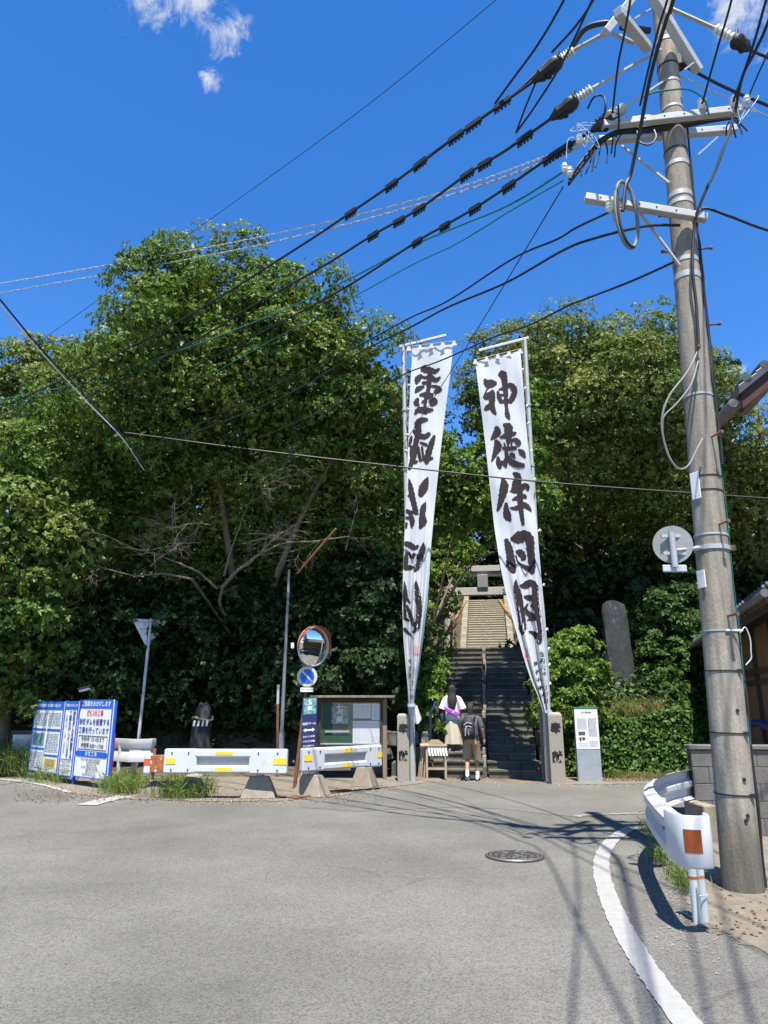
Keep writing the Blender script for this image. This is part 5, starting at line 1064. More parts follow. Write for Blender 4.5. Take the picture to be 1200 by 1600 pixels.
S2_ = S; mb = MB(); S.text(mb, '砂 防 工 事', xm, z1 - 1.02, .09, .009, bold=.015); mb.build('lettering', m_signw, cb, recalc=False)
for k, (t, ind) in enumerate([('発注者 福岡県 福岡県土整備事務所', 0), ('河川砂防課 砂防整備係', .1), ('電話 092-641-0180', .05), ('施工者 工事株式会社 福山組', -.02), ('現場代理人 藤本 真吾', .08), ('電話 092-607-6022', .04), ('夜間 電話 080-6551-2607', 0)]):
    words(t, xm + ind, z1 - 1.125 - k * .046, .048, m_ink)
x0, x1, z0, z1 = panels[1]; xm = (x0 + x1) / 2
words('ご迷惑をおかけします', xm, z1 - .085, .058, m_signw, sx=.9, bold=.02)
for j, (t, x, s) in enumerate([('砂防ダムを設置する', xm + .15, .112), ('工事を行っています', xm, .112), ('令和9年 1月 4日まで', xm - .15, .07)]): words('\n'.join(t), x, z1 - .66, s, m_inkblue, bold=.025 if j < 2 else .005, line=.92)
mb = MB(); S.rect(mb, x0 + .06, z0 + .32, x1 - .06, z0 + .326, .001, .005); mb.build('box_rule', m_ink, cb)
for k in range(6): words('発注者 福岡県土整備事務所' if k % 2 == 0 else '電話 092-641-0180', xm, z0 + .28 - k * .042, .036, m_ink)
x0, x1, z0, z1 = panels[0]; xm = (x0 + x1) / 2
words('長尾川砂防整備工事のお知らせ', xm, z1 - .085, .075, m_signw, bold=.015)
def lines_block(xa, xb, za, zb, n, mat=m_ink):
    mb = MB(); rnd = random.Random(int(xa * 100 + za * 1000))
    for k in range(n):
        z = za + (zb - za) * (k + .5) / n; x = xa
        while x < xb - .03:
            w = rnd.uniform(.03, .12); S.rect(mb, x, z - .006, min(x + w, xb), z + .006, .001, .004); x += w + rnd.uniform(.012, .03)
    mb.build('fine_print', mat, cb)
m_fine = M('fine_print', (.22, .22, .24), .8); hx = xm
lines_block(x0 + .09, hx - .03, z1 - .5, z1 - .22, 9, m_fine); lines_block(hx + .03, x1 - .09, z1 - .5, z1 - .22, 9, m_fine)
for rc_ in ((x0 + .06, z1 - .6, hx - .02, z1 - .55), (hx + .02, z1 - .6, x1 - .06, z1 - .55), (x0 + .06, z1 - .98, hx - .02, z1 - .94), (hx + .02, z1 - 1.1, x1 - .06, z1 - 1.06)): mb = MB(); S.rect(mb, *rc_, .001, .004); mb.build('section_bar', m_blue, cb)
mb = MB(); S.rect(mb, x0 + .08, z1 - .9, hx - .06, z1 - .64, .001, .004); mb.build('site_photo', m_photo, cb)
lines_block(hx + .04, x1 - .09, z1 - 1.02, z1 - .64, 12, m_fine); lines_block(x0 + .09, hx - .06, z1 - 1.35, z1 - 1.02, 10, m_fine)
mb = MB(); S.rect(mb, hx + .04, z0 + .1, x1 - .1, z0 + .29, .001, .004); mb.build('yellow_notice', m_yellow, cb)
mb = MB()
for k in range(6): S.rect(mb, hx + .08, z0 + .13 + k * .025, x1 - .16, z0 + .14 + k * .025, .005, .007)
mb.build('fine_print', m_fine, cb); words('工事株式会社 福山組', xm, z0 + .055, .05, m_ink)
# small solar lamp on top of the notice board
sl = thing('solar_lamp', S.at(2.2, 1.6, -.05), 'small solar lamp on a bent stem above the construction board', 'lamp'); c = S.at(2.2, 1.6, -.05)
mb = MB(); mb.tube([c, c + Vector((.02, 0, .1)), c + Vector((-.06, 0, .22))], .01, 6); mb.build('stem', m_black, sl)
mb = MB(); mb.box(c + Vector((-.1, 0, .25)), (.24, .16, .035), rot('Y', -14)); mb.build('solar_panel', m_black, sl, bevel=.008); mb = MB(); mb.box(c + Vector((-.1, 0, .21)), (.2, .12, .035), rot('Y', -14)); mb.build('lamp_head', m_signw, sl, bevel=.008)

# --- guardrail profile
def rail_mesh(path, prof2, closed=True):
    """sweep profile (out, z) along a ground path of (x, y); 'out' is to the left of travel"""
    vs = []; n = len(prof2); m_ = len(path)
    for i, p in enumerate(path):
        a, b = path[max(i - 1, 0)], path[min(i + 1, m_ - 1)]; t = np.array(b) - np.array(a); t = t / np.linalg.norm(t); o = np.array([-t[1], t[0]])
        for u, z in prof2: vs.append((p[0] + o[0] * u, p[1] + o[1] * u, z))
    fs = [(i * n + k, i * n + (k + 1) % n, (i + 1) * n + (k + 1) % n, (i + 1) * n + k) for i in range(m_ - 1) for k in range(n)]
    return vs, fs, n, m_
WB = [(.0, .40), (.035, .405), (.085, .435), (.085, .50), (.03, .545), (.03, .59), (.085, .635), (.085, .70), (.035, .735), (0, .745)]
WBP = WB + [(u - .012, z) for u, z in reversed(WB)]
def rail_thing(name, label, path, zoff=0, mat=m_white, group=None, posts=(), cap=None):
    p0 = path[len(path) // 2]; r = thing(name, (p0[0], p0[1], 0), label, 'guardrail', group)
    v, f, n, m_ = rail_mesh(path, [(u, z + zoff) for u, z in WBP]); f += [tuple(range(n - 1, -1, -1)), tuple((m_ - 1) * n + k for k in range(n))]
    mb = MB(); mb.add(v, f); mb.build('beam', mat, r, smooth=True, sharp=40)
    for x, y, h in posts: mb = MB(); mb.tube([(x, y, -.1), (x, y, h)], .057, 14); mb.build('post', mat, r, smooth=True)
    return r
# curved guardrail on the right
pathR = [tuple(q) for q in crom([(2.21, 5.58), (2.25, 5.85), (2.40, 6.5), (2.675, 7.5), (3.03, 8.3), (3.55, 9.05), (4.25, 9.7), (5.45, 10.45), (8, 11.6)], 10)]
gr = thing('curved_guardrail', (2.4, 6.2, 0), 'white curved guardrail with an orange reflector on its end beside the utility pole', 'guardrail')
v, f, n, m_ = rail_mesh(pathR, [(u, z + .025) for u, z in WBP]); f += [tuple(range(n - 1, -1, -1)), tuple((m_ - 1) * n + k for k in range(n))]
mb = MB(); mb.add(v, f); mb.build('beam', m_white, gr, smooth=True, sharp=40)
# rounded sleeve at the near end, wrapping toward the posts
capP = [tuple(q) for q in crom([(2.36, 5.62), (2.355, 5.53), (2.31, 5.485), (2.21, 5.485), (2.15, 5.55), (2.14, 5.68), (2.155, 5.8)], 7)]
prof_c = [(0, .45), (.008, .445), (.016, .46), (.016, .785), (.008, .80), (0, .795), (-.004, .785), (-.004, .46)]
v, f, n, m_ = rail_mesh(capP, prof_c); f += [tuple(range(n - 1, -1, -1)), tuple((m_ - 1) * n + k for k in range(n))]
mb = MB(); mb.add(v, f); sl_ = mb.build('end_sleeve', m_white, gr, smooth=True, sharp=50)
seg = [p for p in capP if 2.165 < p[0] < 2.27 and p[1] < 5.56]; v, f, n, m_ = rail_mesh(seg, [(.0165, .55), (.019, .55), (.019, .705), (.0165, .705)]); f += [tuple(range(n - 1, -1, -1)), tuple((m_ - 1) * n + k for k in range(n))]
mb = MB(); mb.add(v, f); mb.build('reflector', m_orange, sl_)
for x, y, h, r_ in ((2.335, 5.86, .7, .031), (2.40, 5.88, .7, .031), (2.94, 8.0, .6, .055), (4.42, 9.72, .6, .055)):
    mb = MB(); mb.tube([(x, y, -.1), (x, y, h)], r_, 16); p = mb.build('post', m_white2, gr, smooth=True)
    mb = MB(); mb.tube([(x, y, .30), (x, y, .32)], r_ + .0015, 16); mb.build('rust_ring', m_rust, p, smooth=True)
for i in (14, 17, 30, 33, 52):
    x, y = pathR[i]; mb = MB(); mb.tube([(x - .03, y, .59), (x - .065, y - .01, .59)], .014, 8); mb.build('rail_bolt', m_galv, gr)
mb = MB(); q = [(2.368 + .068 * math.cos(a), 5.87 + .042 * math.sin(a), .19) for a in np.linspace(0, 6.28, 13)]; mb.tube(q, .004, 5); mb.build('wire_tie', m_grey, gr)

# left end guardrails behind the construction board
def end_rail(xa, xb, Y, z0, z1, label, npost, dy=0):
    r = thing('guardrail_end', ((xa + xb) / 2, Y, 0), label, 'guardrail'); mb = MB(); h = z1 - z0
    pr = [(0, z0), (.09, z0), (.10, z0 + h * .25), (.06, z0 + h * .42), (.06, z0 + h * .58), (.10, z0 + h * .75), (.09, z1), (0, z1)]
    pts = [(xa, Y + dy), (xa + (xb - xa) * .72, Y), (xa + (xb - xa) * .9, Y + .02), (xb, Y + .1), (xb + .02, Y + .22)]
    v, f, n, m_ = rail_mesh(pts, [(-u, z) for u, z in pr]); f += [tuple(range(n - 1, -1, -1)), tuple((m_ - 1) * n + k for k in range(n))]
    mb.add(v, f); mb.build('beam', m_white, r, smooth=True, sharp=35)
    for k in range(npost): x = xa + (xb - xa) * (.45 + .3 * k); mb = MB(); mb.tube([(x, Y + .12, -.05), (x, Y + .12, z1 - .05)], .045, 12); mb.build('post', m_white, r, smooth=True)
end_rail(-5.75, -4.72, 14.75, .43, .86, 'short white guardrail end behind the construction board', 2, .5)
end_rail(-8.35, -7.85, 16.7, .45, .86, 'white guardrail stub at the far left edge behind the board', 1)
mb = MB(); mb.bar((-16, 19.5, .78), (-7.9, 17.6, .86), .1, .12)
for x in (-14, -11.5, -9): mb.bar((x, 19.5 - (x + 16) * .235, 0), (x, 19.5 - (x + 16) * .235, .8), .1, .1, Vector((0, 1, 0)))
o = mb.build('wooden_rail_fence', m_wood, bevel=.01); props(o, 'low weathered rail fence at the left edge above the grass', 'fence')

# steel barriers on concrete feet
def barrier(xa, ya, xb, yb, z0, z1, label, win, yellow, old=False):
    a, b = Vector((xa, ya, 0)), Vector((xb, yb, 0)); u = (b - a); L = u.length; u.normalize(); nn = Vector((u.y, -u.x, 0)); S = Sheet(a, u, (0, 0, 1), nn)
    r = thing('road_barrier', (a + b) / 2, label, 'barrier', 'white barriers along the verge'); h = z1 - z0; w0, w1 = win
    for nm, rc in (('top_bar', (0.0, z0 + h * .64, L, z1)), ('bottom_bar', (0.0, z0, L, z0 + h * .34))):
        mb = MB(); e = .03
        prof_ = [(-.02, rc[1]), (.075, rc[1] + .012), (.09, rc[1] + .035), (.09, rc[3] - .035), (.075, rc[3] - .012), (-.02, rc[3])]
        vs = [S.at(x, z, d) for x in (w0 * L - .04, w1 * L + .04) for d, z in prof_]; n = len(prof_)
        mb.add(vs, [(k, (k + 1) % n, n + (k + 1) % n, n + k) for k in range(n)] + [tuple(range(n)), tuple(range(2 * n - 1, n - 1, -1))]); mb.build(nm, m_white2 if old else m_white, r)
    for xs_, nm in (((0, w0 * L), 'end_plate'), ((w1 * L, L), 'end_plate')):
        mb = MB(); S.rect(mb, xs_[0], z0 - .004, xs_[1], z1 + .004, -.03, .088); p = mb.build(nm, m_white2 if old else m_white, r, bevel=.03)
        for x in (xs_[0] + .25 * (xs_[1] - xs_[0]), xs_[0] + .75 * (xs_[1] - xs_[0])):
            for z in (z0 + .06, z1 - .06): mb = MB(); mb.tube([S.at(x, z, .086), S.at(x, z, .1)], .013, 8); mb.build('bolt', m_black, p)
    mb = MB(); S.rect(mb, w0 * L, z0 + h * .3, w1 * L, z0 + h * .68, -.02, .03); mb.build('recessed_web', m_galv, r)
    for x0, x1, q0, q1 in yellow: mb = MB(); S.rect(mb, x0 * L, z0 + h * q0, x1 * L, z0 + h * q1, .0915, .0945); mb.build('yellow_reflector', m_yellow, r)
    return r, S, L
b1, Sb, Lb = barrier(-3.75, 12.75, -1.63, 12.65, .41, .80, 'longer white barrier with yellow reflectors and a rusty left end', (.27, .69), [(.02, .1, .38, .62), (.42, .56, .78, .93), (.42, .56, .08, .24), (.89, .995, .38, .64)], True)
mb = MB(); Sb.rect(mb, -.24, .42, -.0, .70, -.02, .05); mb.build('rusty_end', m_rust, b1, bevel=.01)
mb = MB(); Sb.rect(mb, -.36, .38, -.22, .73, -.04, .03); p = mb.build('end_cap', m_white2, b1, bevel=.03); mb = MB(); Sb.rect(mb, -.355, .53, -.245, .64, .0305, .034); mb.build('red_reflector', m_red, p)
mb = MB(); mb.tube([Sb.at(-.2, .3, -.02), Sb.at(-.2, .8, -.02)], .025, 8); mb.build('rusty_pin', m_rust, b1)
b2, Sc, Lc = barrier(-1.45, 12.85, -.08, 13.95, .42, .80, 'shorter white barrier with yellow reflectors in front of the notice board', (.27, .78), [(.015, .11, .45, .72), (.48, .60, .74, .92), (.48, .60, .1, .28), (.93, .995, .42, .66)])
def foot(px, py, label, yaw, big=1.0, post_w=.07, rust=False):
    g = G(px, py); r = thing('concrete_block', g, label, 'concrete block', 'concrete feet of the barriers'); R = rot('Z', yaw)
    mb = MB(); c = g + Vector((0, .2, .16)); vs = []
    for z, sx, sy in ((0, .30 * big, .2 * big), (.36, .16 * big, .1 * big)):
        for x, y in ((-1, -1), (1, -1), (1, 1), (-1, 1)): vs.append(g + Vector((0, .2, z)) + R @ Vector((x * sx, y * sy, 0)))
    mb.add(vs, [(3, 2, 1, 0), (4, 5, 6, 7), (0, 1, 5, 4), (1, 2, 6, 5), (2, 3, 7, 6), (3, 0, 4, 7)]); mb.build('block', m_block, r, bevel=.02)
    mb = MB(); mb.tube([g + Vector((0, .2, .36)), g + Vector((0, .2, .75))], post_w, 12); mb.build('stub_post', m_white2, r, smooth=True); return r
foot(402, 1249, 'concrete foot under the right end of the longer barrier', 0); foot(485, 1246, 'dark streaked concrete foot under the left end of the shorter barrier', -28); foot(569, 1231, 'smaller concrete foot under the right end of the shorter barrier', -30, .82)
foot(297, 1247, 'concrete foot half hidden in grass under the longer barrier', 0, .8)
mb = MB(); g = G(245, 1247); mb.add([(g.x + a * .35 * (1 + .2 * math.sin(a * 7 + z * 9)), g.y + .15 + b * .25, z * .26) for z, s in ((0, 1), (.6, .8), (1, .4)) for a, b in [(math.cos(t) * s, math.sin(t) * s) for t in np.linspace(0, 6.283, 11)[:-1]]], [(i * 10 + k, i * 10 + (k + 1) % 10, (i + 1) * 10 + (k + 1) % 10, (i + 1) * 10 + k) for i in range(2) for k in range(10)] + [tuple(range(20, 30))]); o = mb.build('boulder', m_sand, smooth=True, sharp=60); props(o, 'pale boulder in the grass below the rusty barrier end', 'rock')
mb = MB(); q = [G(455, 1249), G(512, 1243), G(542, 1236)]; mb.bar(q[0] + Vector((0, 0, .02)), q[2] + Vector((0, 0, .02)), .22, .03); o = mb.build('rusty_steel_plate', m_brown); props(o, 'rusty steel plate lying flat between the concrete feet', 'steel plate')

# --- give way sign from behind
g = G(211, 1208); gw = thing('give_way_sign', g, 'inverted triangular road sign seen from behind on a white post', 'road sign')
top = P(236, 967, g.y); mb = MB(); mb.tube([g, Vector((top.x, top.y, top.z))], .036, 14); mb.build('post', m_white, gw, smooth=True)
c = P(234, 968, g.y + .06); du = Vector((.90, .44, 0)).normalized(); S = Sheet(c, du, (0, 0, 1), Vector((du.y, -du.x, 0)))
def rounded_tri(w, h, r):
    P3 = [Vector((-w / 2, 0)), Vector((w / 2, 0)), Vector((0, -h))]; out = []
    for i in range(3):
        p, a, b = P3[i], P3[i - 1], P3[(i + 1) % 3]; u = (a - p).normalized(); v = (b - p).normalized()
        for t in np.linspace(0, 1, 5): q = (p + u * r) * (1 - t) ** 2 + p * 2 * t * (1 - t) + (p + v * r) * t * t; out.append((q.x, q.y))
    return out
mb = MB(); S.poly(mb, rounded_tri(.82, .71, .07), -.006, .006); mb.build('plate', M('pale_alloy', (.58, .60, .62), .5), gw)
mb = MB(); S.poly(mb, rounded_tri(.82, .71, .07), -.012, -.007); mb.build('face', m_inkred, gw)
for z in (-.07, -.24): mb = MB(); S.rect(mb, -.3 + (-z) * .4, z - .02, .3 - (-z) * .4, z + .02, .0065, .03); mb.build('rail', m_galv, gw)
for z in (-.07, -.24):
    mb = MB(); cc = Vector((0, 0, c.z + z)); pp = g.lerp(top, (c.z + z) / top.z); mb.tube([pp - Vector((0, 0, .015)), pp + Vector((0, 0, .015))], .045, 12); mb.build('clamp', m_galv, gw)

# --- lamp pole, rusty post, dark standing stone
b_ = Vector((P(438, 1180, 16.6).x, 16.6, .05)); lp = thing('lamp_pole', b_, 'slim grey lamp pole in front of the big tree', 'pole')
mb = MB(); mb.tube([b_, P(440, 1144, 16.6)], .075, 14); mb.build('base_sleeve', M('lamp_grey', (.17, .19, .205), .55), lp, smooth=True)
mb = MB(); mb.tube([P(440, 1148, 16.6), P(452, 890, 16.6)], [.045, .03], 14); mb.build('shaft', MATS['lamp_grey'], lp, smooth=True)
c = P(456, 1009, 16.55); mb = MB(); mb.box(c + Vector((.02, -.03, 0)), (.07, .07, .13)); mb.build('sensor', m_signw, lp, bevel=.01)
b_ = Vector((P(434, 1190, 16.2).x, 16.2, 0)); rp = thing('rusty_post', b_, 'thin rusty post with a pale top beside the lamp pole', 'post'); mb = MB(); mb.tube([b_, P(434, 1100, 16.2)], .03, 10); mb.build('shaft', m_brown, rp, smooth=True); mb = MB(); mb.tube([P(434, 1100, 16.2), P(435, 1070, 16.2)], .03, 10); mb.build('pale_top', m_grey, rp, smooth=True)
def standing_stone(name, label, base, w, d, h, seed, mat, lean=0.0, taper=.2, flat=.85, dome=.55):
    rnd = random.Random(seed); rings = 14; n = 18; mb = MB()
    for i in range(rings + 1):
        t = i / rings; sc = (1 - taper * t) if t < flat else (1 - taper * t) * (1 - ((t - flat) / (1 - flat)) ** 2 * dome)
        for k in range(n):
            a = 2 * math.pi * k / n; ca, sa = math.cos(a), math.sin(a); q = (abs(ca) ** 3 + abs(sa) ** 3) ** (-1 / 3)
            nz = 1 + .09 * math.sin(3 * a + seed + t * 4) + .05 * math.sin(7 * a + t * 11 + seed) + rnd.uniform(-.025, .025)
            mb.v.append((base[0] + ca * q * w / 2 * sc * nz + lean * t, base[1] + sa * q * d / 2 * sc * nz, base[2] + h * t + (.08 * math.sin(2 * a + seed) * h * .25 if t > .9 else 0)))
    mb.f = [(i * n + k, i * n + (k + 1) % n, (i + 1) * n + (k + 1) % n, (i + 1) * n + k) for i in range(rings) for k in range(n)] + [tuple(range(n - 1, -1, -1)), tuple(rings * n + k for k in range(n))]
    return mb
c = P(314, 1165, 17.6); ss = thing('sacred_stone', (c.x, c.y, .1), 'dark standing stone hung with a rope under the big tree', 'stone')
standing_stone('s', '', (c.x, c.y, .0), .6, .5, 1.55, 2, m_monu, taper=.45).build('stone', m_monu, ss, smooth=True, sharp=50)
mb = MB(); q = [(c.x + .245 * math.cos(a), c.y + .21 * math.sin(a), 1.18 + .04 * math.sin(a * 2)) for a in np.linspace(0, 6.283, 25)]; mb.tube(q, .025, 8); mb.build('rope', m_rope, ss, smooth=True)
for a in (-2.2, -1.7, -1.3, -.9):
    x, y = c.x + .25 * math.cos(a), c.y + .22 * math.sin(a); mb = MB(); mb.box((x, y - .02, 1.08), (.05, .008, .13), rot('Y', 10)); mb.build('paper_streamer', m_signw, ss)

# --- mirror pole with mirror and no-parking sign
b_ = G(459, 1232); b_.y = 14.1; b_.x = P(460, 1230, 14.1).x; tp = P(487, 1005, 14.1)
mp = thing('traffic_mirror', b_, 'round convex traffic mirror with an orange hood on a leaning pole', 'mirror')
mb = MB(); mb.tube([b_, b_.lerp(tp, 1)], .036, 12); mb.build('pole', m_brown, mp, smooth=True)
c = P(490, 1010, 13.95); mn = Vector((.70, -.70, -.10)).normalized(); mu = Vector((-mn.y, mn.x, 0)).normalized(); mv = mn.cross(mu) * 1; mv = Vector((0, 0, 1)) - mn * mn.z; mv.normalize()
R_ = .385; mb = MB(); vs = [c + mn * .05]; NR, NS = 10, 40
for i in range(1, NR + 1):
    rr = R_ * .93 * i / NR
    for k in range(NS): a = 2 * math.pi * k / NS; vs.append(c + (mu * math.cos(a) + mv * math.sin(a)) * rr + mn * (.05 - .055 * (i / NR) ** 2))
fs = [(0, 1 + k, 1 + (k + 1) % NS) for k in range(NS)] + [(1 + i * NS + k, 1 + i * NS + (k + 1) % NS, 1 + (i + 1) * NS + (k + 1) % NS, 1 + (i + 1) * NS + k) for i in range(NR - 1) for k in range(NS)]
fs = [tuple(reversed(f)) for f in fs]
mb.add(vs, fs); mf = mb.build('mirror_face', m_mirror, mp, smooth=True, sharp=80, recalc=False)
mb = MB(); q = [c + (mu * math.cos(a) + mv * math.sin(a)) * R_ * .97 for a in np.linspace(0, 2 * math.pi, 41)]; mb.tube(q, .022, 8, cap=False); mb.build('rim', m_galv, mp, smooth=True)
mb = MB(); mb.tube([c - mn * .01, c - mn * .03], R_ * .97, 40); mb.build('back_plate', m_orange, mp, smooth=True)
mb = MB(); vs = []
for k in range(25):
    a = math.radians(-10 + 200 * k / 24); e = .13 * math.sin(math.pi * min(1, max(.12, k / 24)))
    p = c + (mu * math.cos(a) + mv * math.sin(a)) * R_ * 1.02; vs += [p - mn * .03, p + mn * (.02 + e)]
mb.add(vs, [(2 * k, 2 * k + 2, 2 * k + 3, 2 * k + 1) for k in range(24)]); o = mb.build('hood', m_orange, mp, smooth=True, recalc=False); sd = o.modifiers.new('thick', 'SOLIDIFY'); sd.thickness = .006
c = P(480, 1057, 13.98); npk = thing('no_parking_sign', c, 'round blue no parking sign with a red rim below the mirror', 'road sign'); S = Sheet(c, (1, .12, 0), (0, 0, 1), (.12, -1, 0))
def disc(S, mb, r, d0, d1, n=36): S.poly(mb, [(r * math.cos(2 * math.pi * k / n), r * math.sin(2 * math.pi * k / n)) for k in range(n)], d0, d1)
mb = MB(); disc(S, mb, .195, 0, .012); pl = mb.build('plate', M('faded_rim', (.52, .50, .44), .6, var=.2, scale=14), npk)
mb = MB(); disc(S, mb, .138, .0125, .016); mb.build('blue_field', m_blue, npk)
mb = MB(); a = math.radians(-45); S.poly(mb, [(x * math.cos(a) - y * math.sin(a), x * math.sin(a) + y * math.cos(a)) for x, y in ((-.15, -.017), (.15, -.017), (.15, .017), (-.15, .017))], .0165, .019); mb.build('slash', MATS['faded_rim'], npk)
mb = MB(); S.rect(mb, -.125, -.29, .125, -.21, 0, .012); p = mb.build('sub_plate', m_signw, npk, bevel=.01); mb = MB(); S.text(mb, '日曜・休日を除く', 0, -.25, .03, .0135); mb.build('lettering', m_ink, p, recalc=False)

# --- narrow dark blue stand sign
bs = thing('blue_stand_sign', P(478, 1215, 13.6), 'narrow dark blue notice leaning beside the notice board', 'sign'); bl, tl = P(470, 1170, 13.55), P(473, 1090, 13.6); br_ = P(492, 1168, 13.6)
ux = (br_ - bl).normalized(); uy = (tl - bl).normalized(); un = ux.cross(uy); S = Sheet(bl, ux, uy, un if un.y < 0 else -un); W, H = (br_ - bl).length + .02, (tl - bl).length
mb = MB(); S.rect(mb, 0, -.1, W, H, -.02, 0); mb.build('panel', m_navy, bs)
mb = MB(); S.rect(mb, .02, H * .66, W - .02, H - .02, .001, .004); po = mb.build('poster', m_photo, bs); mb = MB(); S.text(mb, '七\n夕\n祭', W / 2, H * .84, .085, .006, bold=.03, line=.8); mb.build('lettering', m_signw, po, recalc=False)
for t, y, s in (('田園プール', H * .47, .05), ('おまつり広場', H * .22, .036), ('八月三日 開催', H * .13, .036), ('午後五時から', H * .04, .034)): mb = MB(); S.text(mb, t, W / 2, y, s, .004, bold=.015); mb.build('lettering', m_signw, bs, recalc=False)
mb = MB(); y = H * .35; S.poly(mb, [(.03, y), (.08, y + .035), (.08, y + .014), (W - .08, y + .014), (W - .08, y + .035), (W - .03, y), (W - .08, y - .035), (W - .08, y - .014), (.08, y - .014), (.08, y - .035)], .001, .004); mb.build('arrow', m_signw, bs)
for x in (.03, W - .03): mb = MB(); a = S.at(x, -.1, -.04); mb.bar((a.x, a.y, 0), S.at(x, H * .9, -.04), .03, .03, Vector((0, 1, 0))); mb.build('leg', m_woodlt, bs)

# --- roofed notice board
nb = thing('notice_board', (-.7, 15.75, 0), 'dark wooden notice board with a small roof and posted sheets', 'notice board'); NY = 15.75
S = Sheet((P(497, 1160, NY).x, NY, 0), (1, 0, 0), (0, 0, 1), (0, -1, 0)); W = P(598, 1160, NY).x - P(497, 1160, NY).x; zt, zb = P(0, 1098, NY).z, P(0, 1163, NY).z
mb = MB(); S.rect(mb, 0, zb, W, zt, -.06, -.03); mb.build('back_panel', m_green_glass, nb)
for nm, rc in (('top_rail', (0, zt, W, zt + .09)), ('bottom_rail', (0, zb - .1, W, zb)), ('side_rail', (-.0, zb, .05, zt)), ('side_rail', (W - .05, zb, W, zt))):
    mb = MB(); S.rect(mb, *rc, -.08, .03); mb.build(nm, m_dkwood, nb, bevel=.006)
for x in (-.06, W + .0): mb = MB(); S.rect(mb, x, -.02, x + .09, zt + .09, -.10, .0); mb.build('leg', m_dkwood if x < 0 else m_wood, nb, bevel=.006)
mb = MB(); S.poly(mb, [(-.18, zt + .10), (W + .25, zt + .10), (W + .25, zt + .15), (-.18, zt + .15)], -.25, .22); rf = mb.build('roof', m_wood, nb, bevel=.008)
mid = W * .52
mb = MB(); S.rect(mb, .27, zb + .30, .27 + .36, zt - .08, -.028, -.024); po = mb.build('festival_poster', m_photo, nb); mb = MB(); S.text(mb, '七\n夕\n祭', .45, zb + .62, .15, -.022, bold=.03, line=.85); mb.build('lettering', m_signw, po, recalc=False)
mb = MB(); S.rect(mb, .27, zb + .30, .63, zb + .42, -.0235, -.0215); mb.build('poster_footer', m_ink, po)
mb = MB(); S.rect(mb, .14, zb + .24, .66, zb + .28, -.028, -.005); mb.build('glass_rail', m_galv, nb)
for x0, x1, q0, q1 in ((mid + .02, mid + .40, .62, .98), (mid + .42, W - .07, .58, .98), (mid + .02, W - .07, .02, .56)):
    mb = MB(); S.rect(mb, x0, zb + (zt - zb) * q0, x1, zb + (zt - zb) * q1, -.028, -.024); p = mb.build('posted_sheet', m_paper, nb); mb = MB(); x = x0 + .03; rnd = random.Random(int(x0 * 99))
    while x < x1 - .03:
        y = zb + (zt - zb) * q1 - .04
        while y > zb + (zt - zb) * q0 + .05: hh = rnd.uniform(.02, .06); S.rect(mb, x, y - hh, x + .006, y, -.0235, -.022); y -= hh + .015
        x += .028
    mb.build('handwriting', m_fine, p)
mb = MB(); S.rect(mb, .05, zb, W - .05, zt, .004, .008); mb.build('glass', m_glass, nb)
mb = MB(); S.rect(mb, .05, zb - .001, W - .05, zb + .025, .009, .035); mb.build('sill_rail', m_galv, nb)

# --- information board on the right
g = G(923, 1222); ib = thing('information_board', g, 'upright white information board with a green top in front of the ivy hedge', 'sign'); H = P(0, 1107, g.y).z; W = 37 * T(1165, g.y) / F
S = Sheet((g.x - W / 2, g.y, 0), (1, 0, 0), (0, 0, 1), (0, -1, 0))
mb = MB(); S.rect(mb, 0, 0, W, H, -.1, 0); mb.build('body', M('brushed_steel', (.46, .50, .54), .4, metal=.5, var=.12, scale=5, dark=(.33, .36, .40), dscale=4), ib, bevel=.006)
mb = MB(); S.rect(mb, .004, H * .445, W - .004, H - .012, .001, .005); mb.build('printed_sheet', m_signw, ib)
mb = MB(); S.rect(mb, -.012, H, W + .012, H + .03, -.11, .012); mb.build('green_cap', m_grn, ib)
mb = MB(); S.text(mb, '王子遺跡碑', W / 2, H - .085, .045, .007, bold=.01); mb.build('lettering', m_ink, ib, recalc=False)
mb = MB(); rnd = random.Random(4)
for xa, xb, za, zb_, n in ((.05, W * .5, H - .42, H - .19, 11), (W * .56, W - .04, H - .56, H - .19, 20), (W * .56, W - .04, H * .445 + .04, H * .445 + .16, 5), (.05, W * .5, H * .445 + .19, H * .445 + .21, 1), (W * .1, W * .5, H * .445 + .03, H * .445 + .12, 3)):
    for k in range(n):
        z = za + (zb_ - za) * (k + .5) / n; x = xa
        while x < xb - .02: w = rnd.uniform(.015, .05); S.rect(mb, x, z - .003, min(x + w, xb), z + .003, .006, .008); x += w + .01
mb.build('fine_print', MATS['fine_print'], ib)
mb = MB(); S.rect(mb, .06, H - .53, .2, H - .46, .006, .008); S.rect(mb, .075, H - .65, .115, H - .57, .006, .008); S.rect(mb, .13, H - .63, .19, H - .57, .006, .008); mb.build('small_photo', M('dark_photo', (.08, .08, .1), .5, var=.6, scale=30), ib)

# --- tall slate monument on the slope
c = P(973, 1085, 18.6); o = standing_stone('m', '', (c.x, c.y, c.z - .5), .82, .36, P(0, 945, 18.6).z - c.z + .55, 5, m_monu, -.06, .28, .93, .12).build('slate_monument', m_monu, smooth=True, sharp=45); props(o, 'tall rough slate monument standing among shrubs right of the stairs', 'monument')

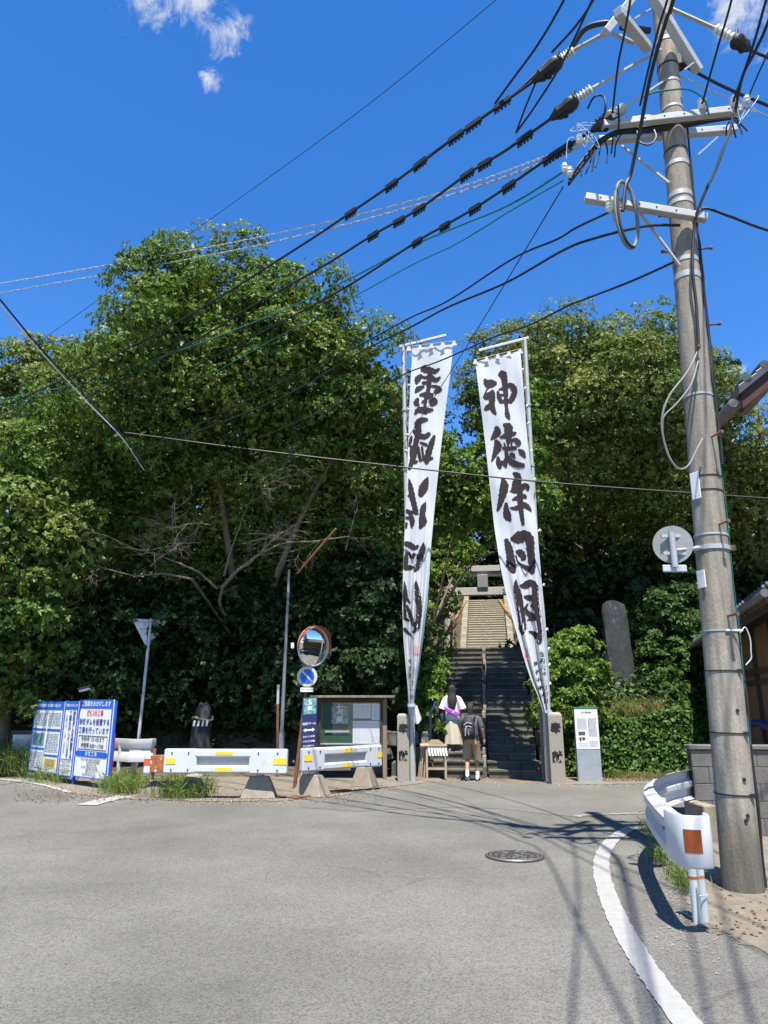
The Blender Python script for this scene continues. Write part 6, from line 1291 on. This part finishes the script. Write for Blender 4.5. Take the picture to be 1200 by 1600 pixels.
# --- wooden rack with paper streamers and sticks, foot of the stairs
g = G(682, 1217); rk = thing('wooden_rack', g, 'small wooden rack with white paper streamers beside the bottom step', 'rack')
for dx in (-.2, .2):
    for dy in (0, .3): mb = MB(); mb.box((g.x + dx, g.y + dy, .33), (.045, .045, .66)); mb.build('leg', m_woodlt, rk, bevel=.004)
for z, y in ((.62, 0), (.48, 0), (.2, 0), (.62, .3), (.2, .3)): mb = MB(); mb.box((g.x, g.y + y - .002, z), (.44, .035, .045)); mb.build('rail', m_woodlt, rk, bevel=.004)
mb = MB(); mb.box((g.x, g.y + .15, .67), (.48, .4, .03)); mb.build('top_board', m_woodlt, rk, bevel=.004)
mb = MB(); mb.prism([(-.2, 0), (.2, 0), (.08, .09), (-.08, .09)], (g.x, g.y + .1, .69), (1, 0, 0), (0, 0, 1), (0, 1, 0), 0, .12); mb.build('straw_roof', m_rope, rk)
for k in range(7): x = g.x - .18 + k * .06; mb = MB(); mb.add([(x, g.y - .03, .66), (x + .045, g.y - .03, .66), (x + .055, g.y - .05, .55), (x + .01, g.y - .045, .56), (x + .03, g.y - .05, .47), (x + .07, g.y - .055, .46)], [(0, 1, 2, 3), (3, 2, 5, 4)]); o = mb.build('paper_streamer', m_signw, rk); o.modifiers.new('t', 'SOLIDIFY').thickness = .003
sk = thing('walking_stick_bundle', (g.x - .3, g.y, 0), 'bundle of bamboo sticks leaning in a barrel stand left of the rack', 'sticks')
for k in range(7):
    a = random.uniform(-.06, .06); mb = MB(); mb.tube([(g.x - .38 + k * .022 + a * .5, g.y + .05 + random.uniform(0, .2), 0), (g.x - .3 + k * .018, g.y + .12, .72 + random.uniform(-.06, .1))], .012, 7); mb.build('stick', m_woodlt, sk, smooth=True)
mb = MB(); mb.tube([(g.x - .34, g.y + .03, .66), (g.x - .16, g.y + .06, .66)], .05, 10); mb.build('cross_log', m_woodlt, sk, smooth=True)

# --- manhole cover
c = G(804, 1338.5); mh = thing('manhole_cover', (c.x, c.y, 0), 'round dark cast iron manhole cover in the asphalt', 'manhole cover'); rr = 46 * T(1338, c.y) / F
mb = MB(); mb.tube([(c.x, c.y, -.01), (c.x, c.y, .010)], rr, 44); mb.build('frame_ring', m_manhole, mh)
mb = MB(); mb.tube([(c.x, c.y, 0), (c.x, c.y, .014)], rr * .9, 44); mb.build('lid', m_manhole, mh)
mb = MB()
for q in (.93, .82): mb.tube([(c.x + rr * q * math.cos(a), c.y + rr * q * math.sin(a), .0145) for a in np.linspace(0, 6.283, 49)], .006, 5, cap=False)
mb.build('raised_ring', m_manhi, mh)
rnd = random.Random(5)
mb = MB()
for k in range(34):
    a, q = rnd.uniform(0, 6.28), rr * .74 * rnd.random() ** .5; p = Vector((c.x + q * math.cos(a), c.y + q * math.sin(a), .015)); mb.box(p, (rnd.uniform(.02, .08), rnd.uniform(.015, .04), .008), rot('Z', rnd.uniform(0, 180)))
o = mb.build('raised_pattern', m_manhi, mh); o['kind'] = 'stuff'

# ================================================================== BLOCK WALL AND HOUSE ON THE RIGHT
def block_wall(name, a, b, rows, label, bl=.4, bh=.2, th=.15, low=0.0):
    a, b = Vector((*a, 0)), Vector((*b, 0)); u = (b - a); L = u.length; u.normalize(); nn = Vector((u.y, -u.x, 0)); S = Sheet(a, u, (0, 0, 1), nn)
    r = thing(name, (a + b) / 2, label, 'wall'); mb = MB(); S.rect(mb, .004, -.05, L - .004, rows * bh - .004, -th + .008, -.008); mb.build('mortar_core', m_mortar, r)
    proto = {}
    for j in range(rows):
        x = -(j % 2) * bl / 2
        while x < L - .01:
            x0, x1 = max(0, x) + .004, min(L, x + bl) - .004
            if x1 - x0 > .05:
                d = random.uniform(-.003, .003); mb = MB(); S.rect(mb, x0, j * bh + .004, x1, (j + 1) * bh - .004, -th, d); mb.build('block', m_wallblk, r, bevel=.006)
            x += bl
    x = -.02
    while x < L: mb = MB(); x1 = min(L + .02, x + .6) - .005; S.rect(mb, x, rows * bh + .002, x1, rows * bh + .06, -th - .025, .025); mb.build('coping', m_wallblk, r, bevel=.012); x += .6
    return r
block_wall('concrete_block_wall', (3.86, 9.35), (8.3, 9.05), 5, 'grey concrete block wall behind the utility pole')
mb = MB(); mb.box((3.82, 9.15, .19), (.16, .5, .44), rot('Z', 4)); o = mb.build('concrete_stump', m_block, bevel=.02); props(o, 'low dark concrete stump at the left end of the block wall', 'concrete block')

HD = Vector((.305, .952, 0)).normalized(); HN = Vector((-HD.y, HD.x, 0))        # along the eave (away), outwards (left)
E0 = Vector((5.05, 9.2, 0)); E1 = E0 + HD * 12.4
def hxyz(s, o, z): p = E0 + HD * s + HN * o; return Vector((p.x, p.y, z))
hs_ = thing('wooden_house', hxyz(6, -1.5, 0), 'old wooden house with tiled eaves at the right edge', 'house')
mb = MB(); vs = [hxyz(s, o, z) for s in (.0, 12) for o, z in ((-.72, 0), (-.72, 3.15), (-4.5, 3.15), (-4.5, 0))]; mb.add(vs, [(0, 1, 2, 3), (7, 6, 5, 4), (0, 4, 5, 1), (1, 5, 6, 2), (2, 6, 7, 3), (3, 7, 4, 0)]); mb.build('wall_core', m_dkwood, hs_)
x = 0.0; k = 0
while x < 12:                                                   # vertical boards, side towards the lane
    w = random.uniform(.16, .2); mb = MB(); d = random.uniform(0, .008); vs = [hxyz(s, o, z) for s in (x + .003, x + w - .003) for o, z in ((-.715, .55), (-.69 + d, .55), (-.69 + d, 2.98), (-.715, 2.98))]
    mb.add(vs, [(0, 1, 2, 3), (7, 6, 5, 4), (0, 4, 5, 1), (1, 5, 6, 2), (2, 6, 7, 3), (3, 7, 4, 0)]); mb.build('board', m_board, hs_); x += w
x = -.72
while x > -4.5:                                                 # boards of the end wall facing the street
    w = random.uniform(.16, .2); mb = MB(); vs = [hxyz(s, o, z) for s in (-.03 - random.uniform(0, .008), -.002) for o, z in ((x, .55), (x - w + .005, .55), (x - w + .005, 2.98), (x, 2.98))]
    mb.add(vs, [(0, 1, 2, 3), (7, 6, 5, 4), (0, 4, 5, 1), (1, 5, 6, 2), (2, 6, 7, 3), (3, 7, 4, 0)]); mb.build('board', m_board, hs_); x -= w
for z in (2.15, 1.95): mb = MB(); mb.bar(hxyz(-.2, -.66, z), hxyz(12, -.66, z), .06, .1); mb.build('rail_beam', m_dkwood, hs_, bevel=.005)
for s in np.arange(0.05, 12, 1.8): mb = MB(); mb.bar(hxyz(s, -.655, .4), hxyz(s, -.655, 3.0), .1, .06, HD); mb.build('post', m_dkwood, hs_)
mb = MB(); mb.bar(hxyz(-.1, -.7, .3), hxyz(12, -.7, .3), .1, .55); mb.build('plinth', m_wallblk, hs_)
# roof deck, rafters, tiles
zr, sl_r = 3.0, .42
def rxyz(s, o, d=0): return hxyz(s, -o, zr + o * sl_r + d)
mb = MB(); vs = [rxyz(s, o, d) for s in (-.35, 12.4) for o, d in ((.02, -.04), (2.0, -.04), (2.0, 0), (.02, 0))]; mb.add(vs, [(0, 1, 2, 3), (7, 6, 5, 4), (0, 4, 5, 1), (1, 5, 6, 2), (2, 6, 7, 3), (3, 7, 4, 0)]); rd = mb.build('roof_deck', m_dkwood, hs_)
for s in np.arange(-.3, 12.3, .45): mb = MB(); mb.bar(rxyz(s, .06, -.08), rxyz(s, 1.0, -.08), .05, .07); mb.build('rafter', m_wood, hs_)
def tile_mesh():
    """one pan tile: a shallow wave across, rounded front edge; along +o up the slope"""
    mb = MB(); n = 7; vs = []
    for d, o in ((0, 0), (0, .30)):
        for k in range(n):
            t = k / (n - 1); vs.append((t, o, .035 * math.sin(t * math.pi * 2 - .6) + (0 if o == 0 else -.01)))
    return vs, n
tv, tn = tile_mesh(); TW = .27
proto = None
for row in range(6):
    for i in range(46):
        s0 = -.3 + i * TW; o0 = -.04 + row * .27
        mb = MB(); vs = []
        for th in (.03, .055):
            for (t, o, z) in tv: vs.append(rxyz(s0 + t * TW * 1.04, o0 + o, th + z + .012))
        f = [(k, k + 1, tn + k + 1, tn + k) for k in range(tn - 1)]; N_ = 2 * tn; f += [(N_ + tn + k, N_ + tn + k + 1, N_ + k + 1, N_ + k) for k in range(tn - 1)] + [(k + 1, k, N_ + k, N_ + k + 1) for k in range(tn - 1)] + [(0, tn, N_ + tn, N_), (tn - 1, N_ + tn - 1, N_ + 2 * tn - 1, 2 * tn - 1)]
        if proto is None:
            mb.add(vs, f); proto = mb.build('roof_tile', m_tile, hs_, smooth=True, sharp=40)
            p0 = rxyz(s0, o0)
        else:
            c_ = proto.copy(); link(c_); c_.parent = hs_; c_.location = rxyz(s0, o0) - p0 + Vector((0, 0, random.uniform(-.004, .004)))
for i in range(46):                                             # round eave-end discs
    c = rxyz(-.3 + (i + .18) * TW, -.045, .055); mb = MB(); mb.tube([c, c + HN * .03], .045, 10); mb.build('eave_end_tile', m_tile, hs_, smooth=True)
pts = [hxyz(s, .10, 2.93) for s in np.linspace(-.3, 12.4, 20)]; mb = MB(); mb.tube(pts, .055, 10); mb.build('gutter', M('gutter_grey', (.13, .125, .12), .5), hs_, smooth=True)
# blue tarpaulin roll along the wall
mb = MB(); mb.tube([hxyz(s, -.45, 1.18 + .02 * math.sin(s * 3)) for s in np.linspace(-1.0, 6, 16)], .07, 10); o = mb.build('tarpaulin_roll', M('tarp_blue', (.01, .03, .14), .5), smooth=True); props(o, 'rolled dark blue tarpaulin lying along the block wall by the house', 'tarpaulin')
# upper storey roof corner
UC = Vector((4.66, 8.55, 5.52)); UD = Vector((.13, .99, 0)).normalized(); UN = Vector((UD.y, -UD.x, 0))      # away, and to the right (up the slope)
def uxyz(s, o, d=0): p = UC + UD * s + UN * o; return Vector((p.x, p.y, UC.z + o * .78 + d))
uh = thing('upper_house_roof', UC + UN * 1.5, 'tiled gable roof corner of the two storey house at the right edge', 'roof')
mb = MB(); vs = [uxyz(s, o, d) for s in (0, 1.1) for o, d in ((0, -.05), (3.2, -.05), (3.2, 0), (0, 0))]; mb.add(vs, [(0, 1, 2, 3), (7, 6, 5, 4), (0, 4, 5, 1), (1, 5, 6, 2), (2, 6, 7, 3), (3, 7, 4, 0)]); mb.build('roof_deck', m_wood, uh)
mb = MB(); vs = [uxyz(s, o, d) for s in (-.05, .0) for o, d in ((.02, -.26), (3.2, -.26), (3.2, -.03), (.02, -.03))]; mb.add(vs, [(0, 1, 2, 3), (7, 6, 5, 4), (0, 4, 5, 1), (1, 5, 6, 2), (2, 6, 7, 3), (3, 7, 4, 0)]); mb.build('bargeboard', m_redwood, uh)
for o in np.arange(-.02, 3.2, .24):                             # verge tiles with round caps
    mb = MB(); mb.tube([uxyz(-.10, o + .12, .07), uxyz(.2, o + .12, .07)], .062, 10); mb.build('verge_cap', m_tile, uh, smooth=True)
    mb = MB(); vs = [uxyz(s, a, d) for s in (-.1, .22) for a, d in ((o, -.05), (o + .25, -.05), (o + .25, .05), (o, .075))]; mb.add(vs, [(0, 1, 2, 3), (7, 6, 5, 4), (0, 4, 5, 1), (1, 5, 6, 2), (2, 6, 7, 3), (3, 7, 4, 0)]); mb.build('verge_tile', m_tile, uh, bevel=.006)
proto = None
for i in range(3):
    for row in range(10):
        s0, o0 = .24 + i * .28, -.04 + row * .3
        if proto is None:
            vs = []; mb = MB()
            for th in (.0, .025):
                for (t, o, z) in tv: vs.append(uxyz(s0 + t * .29, o0 + o, th + z + .04))
            f = [(k, k + 1, tn + k + 1, tn + k) for k in range(tn - 1)]; N_ = 2 * tn; f += [(N_ + tn + k, N_ + tn + k + 1, N_ + k + 1, N_ + k) for k in range(tn - 1)] + [(k + 1, k, N_ + k, N_ + k + 1) for k in range(tn - 1)]
            mb.add(vs, f); proto = mb.build('roof_tile', m_tile, uh, smooth=True, sharp=40); p0 = uxyz(s0, o0)
        else: c_ = proto.copy(); link(c_); c_.parent = uh; c_.location = uxyz(s0, o0) - p0
mb = MB(); mb.tube([uxyz(-.12, -.12, -.1), uxyz(1.2, -.12, -.1)], .06, 12); mb.build('gutter', MATS['gutter_grey'], uh, smooth=True)
for s in np.arange(.12, 1.1, .3): mb = MB(); mb.bar(uxyz(s, .03, -.1), uxyz(s, 1.4, -.1), .06, .08); mb.build('rafter', m_wood, uh)
mb = MB(); mb.bar(uxyz(.1, .45, -.18), uxyz(1.1, .45, -.18), .1, .12); mb.build('purlin', m_wood, uh)
mb = MB(); a, b = uxyz(.35, 1.6, 0), uxyz(1.0, 1.6, 0); q = UN * 2.2
vs = [Vector((p.x, p.y, z)) for z in (3.2, 5.35) for p in (a, b, b + q, a + q)]; mb.add(vs, [(3, 2, 1, 0), (4, 5, 6, 7), (0, 1, 5, 4), (1, 2, 6, 5), (2, 3, 7, 6), (3, 0, 4, 7)]); mb.build('upper_wall', m_plaster, uh)

# ================================================================== PEOPLE
def skin_mesh(verts, edges, radii, root=0):
    me = bpy.data.meshes.new('b'); me.from_pydata(verts, edges, []); o = bpy.data.objects.new('b', me); link(o)
    md = o.modifiers.new('s', 'SKIN'); md.use_smooth_shade = True
    for i, r in enumerate(radii):
        sv = me.skin_vertices[0].data[i]; sv.radius = (r, r) if not isinstance(r, tuple) else r; sv.use_root = (i == root)
    o.modifiers.new('u', 'SUBSURF').levels = 2; o.modifiers['u'].render_levels = 2
    bpy.context.view_layer.update(); ev = o.evaluated_get(bpy.context.evaluated_depsgraph_get()); m2 = bpy.data.meshes.new_from_object(ev)
    v = [tuple(x.co) for x in m2.vertices]; f = [tuple(p.vertices) for p in m2.polygons]; bpy.data.objects.remove(o); bpy.data.meshes.remove(me); bpy.data.meshes.remove(m2); return v, f
class Fig:
    def __init__(s, base, yaw, name_label, sc=1.0):
        s.b = Vector(base); s.R = rot('Z', yaw) * sc; s.root = thing('person', base, name_label, 'person')
    def w(s, p): return s.b + s.R @ Vector(p)
    def put(s, name, mb, mat, smooth=True, parent=None, sub=0):
        m2 = MB(); m2.add([s.w(v) for v in mb.v], mb.f); o = m2.build(name, mat, parent or s.root, smooth=smooth, sharp=75)
        if sub: u = o.modifiers.new('s', 'SUBSURF'); u.levels = sub; u.render_levels = sub
        return o
def add_hand(mb, wrist, fwd, side, k=1.0):
    wrist, fwd, side = Vector(wrist), Vector(fwd).normalized(), Vector(side).normalized()
    mb.tube([wrist, wrist + fwd * .045 * k, wrist + fwd * .085 * k], [.026 * k, .036 * k, .034 * k], 10)
    for i, L in enumerate((.062, .072, .068, .052)):
        b = wrist + fwd * .08 * k + side * (.027 - i * .018) * k; c = side.cross(fwd) * .018
        mb.tube([b, b + fwd * L * .5 * k + c * .3, b + fwd * L * .9 * k + c * 1.1], [.0095 * k, .0088 * k, .0065 * k], 6)
    b = wrist + fwd * .03 * k + side * .03 * k; mb.tube([b, b + side * .022 * k + fwd * .028 * k, b + side * .03 * k + fwd * .058 * k], [.012 * k, .0105 * k, .008 * k], 6)
def head(mb, c, r=.1):
    """egg-shaped head facing +y with nose, ears, brow and chin"""
    c = Vector(c); n, m = 16, 12
    base = len(mb.v)
    for i in range(m + 1):
        ph = math.pi * i / m; z = math.cos(ph); rr = math.sin(ph)
        for k in range(n):
            a = 2 * math.pi * k / n; x, y = math.cos(a) * rr, math.sin(a) * rr
            jaw = 1 - .28 * max(0, -z); fz = z * 1.18; yy = y * 1.12 + (.06 if (y > .6 and z < -.3) else 0)
            if y > .85 and -.35 < z < .15: yy += .12                      # nose
            mb.v.append(tuple(c + Vector((x * .86 * jaw, yy * (1 - .12 * max(0, -z)), fz)) * r))
    mb.f += [(base + i * n + k, base + i * n + (k + 1) % n, base + (i + 1) * n + (k + 1) % n, base + (i + 1) * n + k) for i in range(m) for k in range(n)]
    for s in (-1, 1): e = c + Vector((s * .087 * r / .1, -.005, -.002)); mb.tube([e + Vector((0, 0, -.03)), e + Vector((s * .016, -.008, 0)), e + Vector((s * .012, -.008, .03))], [.008, .016, .009], 7)

# man: dark T-shirt, khaki shorts, walking to the steps with his left foot trailing
mg = G(738, 1219); mg.z = .006; man = Fig(mg, -12, 'man seen from behind in charcoal t-shirt and khaki shorts walking to the stairs', .885)
V = [(0, 0, .93), (0, .01, 1.15), (0, .015, 1.36), (0, .0, 1.45), (0, .01, 1.52),
     (.17, .0, 1.40), (.265, -.03, 1.16), (.30, .06, .92), (-.17, .0, 1.40), (-.25, .05, 1.16), (-.235, .22, 1.0),
     (.095, 0, .88), (.11, .14, .50), (.115, .13, .10), (-.095, 0, .88), (-.10, -.03, .49), (-.09, -.24, .16)]
Ed = [(0, 1), (1, 2), (2, 3), (3, 4), (2, 5), (5, 6), (6, 7), (2, 8), (8, 9), (9, 10), (0, 11), (11, 12), (12, 13), (0, 14), (14, 15), (15, 16)]
Rd = [.14, .135, .12, .06, .055, .065, .047, .032, .065, .047, .032, .092, .062, .042, .092, .062, .042]
v, f = skin_mesh(V, Ed, Rd); mb = MB(); mb.add(v, f); head(mb, (0, .02, 1.62), .1); add_hand(mb, (.30, .06, .93), (0.02, .12, -1), (-.3, .9, 0)); add_hand(mb, (-.235, .22, 1.0), (.1, .5, -.8), (.4, .9, 0)); man.put('body', mb, m_skin)
mb = MB(); mb.loft([((0, .0, .86), .185, .135), ((0, 0, .95), .182, .132), ((0, .005, 1.1), .178, .13), ((0, .01, 1.25), .195, .135), ((0, .01, 1.36), .2, .125), ((0, .01, 1.42), .15, .10), ((0, .008, 1.475), .075, .075)], 22); 
for s, e in ((1, (.25, -.02, 1.2)), (-1, (-.245, .035, 1.2))): mb.tube([(s * .13, .005, 1.40), (s * .19, .0, 1.365), ((s * .19 + e[0]) / 2, e[1] * .5, 1.29), e], [.075, .085, .078, .072], 14)
man.put('t_shirt', mb, m_tee)
mb = MB(); mb.loft([((0, .0, .80), .178, .138), ((0, 0, .88), .18, .14), ((0, 0, .965), .165, .125)], 22)
for a, b, c in (((.088, .0, .86), (.10, .08, .64), (.11, .135, .46)), ((-.088, .0, .86), (-.10, -.01, .64), (-.10, -.035, .455))): mb.tube([a, b, c], [.105, .108, .112], 18)
man.put('shorts', mb, m_khaki)
def shoe(fig, ankle, yaw, pitch, sock=True):
    a = Vector(ankle); R = rot('Z', yaw) @ rot('X', pitch); mb = MB(); rings = []
    for y, w, h in ((-.085, .032, .07), (-.05, .042, .085), (.0, .044, .09), (.06, .046, .065), (.12, .05, .05), (.165, .042, .042), (.195, .02, .03)):
        rings.append([a + R @ Vector((math.cos(t) * w, y, -.095 + max(0, (math.sin(t) + 1) / 2) * h)) for t in np.linspace(0, 2 * math.pi, 13)[:-1]])
    vs = [p for r_ in rings for p in r_]; n = 12
    mb.add(vs, [(i * n + k, i * n + (k + 1) % n, (i + 1) * n + (k + 1) % n, (i + 1) * n + k) for i in range(6) for k in range(n)] + [tuple(range(n - 1, -1, -1)), tuple(6 * n + k for k in range(n))])
    o = fig.put('shoe', mb, m_signw)
    for s in (-1, 1):
        mb = MB()
        for y in (.0, .03, .06): mb.bar(a + R @ Vector((s * .047, y, -.085)), a + R @ Vector((s * .04, y - .02, -.04)), .006, .012, Vector((0, 1, 0)))
        fig.put('stripe', mb, m_ink, False, o)
    if sock: mb = MB(); mb.tube([a + Vector((0, 0, -.04)), a + Vector((0, .005, .09))], [.047, .05], 14); fig.put('sock', mb, m_whitecl)
shoe(man, (.115, .13, .095), -4, 0); shoe(man, (-.09, -.24, .15), 4, -28)
mb = MB(); c = Vector((0, .005, 1.635)); n = 16
for i in range(8):
    ph = math.pi * .56 * i / 7
    for k in range(n): a = 2 * math.pi * k / n; y = math.sin(a); drop = (.55 if y < -.1 else 0) * (i / 7); mb.v.append(tuple(c + Vector((math.cos(a) * math.sin(ph) * .098, y * math.sin(ph) * .118, math.cos(ph) * .125 - drop * .1 + random.uniform(-.004, .004)))))
mb.f = [(i * n + k, i * n + (k + 1) % n, (i + 1) * n + (k + 1) % n, (i + 1) * n + k) for i in range(7) for k in range(n)]; man.put('hair', mb, m_hair)
bp = thing('backpack', man.w((-.02, -.2, 1.0)), 'black and grey backpack worn by the man in khaki shorts', 'backpack')
def bput(name, mb, mat, par=bp, fig=man, sub=0): return fig.put(name, mb, mat, True, par, sub)
mb = MB(); mb.loft([((-.03, -.2, .93), .12, .06), ((-.03, -.205, .96), .15, .095), ((-.03, -.21, 1.1), .155, .105), ((-.03, -.205, 1.25), .145, .095), ((-.03, -.19, 1.37), .115, .07), ((-.03, -.17, 1.43), .05, .03)], 18); bput('main_bag', mb, m_pack)
mb = MB(); mb.loft([((-.04, -.285, .97), .10, .03), ((-.04, -.3, 1.0), .12, .05), ((-.04, -.3, 1.12), .12, .05), ((-.04, -.29, 1.18), .1, .03)], 16); bput('front_pocket', mb, m_pack)
for pts in ([(-.1, -.345, 1.0), (-.09, -.345, 1.16), (-.07, -.31, 1.22)], [(-.13, -.31, 1.24), (-.05, -.315, 1.30), (.06, -.3, 1.27)], [(-.1, -.32, 1.2), (0, -.325, 1.22), (.05, -.31, 1.19)], [(-.02, -.35, 1.02), (-.03, -.35, 1.12)]): mb = MB(); mb.tube(pts, .014, 6); bput('grey_trim', mb, m_packg)
for s in (-1, 1): mb = MB(); mb.tube(crom([(s * .1, -.14, 1.40), (s * .12, -.05, 1.475), (s * .125, .08, 1.44), (s * .14, .13, 1.3), (s * .17, .06, 1.12), (s * .15, -.12, 1.0)], 5), .02, 7); bput('strap', mb, m_pack)

# woman: long hair, white blouse, long cream skirt, two steps up
ws = stair_xyz(.92, -.74, 3 * RISE + .004); wom = Fig(ws, -8, 'woman with long dark hair in white blouse and cream skirt climbing the stairs', .87)
V = [(0, 0, .93), (0, .01, 1.15), (0, .01, 1.34), (0, 0, 1.42), (0, .01, 1.49), (.15, 0, 1.37), (.22, -.01, 1.13), (.2, .13, .95), (-.15, 0, 1.37), (-.22, .0, 1.13), (-.21, .08, .93), (.08, 0, .88), (.085, .12, .52), (.08, .12, .28), (-.08, 0, .88), (-.085, .02, .48), (-.08, -.02, .09)]
Rd = [.13, .11, .1, .05, .046, .055, .038, .026, .055, .038, .026, .085, .055, .036, .085, .055, .036]
v, f = skin_mesh(V, Ed, Rd); mb = MB(); mb.add(v, f); head(mb, (0, .02, 1.58), .096); add_hand(mb, (.2, .13, .95), (0, .3, -.9), (-.3, .9, 0), .9); add_hand(mb, (-.21, .08, .93), (0, .2, -1), (.3, .9, 0), .9); wom.put('body', mb, m_skin)
mb = MB(); n = 28; rings = [(1.0, .15, .115, 0), (.85, .185, .14, .01), (.6, .205, .17, .016), (.35, .22, .195, .022), (.18, .235, .21, .028)]
for z, rx, ry, am in rings[::-1]:
    for k in range(n): a = 2 * math.pi * k / n; q = 1 + am / rx * math.sin(a * 7 + z * 3); mb.v.append((math.cos(a) * rx * q, math.sin(a) * ry * q + .03 * (1 - z), z))
mb.f = [(i * n + k, i * n + (k + 1) % n, (i + 1) * n + (k + 1) % n, (i + 1) * n + k) for i in range(4) for k in range(n)]; wom.put('skirt', mb, m_cream)
mb = MB(); mb.loft([((0, -.01, .80), .19, .15), ((0, -.01, .9), .195, .155), ((0, 0, 1.05), .19, .145), ((0, .0, 1.2), .19, .135), ((0, 0, 1.33), .18, .11), ((0, .005, 1.39), .13, .085), ((0, .005, 1.44), .06, .06)], 22)
for s in (-1, 1): mb.tube([(s * .1, 0, 1.37), (s * .17, 0, 1.33), (s * .235, -.01, 1.2), (s * .28, -.01, 1.08)], [.07, .085, .09, .105], 14)
wom.put('blouse', mb, m_whitecl)
mb = MB(); n = 36
for z, rx, ry, y in ((1.04, .02, .01, -.15), (1.1, .06, .022, -.155), (1.18, .095, .035, -.15), (1.28, .12, .05, -.125), (1.38, .122, .07, -.085), (1.46, .108, .09, -.04), (1.54, .104, .112, -.005), (1.61, .103, .118, 0.0), (1.67, .09, .1, .0), (1.705, .06, .066, .0), (1.722, .01, .012, .0)):
    low_ = max(0, 1.5 - z)
    for k in range(n): a = 2 * math.pi * k / n; q = 1 + (.03 + .22 * low_) * math.sin(a * 11 + z * 4) + .04 * math.sin(a * 5 - z * 9); mb.v.append((math.cos(a) * rx * q, y + math.sin(a) * ry * q, z + (random.uniform(-.03, .03) if z < 1.12 else 0)))
mb.f = [(i * n + k, i * n + (k + 1) % n, (i + 1) * n + (k + 1) % n, (i + 1) * n + k) for i in range(10) for k in range(n)] + [tuple(range(n - 1, -1, -1))]; wom.put('hair', mb, m_hair)
for x, y in ((.08, .12), (-.08, -.02)): shoe(wom, (x, y, .095 if y < 0 else .25), 0, 0, False)
pb = thing('purple_bag', wom.w((.02, -.19, 1.0)), 'bright purple sling bag across the back of the woman', 'bag')
mb = MB(); pr = [(-.17, .1), (.0, .03), (.19, -.05), (.2, -.13), (.05, -.12), (-.17, -.01)]; mb.prism(pr, (0, -.15, 1.03), (1, 0, 0), (0, 0, 1), (0, -1, 0), 0, .07); o = bput('pouch', mb, m_purple, pb, wom); o.modifiers.new('b', 'BEVEL').width = .015
mb = MB(); mb.tube([(.03, -.222, .995), (.03, -.226, .995)], .022, 14); bput('white_emblem', mb, m_signw, pb, wom)
mb = MB(); mb.tube(crom([(-.17, -.16, 1.08), (-.21, -.02, 1.16), (-.1, .12, 1.3), (.08, .1, 1.42), (.12, -.04, 1.40), (.17, -.15, 1.15), (.2, -.16, .94)], 5), .012, 6); bput('strap', mb, m_purple, pb, wom)
nb_ = thing('navy_bag', wom.w((-.25, .0, .8)), 'dark navy shoulder bag hanging at the left side of the woman', 'bag')
mb = MB(); mb.loft([((-.275, 0, .68), .045, .12), ((-.28, 0, .72), .06, .15), ((-.275, 0, .88), .05, .14), ((-.265, 0, .97), .03, .11)], 16); bput('pouch', mb, m_navyb, nb_, wom)
mb = MB(); mb.tube(crom([(-.265, .09, .95), (-.24, .07, 1.2), (-.17, .02, 1.415), (-.24, -.07, 1.2), (-.265, -.09, .95)], 5), .011, 6); bput('strap', mb, m_navyb, nb_, wom)

# ================================================================== GRIT
def grit(name, label, n, pts, lo=.004, hi=.014):
    mb = MB()
    for _ in range(n):
        p = Vector(pts()); r = random.uniform(lo, hi); a = random.uniform(0, 6.28)
        vs = [p + Vector((math.cos(a + t) * r * random.uniform(.7, 1.2), math.sin(a + t) * r * random.uniform(.7, 1.2), 0)) for t in (0, 1.57, 3.14, 4.71)] + [p + Vector((0, 0, r * .8))]
        mb.add(vs, [(0, 1, 4), (1, 2, 4), (2, 3, 4), (3, 0, 4)])
    o = mb.build(name, m_block); props(o, label, None, None, 'stuff')
def near_edge():
    i = random.randrange(1, len(VERGE) - 3); a, b = Vector((*VERGE[i], 0)), Vector((*VERGE[i + 1], 0)); p = a.lerp(b, random.random()); return (p.x + random.gauss(0, .1), p.y + random.gauss(-.15, .3), .005)
grit('verge_grit', 'loose grit along the far edge of the road', 900, near_edge, .006, .02)
grit('shoulder_grit', 'loose grit scattered around the guardrail and pole foot', 700, lambda: (lambda q: (q.x, q.y, .006))(G(random.gauss(1085, 45), random.gauss(1410, 45))), .003, .011)

for o in bpy.data.objects:                                      # print too small to pick apart letter by letter
    if o.name.split('.')[0] in ('fine_print', 'handwriting', 'small_writing'): o['kind'] = 'stuff'
